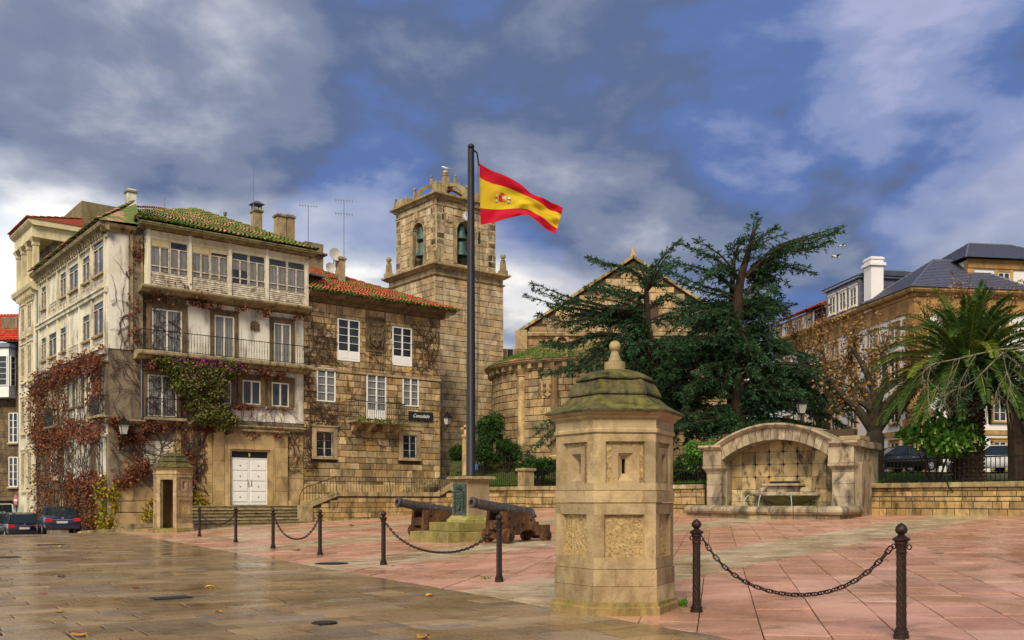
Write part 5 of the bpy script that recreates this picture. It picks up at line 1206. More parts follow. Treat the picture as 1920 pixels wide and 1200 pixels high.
def pinnacle(x, y, z, sc, name='pinnacle', mat='coping'):
    m = MB(); m.loft([sqc(x,y,0.28*sc,z), sqc(x,y,0.28*sc,z+0.35*sc), sqc(x,y,0.20*sc,z+0.40*sc), sqc(x,y,0.15*sc,z+1.15*sc)]); m.lathe([(0.10*sc,1.15*sc),(0.16*sc,1.2*sc),(0.1*sc,1.25*sc),(0.19*sc,1.36*sc),(0.22*sc,1.5*sc),(0.16*sc,1.64*sc),(0.02*sc,1.7*sc)], 12, (x,y,z)); return m.build(name, M[mat], T)
for (x, y) in ((0.02,S-0.02),(S-0.02,0.02),(S-0.02,S-0.02)): pinnacle(x, y, 18.4, 0.95)
m = MB(); m.loft([sqc(0.05,0.05,0.22,18.4), sqc(0.05,0.05,0.22,19.1)]); m.ball((0.05,0.05,19.25),0.2,10,6); m.build('corner_block', M['coping'], T)
MB().bev(i0+0.05,i0+0.65,i0+0.05,i0+0.6,23.6,24.45,0.04).build('corner_block', M['coping'], T); MB().bev(i0+0.3,i0+0.85,i0-0.15,i0+0.45,23.6,24.2,0.04).build('corner_block', M['coping'], T)
for (x, y, sc) in ((S-i0,i0,0.55),(i0,S-i0,0.5),(c_,i0-0.05,0.6),(i0-0.05,c_,0.55)): pinnacle(x, y, 23.6, sc)
MB().bev(c_+0.6, S-i0+0.2, i0-0.25, i0+0.35, 23.0, 24.15, 0.04).build('parapet', M['church'], T); MB().bev(i0-0.2, i0+0.3, c_+0.9, S-i0-0.3, 23.6, 24.1, 0.06).build('parapet', M['coping'], T)
for k in range(4):     # ribs of the open crown rise from the middle of each side to the centre
    a = k*PI/2; d = (math.cos(a), math.sin(a)); m = MB(); pts = []
    for f in np.linspace(0, 1, 12):
        r_ = (h2-0.1)*math.cos(f*PI/2*0.93); pts.append((c_+d[0]*r_, c_+d[1]*r_, 23.55+1.6*math.sin(f*PI/2)))
    loops = []
    for i, p in enumerate(pts):
        t_ = Vector(pts[min(i+1, 11)])-Vector(pts[max(i-1, 0)]); t_.normalize(); sd = Vector((-d[1], d[0], 0)); n_ = t_.cross(sd).normalized(); p = Vector(p)
        loops.append([tuple(p+sd*0.15+n_*0.12), tuple(p-sd*0.15+n_*0.12), tuple(p-sd*0.15-n_*0.12), tuple(p+sd*0.15-n_*0.12)])
    m.loft(loops); m.build('crown_rib', M['coping'], T)
    p = pts[8]; pinnacle(p[0], p[1], p[2]+0.05, 0.42)
m = MB(); m.loft([sqc(c_,c_,0.4,24.85), sqc(c_,c_,0.42,25.15), sqc(c_,c_,0.26,25.3), sqc(c_,c_,0.17,25.95)]); m.lathe([(0.14,25.95),(0.24,26.02),(0.14,26.1),(0.22,26.22),(0.18,26.36),(0.03,26.42)], 10, (c_,c_,0)); m.build('lantern', M['coping'], T)
MB().bev(c_-0.22, c_+0.22, c_-0.22, c_+0.22, 23.5, 24.85, 0.03).build('red_pillar', plain('red_wash', '8a3a22', 0.9, scale=3), T); MB().bev(c_-1.6, c_+1.6, c_-1.6, c_+1.6, 23.6, 23.85, 0.05).build('red_deck', plain('red_deck', '8a3a26', 0.9, scale=3), T)
def gull(loc, rz, flying, label, sc=1.0, bank=0.0):
    g = empty('gull', loc, rz); g.scale = (sc,)*3; tag(g, label, 'gull', 'gulls')
    m = MB(); m.tube([(-0.30,0,0.0),(-0.2,0,0.01),(-0.05,0,0.0),(0.12,0,0.03),(0.2,0,0.06),(0.27,0,0.07),(0.34,0,0.055)], [0.01,0.05,0.085,0.08,0.05,0.045,0.008], 8); b_ = m.build('body', M['white_clean'], g, smooth=True)
    for s in (-1, 1):
        m = MB()
        pts = [(0.0,s*0.06,0.03),(0.06,s*0.28,0.12),(-0.02,s*0.58,0.08)] if flying else [(0.08,s*0.07,0.05),(-0.1,s*0.09,0.06),(-0.36,s*0.05,0.02)]
        wd2 = [(0.14,0.14),(0.10,0.12),(0.02,0.03)] if flying else [(0.02,0.06),(0.03,0.07),(0.01,0.02)]
        m.loft([[(p[0]+w_[0]*0.6,p[1],p[2]),(p[0],p[1],p[2]+0.012),(p[0]-w_[1],p[1],p[2]-0.005),(p[0],p[1],p[2]-0.012)] for p, w_ in zip(pts, wd2)]); m.build('wing', M['zinc'], g)
    m = MB(); m.loft([[(-0.28,-0.03,0.0),(-0.28,0.03,0.0),(-0.28,0.03,0.015),(-0.28,-0.03,0.015)],[(-0.42,-0.07,-0.01),(-0.42,0.07,-0.01),(-0.42,0.07,0.0),(-0.42,-0.07,0.0)]]); m.build('tail', M['white_clean'], g)
    m = MB(); m.tube([(0.33,0,0.055),(0.40,0,0.04)], [0.016,0.004], 5); m.build('beak', M['yellow'], g)
    if not flying:
        m = MB(); m.tube([(0,0.03,-0.07),(0,0.03,-0.18)], 0.008, 4); m.tube([(0,-0.03,-0.07),(0,-0.03,-0.18)], 0.008, 4); m.build('legs', M['yellow'], g)
    return g
pt = T.matrix_basis @ Vector((c_, c_, 26.42+0.18)); gull(pt, R(200), False, 'gull perched on top of the tower crown')
gull(at(1579, 461, 60), R(20), True, 'upper gull flying in the sky right of the cedar', 0.75); gull(at(1568, 482, 55), R(200), True, 'lower gull gliding in the sky right of the cedar', 0.8)

# ================================================================ church behind
Ch = empty('church', (9.08, 72.0, 0), 0); tag(Ch, 'stone church with broad gable, round apse and mossy apse roof behind the cedars', 'church')
hw, ze, za = 8.5, 14.2, 19.55
gtop = lambda x: za-(za-ze)*abs(x)/hw
m = MB(); m.extr_y([(-hw,0),(hw,0),(hw,ze),(0,za),(-hw,ze)], 0.07, 20); m.build('nave', M['mortar'], Ch)
wx, wz = (1053-CX)/F*72-9.08, EYE+(HY-668)/F*72
hl = [(wx-0.42, wx+0.42, wz-0.1, wz+1.35), (-1.9,1.9,11.2,16.2)]
scatter(Ch, wall_items(courses(-hw, hw, 4.0, za, hl, (0.42, 0.62), (0.7, 1.5), 0.03, top=lambda x: gtop(x)-0.05, seed=71), 0, 0.07, 0, 0.07), M['church'])
for s in (-1, 1):
    n = 12
    for i in range(n):
        f0, f1 = i/n+0.002, (i+1)/n-0.002; p, q = (s*hw*1.03*(1-f0), ze-0.2+(za-ze+0.35)*f0), (s*hw*1.03*(1-f1), ze-0.2+(za-ze+0.35)*f1)
        MB().loft([[(p[0],y,p[1]),(q[0],y,q[1]),(q[0],y,q[1]+0.24),(p[0],y,p[1]+0.24)] for y in ((0.8,-0.18) if s < 0 else (-0.18,0.8))]).build('gable_coping', M['coping'], Ch)
MB().add([(-hw*1.03,0.3,ze-0.05),(0,0.3,za+0.3),(0,20,za+0.3),(-hw*1.03,20,ze-0.05),(hw*1.03,0.3,ze-0.05),(hw*1.03,20,ze-0.05)], [(0,1,2,3),(1,4,5,2)]).build('roof', M['tile_red'], Ch)
m = MB(); m.loft([sqc(0,0.2,0.2,za+0.3), sqc(0,0.2,0.2,za+0.5), sqc(0,0.2,0.13,za+0.55), sqc(0,0.2,0.15,za+0.95)]); m.build('gable_finial', M['coping'], Ch)
MB().bev(-hw, hw, -0.2, 0.0, ze-0.35, ze-0.12, 0.03).build('string_course', M['coping'], Ch)
for k, (d, zt2) in enumerate(((0.9, 14.3), (1.1, 12.9), (1.3, 11.6))): MB().bev(-hw-0.35-0.12*k, -hw+0.55, -d*0.4, 0.5, zt2-1.5, zt2-0.1*k, 0.05).build('buttress', M['coping'] if k == 0 else M['church'], Ch)
o = window(Ch, (wx, 0.05, wz), 0, 0.78, 1.1, 2, 2, 'white_wood', 0.05, sill=True, depth=0.03)
for nm_, wcx, wcz, r0, r1, n, dp, mt_ in (('window_arch', wx, wz+1.08, 0.38, 0.6, 7, 0.1, 'granite'), ('rose_arch', 0.1, 13.6, 1.5, 1.95, 16, 0.12, 'church'), ('rose_arch', 0.1, 13.6, 1.2, 1.45, 16, 0.06, 'coping')):
    m = MB(); an = np.linspace(0, PI if n < 10 else 2*PI, n)
    for a0, a1 in zip(an, an[1:]):
        m.loft([[(wcx+r_*math.cos(a),y,wcz+r_*math.sin(a)) for r_, a in ((r0,a0+0.01),(r1,a0+0.01),(r1,a1-0.01),(r0,a1-0.01))] for y in (0.07, -dp)])
    m.build(nm_, M[mt_], Ch)
m = MB(); m.lathe([(1.2,-0.04),(1.2,0.0)], 24); m.M = None; mm = MB(); mm.M = Matrix.Translation((0.1,0.03,13.6)) @ Matrix.Rotation(R(90),4,'X'); mm.add(m.v, m.f); rw_ = mm.build('rose_window', M['glass'], Ch)
m = MB()
for k in range(8): a = k*PI/4; m.tube([(0.1,-0.02,13.6),(0.1+1.2*math.cos(a),-0.02,13.6+1.2*math.sin(a))], 0.05, 5)
m.build('rose_tracery', M['coping'], rw_)
# apse
acx, acy, ar, aze = 4.95-9.08, 68.2-72.0, 6.35, 10.55
ap = empty('apse', (acx, acy, 0), 0, Ch)
m = MB(); m.lathe([(ar-0.07,2),(ar-0.07,aze)], 40); m.build('apse_core', M['mortar'], ap)
itm = []
for (x, z, w, h, r) in courses(-1.62*ar*PI/2, 1.2*ar*PI/2, 4.2, aze-0.3, (), (0.38, 0.58), (0.6, 1.2), 0.04, seed=81):
    th = x/ar; itm.append(((math.sin(th)*(ar-0.07), -math.cos(th)*(ar-0.07), z), th, (w, 0.07, h)))
scatter(ap, itm, M['church'])
m = MB(); m.lathe([(ar,aze-0.32),(ar+0.08,aze-0.3),(ar+0.1,aze-0.1),(ar+0.4,aze),(ar+0.45,aze+0.12),(ar+0.3,aze+0.14)], 48); m.build('apse_cornice', M['coping'], ap)
for k in range(26):
    th = R(-100+k*7.2); MB().bev(-0.14,0.14,-0.30,0.05,-0.38,-0.02,0.03).build('corbel', M['coping'], ap, (math.sin(th)*(ar+0.02), -math.cos(th)*(ar+0.02), aze-0.0), th)
for pxc in (978, 1040, 1120):
    u = (pxc-CX)/F; # half column on the drum where the sight line meets it
    best = min(np.linspace(-1.4, 1.0, 600), key=lambda th: abs((4.95+ar*math.sin(th))/(68.2-ar*math.cos(th))-u)); 
    m = MB(); m.lathe([(0.40,4),(0.40,4.4),(0.27,4.5),(0.27,aze-0.85),(0.33,aze-0.8),(0.28,aze-0.72),(0.42,aze-0.40),(0.45,aze-0.33)], 12, (math.sin(best)*ar, -math.cos(best)*ar, 0)); m.build('half_column', M['church'], ap, smooth=True)
th = -0.42; shield(ap, (math.sin(th)*(ar+0.02), -math.cos(th)*(ar+0.02), 8.2), th, 1.2, 1.5, M['church'], 'coat_of_arms', 0.1)
m = MB(); m.lathe([(ar+0.5,aze+0.10),(ar+0.5,aze+0.18),(3.0,aze+1.5),(0.2,aze+2.3)], 40); ro_ = m.build('apse_roof', M['tile_moss'], ap)
mb = MB()
for k in range(150):
    th = R(-105+k*1.4)
    for j in range(3):
        r0, r1 = ar+0.55-0.5*j, ar+0.02-0.5*j; zz0, zz1 = aze+0.18+0.19*j, aze+0.40+0.19*j; dth = 0.0115
        lo = [(math.sin(th+dth*q)*r0, -math.cos(th+dth*q)*r0, zz0+0.07*math.cos(q*PI/2)) for q in (-1,0,1)]; hi = [(math.sin(th+dth*q)*r1, -math.cos(th+dth*q)*r1, zz1+0.06*math.cos(q*PI/2)) for q in (-1,0,1)]
        b0 = len(mb.v); mb.v += lo+hi; mb.f += [(b0,b0+1,b0+4,b0+3),(b0+1,b0+2,b0+5,b0+4)]
mb.build('roof_tiles', M['tile_moss'], ro_, kind='stuff')
N = 5000; th = rng.uniform(-1.7, 0.6, N); rr_ = rng.uniform(3.5, ar+0.5, N); Pm = np.stack([np.sin(th)*rr_, -np.cos(th)*rr_, aze+0.25+(ar+0.5-rr_)*0.42], 1)
link('moss', blades(Pm, rng.normal(size=(N,3))*0.7+[0,0,0.8], rng.uniform(0.06,0.18,N), rng.uniform(0.04,0.09,N), M['moss'], 'moss'), ro_)['kind'] = 'stuff'
q = at(958, 690, 74); MB().box(q.x-9.08-1.6, q.x-9.08+1.4, 2.5, 6, 4, at(958, 652, 74).z).build('sacristy', M['ashlar_pale'], Ch)
window(Ch, (q.x-9.08-0.05, 2.48, at(950, 672, 74).z), 0, 0.5, 0.8, 1, 1, 'oldwood', 0.05, sill=False)

# ================================================================ garden terrace, retaining walls, fences
wp = [Vector((-3.9, 60.5, 0)), Vector((0.80, 56.2, 0)), Vector((9.75, 48.6, 0))]
wr = [Vector((16.9, 45.2, 0)), Vector((21.9, 39.0, 0)), Vector((26.5, 33.3, 0))]
def wall_y(x):
    P = [(-40, 63)]+[(p.x, p.y) for p in wp]+[(12.5,50.5),(15.9,48.0)]+[(p.x, p.y) for p in wr]+[(60, -8)]
    for (xa, ya), (xb, yb) in zip(P, P[1:]):
        if x <= xb: return ya+(yb-ya)*(x-xa)/(xb-xa)
    return -8
def tz(x, y):
    return 2.28+2.3*sstep(57.5, 66, y)*(1-sstep(4, 11, x))+0.85*sstep(45, 55, y)*sstep(6, 14, x)
gt = MB(); X_ = list(np.arange(-4, 46, 0.8)); K = 34
for x in X_:
    y0 = wall_y(x)+0.25
    for k in range(K): y = y0+(96-y0)*(k/(K-1))**1.6; gt.v.append((x, y, tz(x, y)+0.05*mnoise.noise((x*0.4, y*0.4, 0))))
gt.f = [(i*K+j, (i+1)*K+j, (i+1)*K+j+1, i*K+j+1) for i in range(len(X_)-1) for j in range(K-1)]
tag(gt.build('garden_ground', M['grassland'], smooth=True), 'raised garden ground behind the retaining walls', kind='structure')
rd = MB(); rd.v = []; 
for x in np.arange(13, 46, 1.5):
    for y in np.linspace(53.5, 68.5, 8): rd.v.append((x, y, tz(x, y)+0.07))
n8 = len(np.arange(13, 46, 1.5)); rd.f = [(i*8+j, (i+1)*8+j, (i+1)*8+j+1, i*8+j+1) for i in range(n8-1) for j in range(7)]
tag(rd.build('road', M['asphalt']), 'narrow asphalt road behind the garden', kind='structure')
def block_wall(p, q, ztop, label, zlow, seed, name='retaining_wall', extra=0):
    v = q-p; L = math.hypot(v.x, v.y); rz = math.atan2(v.y, v.x); r = empty(name, (p.x, p.y, 0), rz); tag(r, label, 'wall', 'walls round the square')
    MB().box(0, L, 0.06, 0.5, zlow-1, ztop).build('core', M['mortar'], r)
    scatter(r, wall_items(courses(0, L, zlow, ztop, (), (0.19, 0.42), (0.28, 1.05), 0.034, seed=seed), 0, 0.06, 0, 0.06), M['wallstone'])
    x = 0; rr = random.Random(seed)
    while x < L-0.05:
        l = min(rr.uniform(0.6, 1.3), L-x); l = L-x if L-x-l < 0.3 else l
        MB().bev(x+0.006, x+l-0.006, -0.10, 0.55, ztop+0.002, ztop+0.23+rr.uniform(-0.008, 0.008), 0.02).build('coping_stone', M['coping'], r); x += l
    return r, L
w1, L1 = block_wall(wp[0], wp[1], 2.15, 'darker far retaining wall stretch behind the flag pedestal', 0.2, 91)
w2, L2 = block_wall(wp[1], wp[2], 2.15, 'retaining wall between the flag pedestal and the fountain', 0.2, 92)
w3, L3 = block_wall(wr[0], wr[1], 2.14, 'coursed stone retaining wall right of the fountain', 0.4, 93)
w4, L4 = block_wall(wr[1], wr[2], 2.14, 'retaining wall stretch at the right picture edge', 0.3, 94)
def fence(p, q, z, h, label, step=0.16, post=True):
    v = q-p; L = math.hypot(v.x, v.y); r = empty('garden_fence', (p.x, p.y, z), math.atan2(v.y, v.x)); tag(r, label, 'fence', 'iron fences on the retaining walls')
    railing(r, [(0,0.2,0),(L,0.2,0)], h, step, False, rails=(0.06,1.0), mat='iron'); return r, L
fence(wp[0]+Vector((0.3,-0.2,0)), wp[1]+Vector((-0.4,0.35,0)), 2.38, 0.95, 'dark iron fence left of the garden pillar')
fence(wp[1]+Vector((0.5,-0.4,0)), wp[2], 2.38, 0.95, 'dark iron fence between the garden pillar and the fountain')
f3, L_ = fence(wr[0]+Vector((0.3,-0.35,0)), wr[1], 2.37, 1.08, 'dark iron fence above the wall right of the fountain', 0.19); f4, L_ = fence(wr[1], wr[2], 2.37, 1.08, 'dark iron fence stretch at the right picture edge', 0.19)
m = MB(); m.tube([(L3*0.42,0.2,1.0),(L3*0.42-0.02,0.0,0.8),(L3*0.42-0.08,-0.15,0.5),(L3*0.42-0.08,-0.14,0.0),(L3*0.42,-0.14,-0.25),(L3*0.42+0.12,-0.02,-0.42)], 0.03, 6); m.build('brace', M['iron'], f3)
gp = at(986, 905, 56.6); gpl = empty('garden_pillar', (gp.x, gp.y, 2.3), UANG); tag(gpl, 'squat stone gate pillar in the iron fence behind the flagpole', 'pillar')
MB().bev(-0.34,0.34,-0.34,0.34,0,0.95,0.02).build('shaft', M['granite'], gpl); m = MB(); m.loft([[(*p, z) for p in sq(h)] for h, z in ((0.36,0.95),(0.45,1.02),(0.45,1.12),(0.3,1.17))]); m.build('cap', M['coping'], gpl)
cp_ = at(872, 860, 60); cr = empty('stone_cross', (cp_.x, cp_.y, 2.2)); tag(cr, 'slender pale stone cross post just left of the flagpole foot', 'cross')
zc_ = at(872, 800, 60).z-2.2; MB().lathe([(0.19,-0.8),(0.19,zc_-0.9),(0.17,zc_-0.8),(0.27,zc_-0.62),(0.27,zc_-0.5)], 8).build('shaft', M['palestone'], cr)
m = MB(); m.cbox((0,0,zc_-0.2),(0.14,0.12,0.6)); m.cbox((-0.02,0,zc_-0.1),(0.5,0.12,0.13)); m.build('cross_head', M['palestone'], cr)
# ================================================================ fountain
fz = gz(11, 45); FO = Vector((10.05+0.794*0.26, 48.0-0.607*0.26, fz)); FR = math.atan2(-0.607, 0.794); fo = empty('wall_fountain', FO, FR); fo.scale = (0.94, 1, 1); tag(fo, 'arched stone wall fountain with niche, hanging bowl and low basin', 'fountain')
SP = 6.75
def Z(z): return z-fz
for k, x in enumerate((0, SP)):
    wd2 = 0.42 if k == 0 else 0.52; p_ = empty('pier', (x, 0, 0), 0, fo)
    for i, (za_, zb2) in enumerate(((-0.3,0.35),(0.35,0.95),(0.95,1.55),(1.55,2.1))): MB().bev(-wd2, wd2, -0.42, 0.6, za_+0.004, zb2-0.004, 0.015).build('pier_block', M['fount'], p_)
    m = MB(); m.loft([[(-wd2,-0.42,2.1),(wd2,-0.42,2.1),(wd2,0.6,2.1),(-wd2,0.6,2.1)],[(-wd2-0.02,-0.46,2.2),(wd2+0.02,-0.46,2.2),(wd2+0.02,0.6,2.2),(-wd2-0.02,0.6,2.2)],[(-wd2-0.16,-0.62,2.38),(wd2+0.10,-0.62,2.38),(wd2+0.10,0.6,2.38),(-wd2-0.16,0.6,2.38)],[(-wd2-0.16,-0.62,2.5),(wd2+0.10,-0.62,2.5),(wd2+0.10,0.6,2.5),(-wd2-0.16,0.6,2.5)]]); m.build('impost', M['fount'], p_)
    MB().bev(-wd2-0.14, wd2+0.06, -0.58, 0.6, 2.505, Z(4.02), 0.015).build('pier_head', M['fount'], p_)
MB().box(-0.5, -0.15, 0.6, 3.2, -0.3, Z(3.95)).build('side_wall', M['fount'], fo)
MB().bev(SP+0.2, SP+0.62, 0.6, 2.9, -0.3, Z(3.95), 0.02).build('side_wall', M['fount'], fo); MB().bev(SP+0.45, SP+0.8, -0.1, 1.0, -0.3, Z(3.3), 0.02).build('side_pilaster', M['fount'], fo)
# segmental arch: voussoirs, moulding, vault roof
x0, x1 = 0.36, SP-0.46; hs = (x1-x0)/2; xm = (x0+x1)/2
def seg(zs, zc, half):      # circle through springings and crown
    r_ = zc-zs; Rr = (half*half+r_*r_)/(2*r_); return Rr, zc-Rr
Ri, ci = seg(Z(3.48), Z(4.46), hs); Re, ce = seg(Z(3.98), Z(5.0), hs+0.25)
a1 = math.asin(hs/Ri); n = 17
def ipt(f): a = -a1+2*a1*f; return (xm+Ri*math.sin(a), ci+Ri*math.cos(a))
a2 = math.asin((hs+0.25)/Re)
def ept(f): a = -a2+2*a2*f; return (xm+Re*math.sin(a), ce+Re*math.cos(a))
for k in range(n):
    f0, f1 = k/n+0.002, (k+1)/n-0.002; pts = [ipt(f0), ipt(f1), ept(f1), ept(f0)]
    m = MB(); m.loft([[(p[0], y, p[1]) for p in pts] for y in (0.62, -0.50)]); m.build('voussoir', M['fount'], fo)
loops = []
for f in np.linspace(0, 1, 30):
    e = ept(f); c0 = (xm, ce); d = Vector((e[0]-c0[0], e[1]-c0[1])).normalized()
    loops.append([(e[0]+d[0]*q, y, e[1]+d[1]*q) for q, y in ((0.0,-0.50),(0.03,-0.60),(0.10,-0.68),(0.15,-0.74),(0.24,-0.74),(0.24,3.2),(0.0,3.2))])
m = MB(); m.loft(loops, True, True); m.build('arch_cornice', M['fount'], fo)
for xa, xb in ((-0.75, x0+0.14), (x1-0.12, SP+0.80)):
    m = MB(); m.loft([[(x, p[0], Z(p[1])) for p in [(0.6,4.02),(-0.55,4.02),(-0.62,4.05),(-0.72,4.14),(-0.78,4.18),(-0.78,4.28),(0.6,4.30)]] for x in (xa, xb)]); m.build('pier_cornice', M['fount'], fo)
MB().bev(SP-0.25, SP+0.75, -0.2, 1.2, Z(4.30), Z(4.52), 0.03).build('pier_block', M['coping'], fo)
MB().bev(SP-0.4, SP+0.8, 0.61, 3.0, Z(3.96), Z(4.28), 0.03).build('side_cornice', M['fount'], fo); MB().bev(-0.7, -0.1, 0.61, 3.2, Z(3.96), Z(4.28), 0.03).build('side_cornice', M['fount'], fo)
# niche: back wall of blocks with small star-shaped drill holes
MB().box(-0.1, SP+0.15, 0.70, 1.2, -0.3, Z(4.9)).build('niche_core', M['mortar'], fo)
cols_, rows_ = 8, 6; cwid = (x1-x0+0.1)/cols_; rhh = (Z(4.55)-0.1)/rows_
itf = []
for j in range(rows_):
    for i in range(cols_):
        xc, zc2 = x0-0.05+(i+0.5)*cwid, 0.1+(j+0.5)*rhh
        if zc2+rhh/2 > ci+math.sqrt(max(0.01, (Ri+0.45)**2-(xc-xm)**2)): continue
        itf.append(((xc, 0.70, zc2), 0, (cwid-0.012, 0.07, rhh-0.012)))
scatter(fo, itf, M['fount_back'], 'niche_block')
for i, j in ((3,5),(4,5),(5,5),(2,4),(3,4),(4,4),(5,4),(2,3),(3,3),(5,3)):
    x, z = x0-0.05+i*cwid, 0.1+j*rhh-0.0; m = MB(); w_ = 0.045
    m.extr_y([(x,z-0.16),(x+0.03,z-0.03),(x+0.14,z),(x+0.03,z+0.03),(x,z+0.16),(x-0.03,z+0.03),(x-0.14,z),(x-0.03,z-0.03)], 0.620, 0.629); m.build('drill_mark', M['dark'], fo)
for xs2, sg in ((x0, 1), (x1, -1)):
    MB().box(min(xs2, xs2+sg*0.14), max(xs2, xs2+sg*0.14), 0.05, 0.62, -0.2, Z(3.45)).build('reveal', M['fount'], fo)
# basin
bp = [(-1.5,-0.35),(3.25,-3.05),(7.5,-3.05),(7.45,-0.30)]
bs = empty('basin', (0,0,0), 0, fo)
def off(poly, d):      # offset an open polyline to its outside (towards -y)
    out = []
    for i, p in enumerate(poly):
        ns = []
        for a, b in ((i-1, i), (i, i+1)):
            if a < 0 or b >= len(poly): continue
            v = Vector((poly[b][0]-poly[a][0], poly[b][1]-poly[a][1])).normalized(); ns.append(Vector((v.y, -v.x)))
        nrm = sum(ns, Vector((0,0))).normalized(); k = d/max(0.35, nrm.dot(ns[0])); out.append((p[0]+nrm.x*k, p[1]+nrm.y*k))
    return out
gb = [gz(*(Vector((FO.x, FO.y))+Vector(rotv(p, FR)))) - fz for p in bp]
for k in range(3):       # plinth course and rolled rim, stone by stone
    seg_in = [off(bp, -0.12)[k:k+2], off(bp, 0.12)[k:k+2]]
    a_, b_ = Vector(bp[k]), Vector(bp[k+1]); L = (b_-a_).length; nn = max(2, round(L/1.1))
    for i in range(nn):
        f0, f1 = i/nn+0.003, (i+1)/nn-0.003
        def ring(f, prof):
            pts = []
            for d, z in prof:
                o_ = off(bp, d); p = Vector(o_[k]).lerp(Vector(o_[k+1]), f); pts.append((p.x, p.y, z))
            return pts
        m = MB(); m.loft([ring(f, [(-0.1,-0.5),(0.10,-0.5),(0.10,0.16),(-0.1,0.16)]) for f in (f0, f1)]); m.build('plinth_stone', M['step'], bs)
        m = MB(); m.loft([ring(f, [(-0.2,0.162),(0.08,0.162),(0.20,0.20),(0.27,0.30),(0.27,0.40),(0.20,0.50),(0.06,0.56),(-0.2,0.56)]) for f in (f0, f1)]); m.build('rim_stone', M['fount'], bs)
m = MB(); m.add([(p[0], p[1], 0.42) for p in off(bp, -0.15)]+[(SP,0.6,0.42),(0,0.6,0.42)], [tuple(range(6))]); m.build('water_surface', M['water'], bs)
m = MB(); m.add([(p[0], p[1], 0.1) for p in off(bp, -0.15)]+[(SP,0.6,0.1),(0,0.6,0.1)], [tuple(range(6))]); m.build('basin_floor', M['step'], bs)
# bowl hung on the back wall
bw_ = empty('bowl', (3.55, 0.62, 0), 0, fo)
def tri(hw_, d_, z, c=0.45): return [(-hw_,0,z),(-hw_,-d_*0.30,z),(-hw_*c,-d_,z),(hw_*c,-d_,z),(hw_,-d_*0.30,z),(hw_,0,z)]
m = MB(); m.loft([tri(0.7,0.5,0.5), tri(0.8,0.6,0.6), tri(1.5,1.25,0.98)]); m.build('bowl_body', M['mossstep'], bw_)
m = MB(); m.loft([tri(1.62,1.36,0.985), tri(1.72,1.46,1.04), tri(1.72,1.46,1.14), tri(1.62,1.36,1.19)]); m.build('bowl_rim', M['fount'], bw_)
MB().bev(-0.75,0.75,-0.75,0.0,1.19,1.48,0.02).build('block', M['fount'], bw_); MB().bev(-0.95,0.95,-0.95,0.0,1.485,1.60,0.02).build('slab', M['fount'], bw_); MB().box(-0.68,0.68,-0.6,0.0,1.605,1.72).build('black_slot', M['black'], bw_)
for sx2 in (-1.1, 1.1): MB().bev(sx2-0.3, sx2+0.3, -0.4, 0, 1.195, 1.42, 0.03).build('side_block', M['fount'], bw_)
for x_, y_, vx, vy in ((-1.66,-0.60,-0.30,-0.2),(-0.72,-1.45,-0.06,-0.22),(0.75,-1.45,0.16,-0.24),(-1.35,-0.9,-0.25,-0.2)):
    m = MB(); m.tube([(x_,y_,1.07),(x_+vx*0.35,y_+vy*0.35,1.06)], 0.035, 6); m.build('spout', M['bronze'], bw_)
    if x_ < -1.3 and y_ < -0.8: continue
    m = MB(); m.tube([(x_+vx*(0.35+f*1.0), y_+vy*(0.35+f*1.0), 1.05-0.62*f*f) for f in np.linspace(0, 1, 9)], [0.028-0.008*f for f in np.linspace(0, 1, 9)], 6); m.build('water_jet', M['fall'], bw_, smooth=True)

# ================================================================ slate-roofed building on the right
Cp = Vector((29.36, 70.0, 0)); CR = math.atan2(0.155, 0.988); C = empty('slate_roofed_building', Cp, CR); tag(C, 'white building with ochre stone corners and grey slate roof behind the palm', 'building')
M['ochre'] = stone('ochre_stone', ['b0864e','ba9258','a47c48','c49c62'], '50341c', 0.55, None, 0, 0.8, 0.3, val=0.2)
M['whitewash'] = plain('whitewashed_wall', 'dcd8d2', 0.9, scale=0.8, var=0.18, bump=0.1)
LC_, DC, ZC = 17.0, 23.6, 16.4
MB().box(0, LC_, 0, DC, 1, ZC).build('wall', M['whitewash'], C)
def quoins(z0, z1):
    z = z0; k = 0
    while z < z1:
        h = min(0.62, z1-z); l1, l2 = (1.5, 1.05) if k % 2 else (1.05, 1.5); m = MB(); m.prism([(-0.07,-0.07),(l1,-0.07),(l1,0.0),(0.0,0.0),(0.0,l2),(-0.07,l2)], z+0.008, z+h-0.008); m.build('quoin', M['ochre'], C); z += h; k += 1
quoins(2.0, 15.3)
m = MB(); m.prism([(-0.08,-0.08),(LC_,-0.08),(LC_,0),(0,0),(0,DC),(-0.08,DC)], 15.3, 16.4); m.build('frieze', M['ochre'], C)
m = MB(); pr = [(0.0,16.4),(0.12,16.45),(0.2,16.6),(0.5,16.7),(0.62,16.85),(0.62,17.0),(0.0,17.05)]
m.loft([[(LC_,-p[0],p[1]) for p in pr],[(-p[0],-p[0],p[1]) for p in pr],[(-p[0],DC,p[1]) for p in pr]]); m.build('eave_cornice', M['ochre'], C)
for z in (6.4,): m = MB(); m.prism([(-0.10,-0.10),(LC_,-0.10),(LC_,0),(0,0),(0,DC),(-0.10,DC)], z, z+0.35); m.build('string_course', M['ochre'], C)
def cwin(x, y, rz, z, w, h):
    o = window(C, (x, y, z), rz, w, h, 2, 3, 'white_wood', 0.07, surround='ochre', sw=0.20, sdep=0.10, sill=True, depth=0.05); return o
for z, h in ((3.9,2.0),(7.4,1.9),(10.7,1.8),(13.5,1.25)):
    for k in range(7): cwin(-0.001, 2.6+k*3.1, R(-90), z, 1.05, h)
    for k in range(4): cwin(3.4+k*3.4, -0.001, 0, z, 1.05, h)
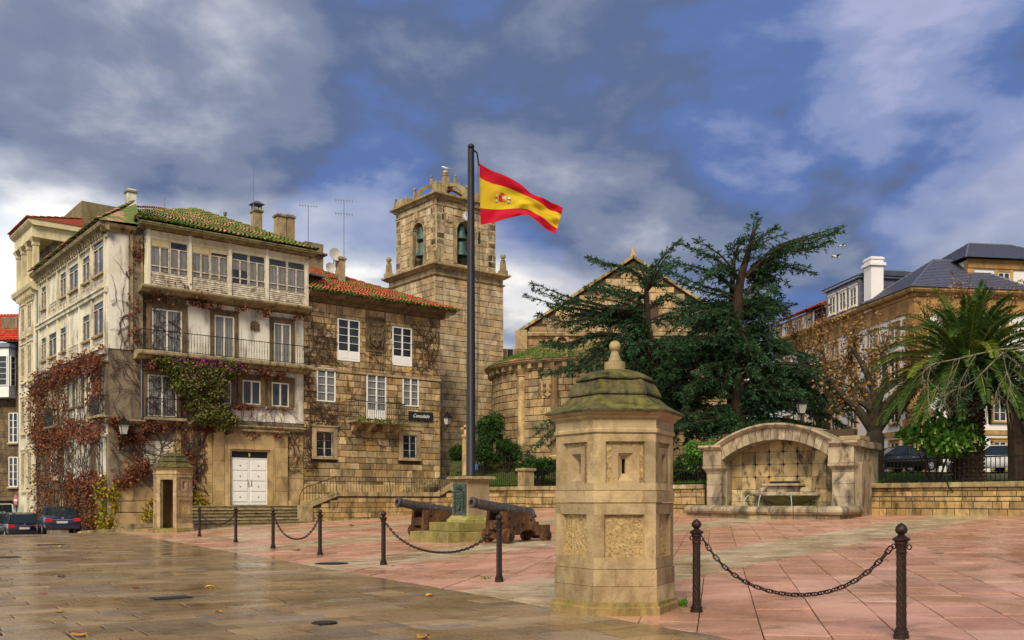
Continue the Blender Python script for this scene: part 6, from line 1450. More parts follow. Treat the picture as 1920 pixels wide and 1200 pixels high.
# slate roof with standing ribs
def slate(parent, a, b, c, d, step=0.6, name='slate_plane'):
    m = MB(); m.add([a, b, c, d], [(0,1,2,3)]); o = m.build(name, M['slate'], parent); A_, B_, C_, D_ = map(Vector, (a, b, c, d)); nr = max(2, int(((D_-A_).length+(C_-B_).length)/2/0.35)); nrm = (B_-A_).cross(D_-A_).normalized(); nrm = nrm if nrm.z > 0 else -nrm
    mm = MB()
    for i in range(nr):
        p, q = A_.lerp(D_, i/nr), B_.lerp(C_, i/nr); p2, q2 = A_.lerp(D_, (i+1)/nr), B_.lerp(C_, (i+1)/nr); mm.add([tuple(p+nrm*0.05), tuple(q+nrm*0.05), tuple(q2+nrm*0.01), tuple(p2+nrm*0.01), tuple(p), tuple(q)], [(0,1,2,3),(4,5,1,0)])
    mm.build('slate_courses', M['slate'], o, kind='stuff'); return o
def hip(x0, x1, y0, y1, z0, z1, ins, lab='roof'):
    r_ = empty('roof', (0,0,0), 0, C); i_ = ins; my = (y0+y1)/2
    a, b, c, d = (x0,y0,z0),(x1,y0,z0),(x1,y1,z0),(x0,y1,z0); e, f = ((x0+i_,my,z1),(x1-i_,my,z1)) if (x1-x0) > (y1-y0) else (((x0+x1)/2,y0+i_,z1),((x0+x1)/2,y1-i_,z1))
    if (x1-x0) > (y1-y0): slate(r_, a, b, f, e); slate(r_, d, a, e, e); slate(r_, b, c, f, f); slate(r_, c, d, e, f)
    else: slate(r_, a, b, e, e); slate(r_, d, a, e, f); slate(r_, b, c, f, e); slate(r_, c, d, f, f)
    m = MB()
    for p, q in ((a,e),(b,f if (x1-x0)>(y1-y0) else e),(c,f),(d,e if (x1-x0)>(y1-y0) else f),(e,f)): m.tube([p,q], 0.07, 5)
    m.build('ridge_flashing', M['zinc'], r_); return r_
hip(-0.7, 9.5, -0.7, 7.0, 17.0, 20.0, 4.2); hip(6, LC_+1, -0.5, 10, 17.0, 19.6, 4)
MB().box(-0.3, 8, 7.2, 12.9, 17.0, 19.4).build('attic', M['slate'], C); MB().bev(-0.55, 8.3, 7.0, 13.1, 19.4, 19.6, 0.03).build('attic_cornice', M['zinc'], C)
for k in range(3): window(C, (-0.301, 8.2+k*1.75, 17.35), R(-90), 1.0, 1.5, 2, 2, 'white_wood', 0.08, surround='white_wood', sw=0.12, sdep=0.1, sill=True, name='dormer_window')
hip(-0.6, 8.4, 6.9, 13.2, 19.6, 20.8, 3)
cxy = (0.3, 6.2); ch_ = chimney(C, cxy[0], cxy[1], 16.5, EYE+(HY-486)/F*76.5, 1.05, 1.1, 'whitewash', 'whitewash'); MB().bev(cxy[0]-0.68, cxy[0]+0.68, cxy[1]-0.7, cxy[1]+0.7, EYE+(HY-503)/F*76.5, EYE+(HY-497)/F*76.5, 0.02).build('chimney_cap', M['whitewash'], ch_)
# raised pavilion on the right with its own slate roof
px0 = 5.3; MB().box(px0, px0+9, 1.5, 9, 16.9, 19.7).build('pavilion', M['whitewash'], C); MB().bev(px0-0.08, px0+0.45, 1.42, 1.9, 16.9, 19.7, 0.02).build('pavilion_corner', M['ochre'], C)
MB().bev(px0-0.1, px0+9.1, 1.35, 1.5, 19.05, 19.75, 0.02).build('pavilion_frieze', M['ochre'], C); window(C, (px0+2.9, 1.48, 17.1), 0, 1.0, 1.7, 2, 3, 'white_wood', 0.07, surround='ochre', sw=0.25); window(C, (px0+5.5, 1.48, 17.1), 0, 1.0, 1.7, 2, 3, 'white_wood', 0.07, surround='ochre', sw=0.25)
hip(px0-0.6, px0+9.6, 0.9, 9.6, 19.75, 22.0, 3.2)
# orange-tiled end block
e0_ = 13.3; ot = MB().box(-0.05, 8, e0_, DC+0.5, 16.9, 18.5).build('end_block', M['whitewash'], C)
for p_ in range(4): window(C, (-0.051, e0_+3.2+p_*2.1, 17.0), R(-90), 0.8, 1.2, 2, 2, 'white_wood', 0.08, surround='ochre', sw=0.14)
tiles(ot, (-0.7,DC+1,18.5), (-0.7,e0_-0.2,18.5), (3.5,e0_-0.2,20.2), (3.5,DC+1,20.2), M['tile_bright'], pitch=0.3); MB().add([(-0.7,e0_-0.2,18.45),(3.5,e0_-0.2,20.1),(8,e0_-0.2,18.45),(-0.7,DC+1,18.45),(3.5,DC+1,20.1),(8,DC+1,18.45)], [(0,1,2),(0,3,4,1),(1,4,5,2)]).build('roof', M['tile_bright'], C)
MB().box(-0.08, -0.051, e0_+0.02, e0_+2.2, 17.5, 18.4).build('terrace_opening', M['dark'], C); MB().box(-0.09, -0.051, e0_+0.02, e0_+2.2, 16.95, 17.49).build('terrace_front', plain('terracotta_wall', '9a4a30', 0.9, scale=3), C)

# ================================================================ cream loggia house and far-left street buildings
D = empty('loggia_house', P0+Vector((W[0]*(DA+0.02), W[1]*(DA+0.02), 0)), UANG); tag(D, 'narrow cream house with roof loggia left of the corner house', 'house')
LD = 4.75
MB().box(-0.2, 2.6, 0.0, LD, -2, 15.4).build('wall', M['cream2'], D); MB().box(2.601, 9.5, 0.0, LD, -2, 16.5).build('rear_wall', M['cornice'], D)
MB().box(2.6, 9.5, 0.0, LD, 16.5, 21.3).build('gable_wall', stone('mossy_render', ['8a7a54','7e7050'], '4a4a2a', 0.7, '5c6028', 0.06, 0.9, 0.4, val=0.1), D)
for y in (0.4, 2.3):
    for z, h, b_ in ((12.4,1.9,0),(9.4,2.3,1),(6.0,2.2,0),(2.2,2.5,0)):
        o = window(D, (-0.201, y+0.9, z), R(-90), 0.95, h, 2, 2, 'oldwood', 0.06, surround='cream', sw=0.16, sdep=0.09, sill=True, panel=0.4)
m = MB(); pr = [(-0.2,15.0),(-0.35,15.05),(-0.55,15.2),(-0.62,15.4),(-0.62,15.5),(2.6,15.5),(2.6,15.0)]; m.loft([[(p[0],y,p[1]) for p in pr] for y in (LD+0.3,-0.25)]); m.build('loggia_cornice', M['cream'], D)
for q in range(7): MB().bev(-0.5,-0.2,0.2+q*0.62,0.4+q*0.62,14.78,15.05,0.01).build('eave_bracket', M['cream'], D)
MB().bev(-0.25, -0.05, -0.1, LD+0.1, 15.5, 16.35, 0.02).build('parapet', M['cream'], D); MB().bev(-0.05, 2.55, -0.1, 0.08, 15.5, 15.62, 0.02).build('parapet', M['cream'], D)
for y in (0.05, 1.6, 3.15, LD-0.05): 
    m = MB(); m.loft([[(-0.33,y-0.16,z),(0.0,y-0.16,z),(0.0,y+0.16,z),(-0.33,y+0.16,z)] for z in (15.5, 18.2)]); m.loft([[(-0.38-d,y-0.2-d*2,z),(0.03,y-0.2-d*2,z),(0.03,y+0.2+d*2,z),(-0.38-d,y+0.2+d*2,z)] for d, z in ((0,17.9),(0.0,18.1),(0.12,18.35))]); m.build('loggia_column', M['cream'], D)
MB().box(0.9, 2.6, 0.1, LD, 15.5, 18.4).build('loggia_back', M['render_grey'], D); MB().bev(-0.42, 2.6, -0.2, LD+0.2, 18.36, 19.1, 0.02).build('entablature', M['cream'], D)
m = MB(); m.loft([[(p[0],y,p[1]) for p in [(-0.42,19.1),(-0.6,19.22),(-0.7,19.35),(-0.7,19.45),(2.6,19.45),(2.6,19.1)]] for y in (LD+0.35,-0.45)]); m.build('eave_cornice', M['cream'], D)
m = MB(); m.loft([[(-0.75,y,19.46),(2.62,y,19.46),(2.62,y,19.95)] for y in (LD+0.4,-0.5)]); m.build('roof', M['tile_red'], D)
tiles([o for o in D.children if o.name.startswith('roof')][0], (-0.8,LD+0.4,19.50), (-0.8,-0.5,19.50), (2.6,-0.5,20.0), (2.6,LD+0.4,20.0), M['tile_red'])
Eb = empty('gallery_house', (-37.9, 74.0, 0), R(-6)); tag(Eb, 'brown stone house with white glazed bay and bright red roof at the left edge', 'house')
MB().box(-12, 0, 0, 9, -4, 13.7).build('wall', M['darkstone'], Eb)
scatter(Eb, wall_items(courses(-3.0, 0, -2, 13.6, [(-3,-1.2,9,13)], (0.4, 0.55), (0.7, 1.3), 0.02, seed=111), 0, 0.0, 0, 0.05), M['darkstone'])
by_ = MB().bev(-3.2, -0.35, -0.9, -0.06, 9.4, 13.2, 0.03).build('glazed_bay', M['white_clean'], Eb)
for k in range(2): window(Eb, (-0.85-0.95*k, -0.9, 10.3), 0, 0.8, 2.3, 1, 5, 'white_clean', 0.06, sill=False)
window(Eb, (-0.34, -0.45, 10.3), R(90), 0.6, 2.3, 1, 5, 'white_clean', 0.05, sill=False); MB().bev(-3.3, -0.2, -1.05, -0.06, 13.2, 13.5, 0.03).build('bay_cornice', M['zinc'], Eb)
tiles(Eb, (-4,-0.7,13.75), (0.5,-0.7,13.75), (0.1,3.5,16.6), (-4,3.5,16.6), M['tile_bright'], pitch=0.3); MB().add([(-12,-0.7,13.7),(0.5,-0.7,13.7),(0.1,3.5,16.55),(-12,3.5,16.55)], [(0,1,2,3)]).build('roof', M['tile_bright'], Eb)
MB().bev(-2.2, -0.9, 1.0, 3.4, 14.0, 15.9, 0.03).build('dormer', M['render_grey'], Eb); 
for z in (2.6, 6.0): window(Eb, (-0.5, -0.06, z), 0, 0.75, 2.3, 2, 4, 'white_clean', 0.06, sill=True)
gd = MB().bev(-1.6, 0.2, -0.12, -0.06, -1.2, 1.3, 0.01).build('garage_door', M['marble'], Eb)
MB().lathe([(0.11,0),(0.11,0.01)], 12).build('blue_sign', plain('sign_blue', '1f6a96', 0.5), gd, (-1.1,-0.125,0.5)).rotation_euler = (R(90),0,0)
m = MB()
for q in range(4): m.box(-0.92, -0.92+0.5-0.08*q, -0.124, -0.121, 0.52-q*0.13, 0.56-q*0.13)
m.build('sign_lines', M['zinc'], gd)
MB().bev(-2.5, 0.6, -0.9, -0.05, 1.5, 1.65, 0.02).build('canopy', M['darkstone'], Eb)
# kerb and pavement below the corner house
kb = empty('pavement'); tag(kb, 'narrow raised pavement with kerb along the corner house', kind='structure')
kp = [(-0.2,-0.45),(-1.9,-2.2),(-1.9,DA+4),(-0.2,DA+4)]
def Aw(x, y): return (P0.x+x*U[0]+y*W[0], P0.y+x*U[1]+y*W[1])
for i in range(16):
    a = Aw(-1.5, -1.9+i*1.25); b_ = Aw(-1.5, -1.9+(i+1)*1.25-0.02); c2 = Aw(-1.2, -1.9+(i+1)*1.25-0.02); d2 = Aw(-1.2, -1.9+i*1.25)
    MB().loft([[(*p, gz(*p)-0.1) for p in (d2,a,b_,c2)], [(*p, gz(*p)+0.13) for p in (d2,a,b_,c2)]]).build('kerb_stone', M['coping'], kb)
for i in range(4):
    a = Aw(-1.5+i*1.45, -2.2); b_ = Aw(-1.5+(i+1)*1.45-0.02, -2.2); c2 = Aw(-1.5+(i+1)*1.45-0.02, -1.9); d2 = Aw(-1.5+i*1.45, -1.9)
    MB().loft([[(*p, gz(*p)-0.1) for p in (a,b_,c2,d2)], [(*p, gz(*p)+0.13) for p in (a,b_,c2,d2)]]).build('kerb_stone', M['coping'], kb)
m = MB()
for i in range(14):
    q = [Aw(-1.19,-1.89+i*1.4), Aw(0.0,-1.89+i*1.4), Aw(0.0,-1.89+(i+1)*1.4), Aw(-1.19,-1.89+(i+1)*1.4)]; m.add([(*p, gz(*p)+0.122) for p in q], [(0,1,2,3)])
q = [Aw(-1.19,-1.89), Aw(4.3,-1.89), Aw(4.3,0), Aw(-1.19,0)]; m.add([(*p, gz(*p)+0.126) for p in q], [(0,1,2,3)])
m.build('pavement_top', M['pave_street'], kb)
# ================================================================ trees
def smooth_path(pts, n):
    return [tuple(interp([tuple(p) for p in pts], t)) for t in np.linspace(0, 1, n)]
def cedar(name, label, Y, trunks, limbs, seed, copies=2, dens=1.0, light=0.25, spread=3.5, tuft=1.0, auto=0):
    rr = random.Random(seed); base = at(trunks[0][0][0], trunks[0][0][1], Y); zb = tz(base.x, Y)-0.1
    r = empty(name, (base.x, Y, zb)); tag(r, label, 'tree', 'cedars in the garden'); org = Vector(r.location)
    tm = MB()
    for k, t_ in enumerate(trunks):
        pts = [at(p[0], p[1], Y+(p[2] if len(p) > 2 else 0)) for p in t_]; pts[0].z = zb-0.2
        pp = smooth_path(pts, 14); r0 = t_[0][3] if len(t_[0]) > 3 else 0.38
        tm.tube([tuple(Vector(p)-org) for p in pp], [max(0.03, r0*(1-i/13)**0.8) for i in range(14)], 8)
    bm_ = MB(); P, Dn, Ls, tips = [], [], [], []
    limbs = list(limbs); T_ = trunks[0]; ax = [(p[0], p[1]) for p in T_]
    for k in range(auto):      # shorter boughs all round the trunk fill the crown
        f = rr.random()**1.2*0.52+0.03; q = interp(ax[:-1] if len(ax) > 3 else ax, min(0.95, f)); ln_ = rr.uniform(45, 150)*(1.15-0.8*f); s_ = rr.choice((-1, 1)); up_ = rr.uniform(-30, 5)*f
        limbs.append([(q[0], q[1]), (q[0]+s_*ln_*0.5, q[1]+up_*0.6-6), (q[0]+s_*ln_, q[1]+up_+rr.uniform(-4, 26))])
    for li, lm in enumerate(limbs):
        for c in range(copies):
            dy = rr.uniform(-spread, spread)*(0.35 if c == 0 else 1.0); jx, jy = (0, 0) if c == 0 else (rr.uniform(-22, 22), rr.uniform(-14, 18))
            n = len(lm); lm = [lm[0]]+[(lm[0][0]+(q[0]-lm[0][0])*0.95, lm[0][1]+(q[1]-lm[0][1])*(0.92 if q[1] < lm[0][1] else 1.0)) for q in lm[1:]] if c == 0 else lm; pts = []
            for i, p in enumerate(lm):
                f = i/(n-1); pts.append(at(p[0]+jx*f, p[1]+jy*(0.4+0.6*f), Y+dy*f))
            L = sum((b_-a_).length for a_, b_ in zip(pts, pts[1:])); m_ = max(8, int(L/0.32)); pp = [Vector(p) for p in smooth_path(pts, m_)]
            bm_.tube([tuple(p-org) for p in pp], [max(0.012, 0.11*min(1.3, L/5)*(1-i/(m_-1))) for i in range(m_)], 5)
            for i in range(1, m_):
                f = i/(m_-1); d = (pp[i]-pp[i-1]).normalized(); side = d.cross(Vector((0,0,1)))
                side = side.normalized() if side.length > 0.05 else Vector((0,1,0))
                for s in (-1, 1):
                    if rr.random() > 0.92*dens: continue
                    sl = rr.uniform(0.55, 1.25)*(1.05-0.86*f)*min(1.15, 0.5+L/7); dd = (d*rr.uniform(0.5, 0.9)+side*s*rr.uniform(0.5, 1.0)+Vector((0,0,rr.uniform(-0.35,0.15)))).normalized()
                    q0 = pp[i]; ns = max(3, int(sl/0.10)); q = q0
                    for j in range(ns):
                        dd = (dd+Vector((rr.uniform(-0.1,0.1),rr.uniform(-0.1,0.1),-0.075+rr.uniform(-0.06,0.06)))).normalized(); q = q+dd*(sl/ns)
                        for _ in range(3): P.append(q); Dn.append(dd*0.9+Vector((rr.gauss(0,0.55),rr.gauss(0,0.55),rr.gauss(0.12,0.45)))); Ls.append(rr.uniform(0.15,0.30))
                for _ in range(4): P.append(pp[i]+Vector((rr.gauss(0,.04),rr.gauss(0,.04),rr.gauss(0,.04)))); Dn.append(d*0.7+Vector((rr.gauss(0,0.6),rr.gauss(0,0.6),rr.gauss(0.1,0.5)))); Ls.append(rr.uniform(0.14,0.28))
    tm.build('trunk', M['bark'], r); bm_.build('branches', M['bark'], r)
    P = np.array(P)-np.array(org); Dn = np.array(Dn); Ls = np.array(Ls)*tuft; n = len(P)
    sel = rng.random(n) < light
    for s_, mt_ in ((~sel, 'cedar'), (sel, 'cedar_light')):
        if s_.sum(): link('crown', blades(P[s_], Dn[s_], Ls[s_], Ls[s_]*rng.uniform(0.16,0.30,s_.sum()), M[mt_], 'crown'), r)['kind'] = 'stuff'
    return n
rt = [[(1388,815,0,0.45),(1381,640),(1386,540),(1402,475),(1421,412)], [(1370,815,1.2,0.3),(1372,620,1.0),(1375,500,0.8),(1388,450,0.5)]]
rl_ = [[(1398,500),(1412,455),(1421,410)],[(1400,470),(1430,440),(1455,422)],[(1385,490),(1376,462),(1390,444)],[(1400,520),(1450,468),(1505,446),(1573,428)],[(1410,505),(1470,470),(1530,460),(1562,447)],[(1405,520),(1450,490),(1518,498)],
       [(1385,525),(1345,485),(1310,468),(1286,455)],[(1380,540),(1325,505),(1262,488)],[(1378,555),(1310,532),(1252,508)],[(1380,520),(1350,500),(1325,520)],
       [(1400,550),(1445,515),(1482,532)],[(1400,580),(1440,545),(1470,557)],[(1398,600),(1430,570),(1455,600)],[(1395,560),(1420,520),(1440,500)],
       [(1395,640),(1425,605),(1445,650)],[(1395,680),(1450,655),(1525,675),(1590,702)],[(1395,700),(1460,680),(1540,690),(1580,735)],[(1395,720),(1480,695),(1570,722),(1622,765)],[(1392,760),(1480,735),(1545,785)],[(1392,740),(1470,715),(1520,745)],
       [(1380,600),(1325,580),(1270,605)],[(1380,630),(1310,610),(1262,650)],[(1380,665),(1300,655),(1255,700)],[(1380,690),(1320,690),(1280,735)],[(1380,725),(1310,725),(1268,790)],[(1380,760),(1330,765),(1285,815)],
       [(1388,700),(1400,690),(1420,740)],[(1388,740),(1400,740),(1410,800)],[(1385,660),(1370,680),(1350,750)],[(1390,620),(1410,640),(1440,700)],[(1388,780),(1420,770),(1470,810)],[(1386,770),(1360,780),(1330,815)],[(1400,740),(1500,722),(1600,775)],[(1400,770),(1520,760),(1598,802)],[(1395,700),(1500,690),(1612,735)],[(1398,790),(1480,785),(1560,812)],[(1396,725),(1490,705),(1570,755)],[(1384,800),(1340,795),(1290,835)]]
cedar('cedar_tree', 'tall dark cedar with long limbs reaching right, behind the fountain', 54.5, rt, rl_, 201, 3, 1.0, 0.25, auto=62, tuft=1.1)
lt = [[(1222,800,0,0.36),(1222,700),(1214,600),(1212,535),(1216,520)], [(1198,800,1,0.24),(1206,690,0.6),(1210,600,0.3)]]
ll_ = [[(1212,545),(1226,510),(1242,478),(1272,447)],[(1214,540),(1200,500),(1182,497)],[(1212,530),(1175,503),(1130,492),(1100,481)],[(1215,545),(1240,515),(1262,495)],[(1215,560),(1165,545),(1116,535)],[(1216,575),(1150,550),(1120,540)],
       [(1215,600),(1110,575),(1055,562),(992,538)],[(1215,610),(1120,588),(1062,590),(1022,572)],[(1215,620),(1130,602),(1068,622)],[(1215,640),(1120,628),(1060,648),(1022,645)],[(1216,655),(1140,645),(1060,690)],[(1216,670),(1130,660),(1080,690),(1008,702)],
       [(1220,700),(1140,705),(1085,745),(990,805)],[(1220,720),(1150,745),(1065,780),(1000,835)],[(1218,690),(1150,690),(1090,720)],[(1220,600),(1265,585),(1312,602)],[(1220,640),(1280,635),(1330,665)],[(1220,660),(1260,650),(1300,690)],[(1222,690),(1270,700),(1292,745)],[(1220,730),(1250,760),(1262,820)],
       [(1216,620),(1180,620),(1150,680)],[(1216,600),(1200,610),(1180,660)],[(1218,650),(1230,660),(1240,720)],[(1216,580),(1250,560),(1300,580)],[(1216,590),(1170,580),(1130,610)],[(1222,760),(1260,770),(1290,820)],[(1220,770),(1190,790),(1130,830)]]
cedar('cedar_tree', 'dark cedar standing in front of the church gable, left of the tall cedar', 57.0, lt, ll_, 202, 3, 1.0, 0.3, auto=54, tuft=1.1)
et = [[(1912,870,0,0.5),(1905,800),(1890,740),(1870,690)], [(1912,870,0,0.4),(1915,760),(1925,660)]]
el_ = [[(1890,740),(1850,720),(1800,735),(1770,770)],[(1885,725),(1840,700),(1790,710),(1745,745)],[(1890,690),(1850,685),(1810,745)],[(1900,700),(1870,710),(1840,755)],[(1905,690),(1880,690),(1860,735)],[(1915,690),(1900,700),(1890,745)],[(1890,680),(1830,685),(1780,700)],[(1925,680),(1940,720),(1935,780)],[(1880,690),(1820,710),(1790,760)],[(1900,660),(1880,680),(1830,690)]]
cedar('cedar_tree', 'dark cedar with heavy trunk at the right picture edge', 42.0, et, el_, 203, 3, 0.9, 0.15, 2.0, auto=0)
# bare lichened boughs of a neighbouring tree
bt = at(1960, 640, 40); LB_ = empty('bare_tree', (bt.x, 40, tz(bt.x, 40))); tag(LB_, 'leafless lichen-covered boughs hanging in from the right edge', 'tree'); org = Vector(LB_.location)
m = MB(); rr = random.Random(5); tb = [(bt.x+0.3,40,tz(bt.x,40)-0.2),(bt.x+0.2,40,5),(bt.x,40,at(1960,640,40).z)]
m.tube([tuple(Vector(p)-org) for p in smooth_path(tb, 8)], [0.26,0.24,0.22,0.2,0.18,0.15,0.12,0.1], 8); m.build('trunk', M['bark_pale'], LB_)
def bough(pts, r0, dep, m, Y):
    p3 = [at(p[0], p[1], Y+rr.uniform(-0.25, 0.25)) for p in pts]; pp = [Vector(p) for p in smooth_path(p3, 10)]; m.tube([tuple(p-org) for p in pp], [r0*(1-0.75*i/9) for i in range(10)], 6)
    if dep:
        for i in range(2, 10):
            for _t in range(2):
                d = (pp[i]-pp[i-1]).normalized(); q = [pp[i]]
                v = (d+Vector((rr.gauss(0,0.7),rr.gauss(0,0.5),-0.5+rr.gauss(0,0.5)))).normalized()
                for j in range(4): v = (v+Vector((rr.gauss(0,0.3),rr.gauss(0,0.3),rr.gauss(-0.1,0.25)))).normalized(); q.append(q[-1]+v*0.22)
                m.tube([tuple(p-org) for p in q], [r0*0.35,r0*0.3,r0*0.25,r0*0.2,r0*0.1], 4)
m = MB()
for pts, r0 in (([(1960,655),(1900,652),(1850,660),(1800,672),(1760,680),(1742,690),(1740,740),(1744,765)], 0.06),([(1882,660),(1850,690),(1820,720),(1780,735),(1770,750)], 0.045),([(1880,662),(1888,700),(1895,720),(1888,750),(1892,770)], 0.045),([(1960,700),(1920,690),(1885,662)], 0.05),([(1800,672),(1785,710),(1760,745)], 0.03),([(1888,700),(1870,730),(1866,750)], 0.03),([(1750,683),(1730,700),(1738,730)],0.03),([(1830,665),(1815,690),(1800,720),(1795,745)],0.03)): bough(pts, r0*0.7, 1, m, 40)
m.build('boughs', M['bark_pale'], LB_)
# palm
pp0 = at(1815, 870, 44); PM = empty('palm_tree', (pp0.x, 44, tz(pp0.x, 44)-0.05)); tag(PM, 'big date palm with arching fronds and stout trunk', 'palm'); zc = at(1818, 694, 44).z-PM.location.z
m = MB(); m.lathe([(0.72,0),(0.62,0.3),(0.60,zc-1.2),(0.75,zc-0.7),(0.68,zc-0.1),(0.3,zc+0.3)], 20); m.build('trunk', M['bark'], PM, smooth=True)
ls = MB()
for k in range(26):
    for q in range(11):
        a = 2*PI*(q+0.5*(k % 2))/11; z = 0.2+k*(zc-0.6)/26; r_ = 0.62+0.12*(k > 18); w_ = 0.13
        c_2, s_2 = math.cos(a), math.sin(a); ls.loft([[(c_2*(r_-0.05)-s_2*w_*e, s_2*(r_-0.05)+c_2*w_*e, z+dz) for e, dz in ((-1,0.06),(0,-0.06),(1,0.06),(0,0.14))], [(c_2*(r_+0.09)-s_2*w_*0.6*e, s_2*(r_+0.09)+c_2*w_*0.6*e, z+dz+0.08) for e, dz in ((-1,0.03),(0,-0.04),(1,0.03),(0,0.08))]])
ls.build('leaf_scars', plain('palm_leaf_bases', '6a4a2a', 0.95, scale=6, bump=0.6, c2='3a2816'), PM, kind='stuff')
rr = random.Random(9); NF = 104; VA = []; VB = []; rach = MB()
for k in range(NF):
    az_ = k*2.39996; e0 = R(84-100*((k+0.5)/NF)**0.95); L = rr.uniform(4.2, 5.1)*(0.80 if e0 > R(55) else 1.0); p = Vector((0.25*math.cos(az_), 0.25*math.sin(az_), zc+0.1)); d = Vector((math.cos(az_)*math.cos(e0), math.sin(az_)*math.cos(e0), math.sin(e0))); ns = 26; pts = [p.copy()]
    droop = rr.uniform(0.042, 0.062)
    for i in range(ns):
        d = (d+Vector((0,0,-droop*(0.5+1.2*i/ns)))).normalized(); p = p+d*(L/ns); pts.append(p.copy())
        if i < 3: continue
        f = i/ns; side = d.cross(Vector((0,0,1))).normalized(); up = side.cross(d).normalized(); ll2 = 0.46*math.sin(PI*min(0.97, 0.12+0.86*f))**0.7+0.08
        tgt = VB if (k % 9 == 4) else VA
        for s in (-1, 1):
            for h in (0, 0.25, 0.5, 0.75):
                q = p-d*(L/ns)*h; dl = (side*s*0.85+d*0.62+up*0.34+Vector((0,0,-0.04-0.10*f))).normalized()+Vector((rr.gauss(0,.08),rr.gauss(0,.08),rr.gauss(-.02,.08))); w2 = up.cross(dl).normalized()*0.028+d*0.012
                e = q+dl*ll2+Vector((0,0,-0.06*ll2)); mid_ = q+dl*ll2*0.5
                tgt.append([q-w2*0.5, mid_-w2, e, mid_+w2])
    rach.tube([tuple(x) for x in pts[::3]], [0.05*(1-0.85*i/max(1,len(pts[::3])-1))+0.006 for i in range(len(pts[::3]))], 5)
rach.build('frond_stalks', M['palm_yellow'], PM)
for V_, mt_ in ((VA, 'palm'), (VB, 'palm_yellow')): link('fronds', quads_mesh('fronds', np.array([[tuple(x) for x in q] for q in V_]), M[mt_]), PM)['kind'] = 'stuff'
# plane trees, pollarded, with the last brown leaves
def plane_tree(px, Y, label, heads, seed, sc=1.0, shoots=16, leaves=2200):
    rr = random.Random(seed); b_ = at(px, 870, Y); r = empty('plane_tree', (b_.x, Y, tz(b_.x, Y)-0.1)); tag(r, label, 'tree', 'pollarded plane trees'); org = Vector(r.location)
    fork = at(px, 812, Y); m = MB(); m.tube([tuple(Vector(p)-org) for p in smooth_path([(b_.x,Y,org.z),(b_.x+0.03,Y,(org.z+fork.z)/2),tuple(fork+Vector((0,0,0.2)))], 7)], [0.62*sc,0.55*sc,0.5*sc,0.5*sc,0.52*sc,0.55*sc,0.35*sc], 12); m.build('trunk', M['plane_bark'], r, smooth=True)
    lm = MB(); sh = MB(); P, Dn = [], []
    for h in heads:
        Yh = Y+rr.uniform(-1.2, 1.2); pts = [tuple(fork)]+[tuple(at(q[0], q[1], Y+(Yh-Y)*(i+1)/len(h))) for i, q in enumerate(h)]; pp = [Vector(p) for p in smooth_path(pts, 12)]
        lm.tube([tuple(p-org) for p in pp], [sc*(0.34-0.02*i) if i < 11 else 0.16*sc for i in range(12)], 8); lm.ball(tuple(pp[-1]-org), 0.19*sc, 8, 6)
        for s in range(shoots):
            p = pp[-1] if rr.random() < 0.7 else pp[rr.randint(6, 11)]; p = p.copy(); d = Vector((rr.gauss(0,0.35),rr.gauss(0,0.35),1)).normalized(); L = rr.uniform(1.2, 3.4)*sc; q = [p.copy()]
            for j in range(6):
                d = (d+Vector((rr.gauss(0,.08),rr.gauss(0,.08),0.05))).normalized(); p = p+d*L/6; q.append(p.copy())
                for _ in range(rr.randint(0, 5)): P.append(p+Vector((rr.gauss(0,.14),rr.gauss(0,.14),rr.gauss(0,.1)))); Dn.append(Vector((rr.gauss(0,1),rr.gauss(0,1),rr.gauss(-0.4,0.7))))
            sh.tube([tuple(x-org) for x in q], [0.028,0.024,0.02,0.016,0.012,0.009,0.006], 4)
        for _ in range(leaves//len(heads)//3): i = rr.randint(5, 11); P.append(pp[i]+Vector((rr.gauss(0,.45),rr.gauss(0,.45),rr.gauss(0.2,.45)))); Dn.append(Vector((rr.gauss(0,1),rr.gauss(0,1),rr.gauss(-0.4,0.7))))
    lm.build('limbs', M['plane_bark'], r, smooth=True); sh.build('shoots', M['plane_bark'], r, kind='stuff')
    P = np.array([tuple(p-org) for p in P]); Dn = np.array([tuple(d) for d in Dn]); L = rng.uniform(0.10,0.22,len(P)); link('crown', blades(P, Dn, L, L*rng.uniform(0.6,0.95,len(P)), M['plane_leaf'], 'crown'), r)['kind'] = 'stuff'
plane_tree(1640, 50, 'pollarded plane tree with brown leaves standing right behind the fountain', [[(1610,770),(1575,735),(1555,712)],[(1628,750),(1605,715),(1590,690)],[(1640,745),(1625,700),(1600,655)],[(1665,780),(1695,750),(1715,735)],[(1645,760),(1660,710),(1655,670)],[(1650,770),(1690,730),(1712,690)],[(1635,770),(1600,750),(1570,770)]], 301, 0.85, 15)
plane_tree(1545, 58, 'plane tree with sparse brown leaves in front of the long white facade', [[(1525,760),(1505,700),(1495,650)],[(1550,740),(1545,690),(1540,640)],[(1560,750),(1585,700),(1600,650)],[(1540,760),(1520,720),(1515,680)],[(1560,770),(1610,730),(1640,690)]], 302, 0.8, 18)
plane_tree(1790, 60, 'plane tree with thin brown shoots above the palm crown', [[(1770,720),(1750,640),(1740,600)],[(1800,700),(1810,620),(1815,585)],[(1830,710),(1870,640),(1890,590)],[(1790,700),(1780,640),(1775,600)]], 303, 0.8, 14)
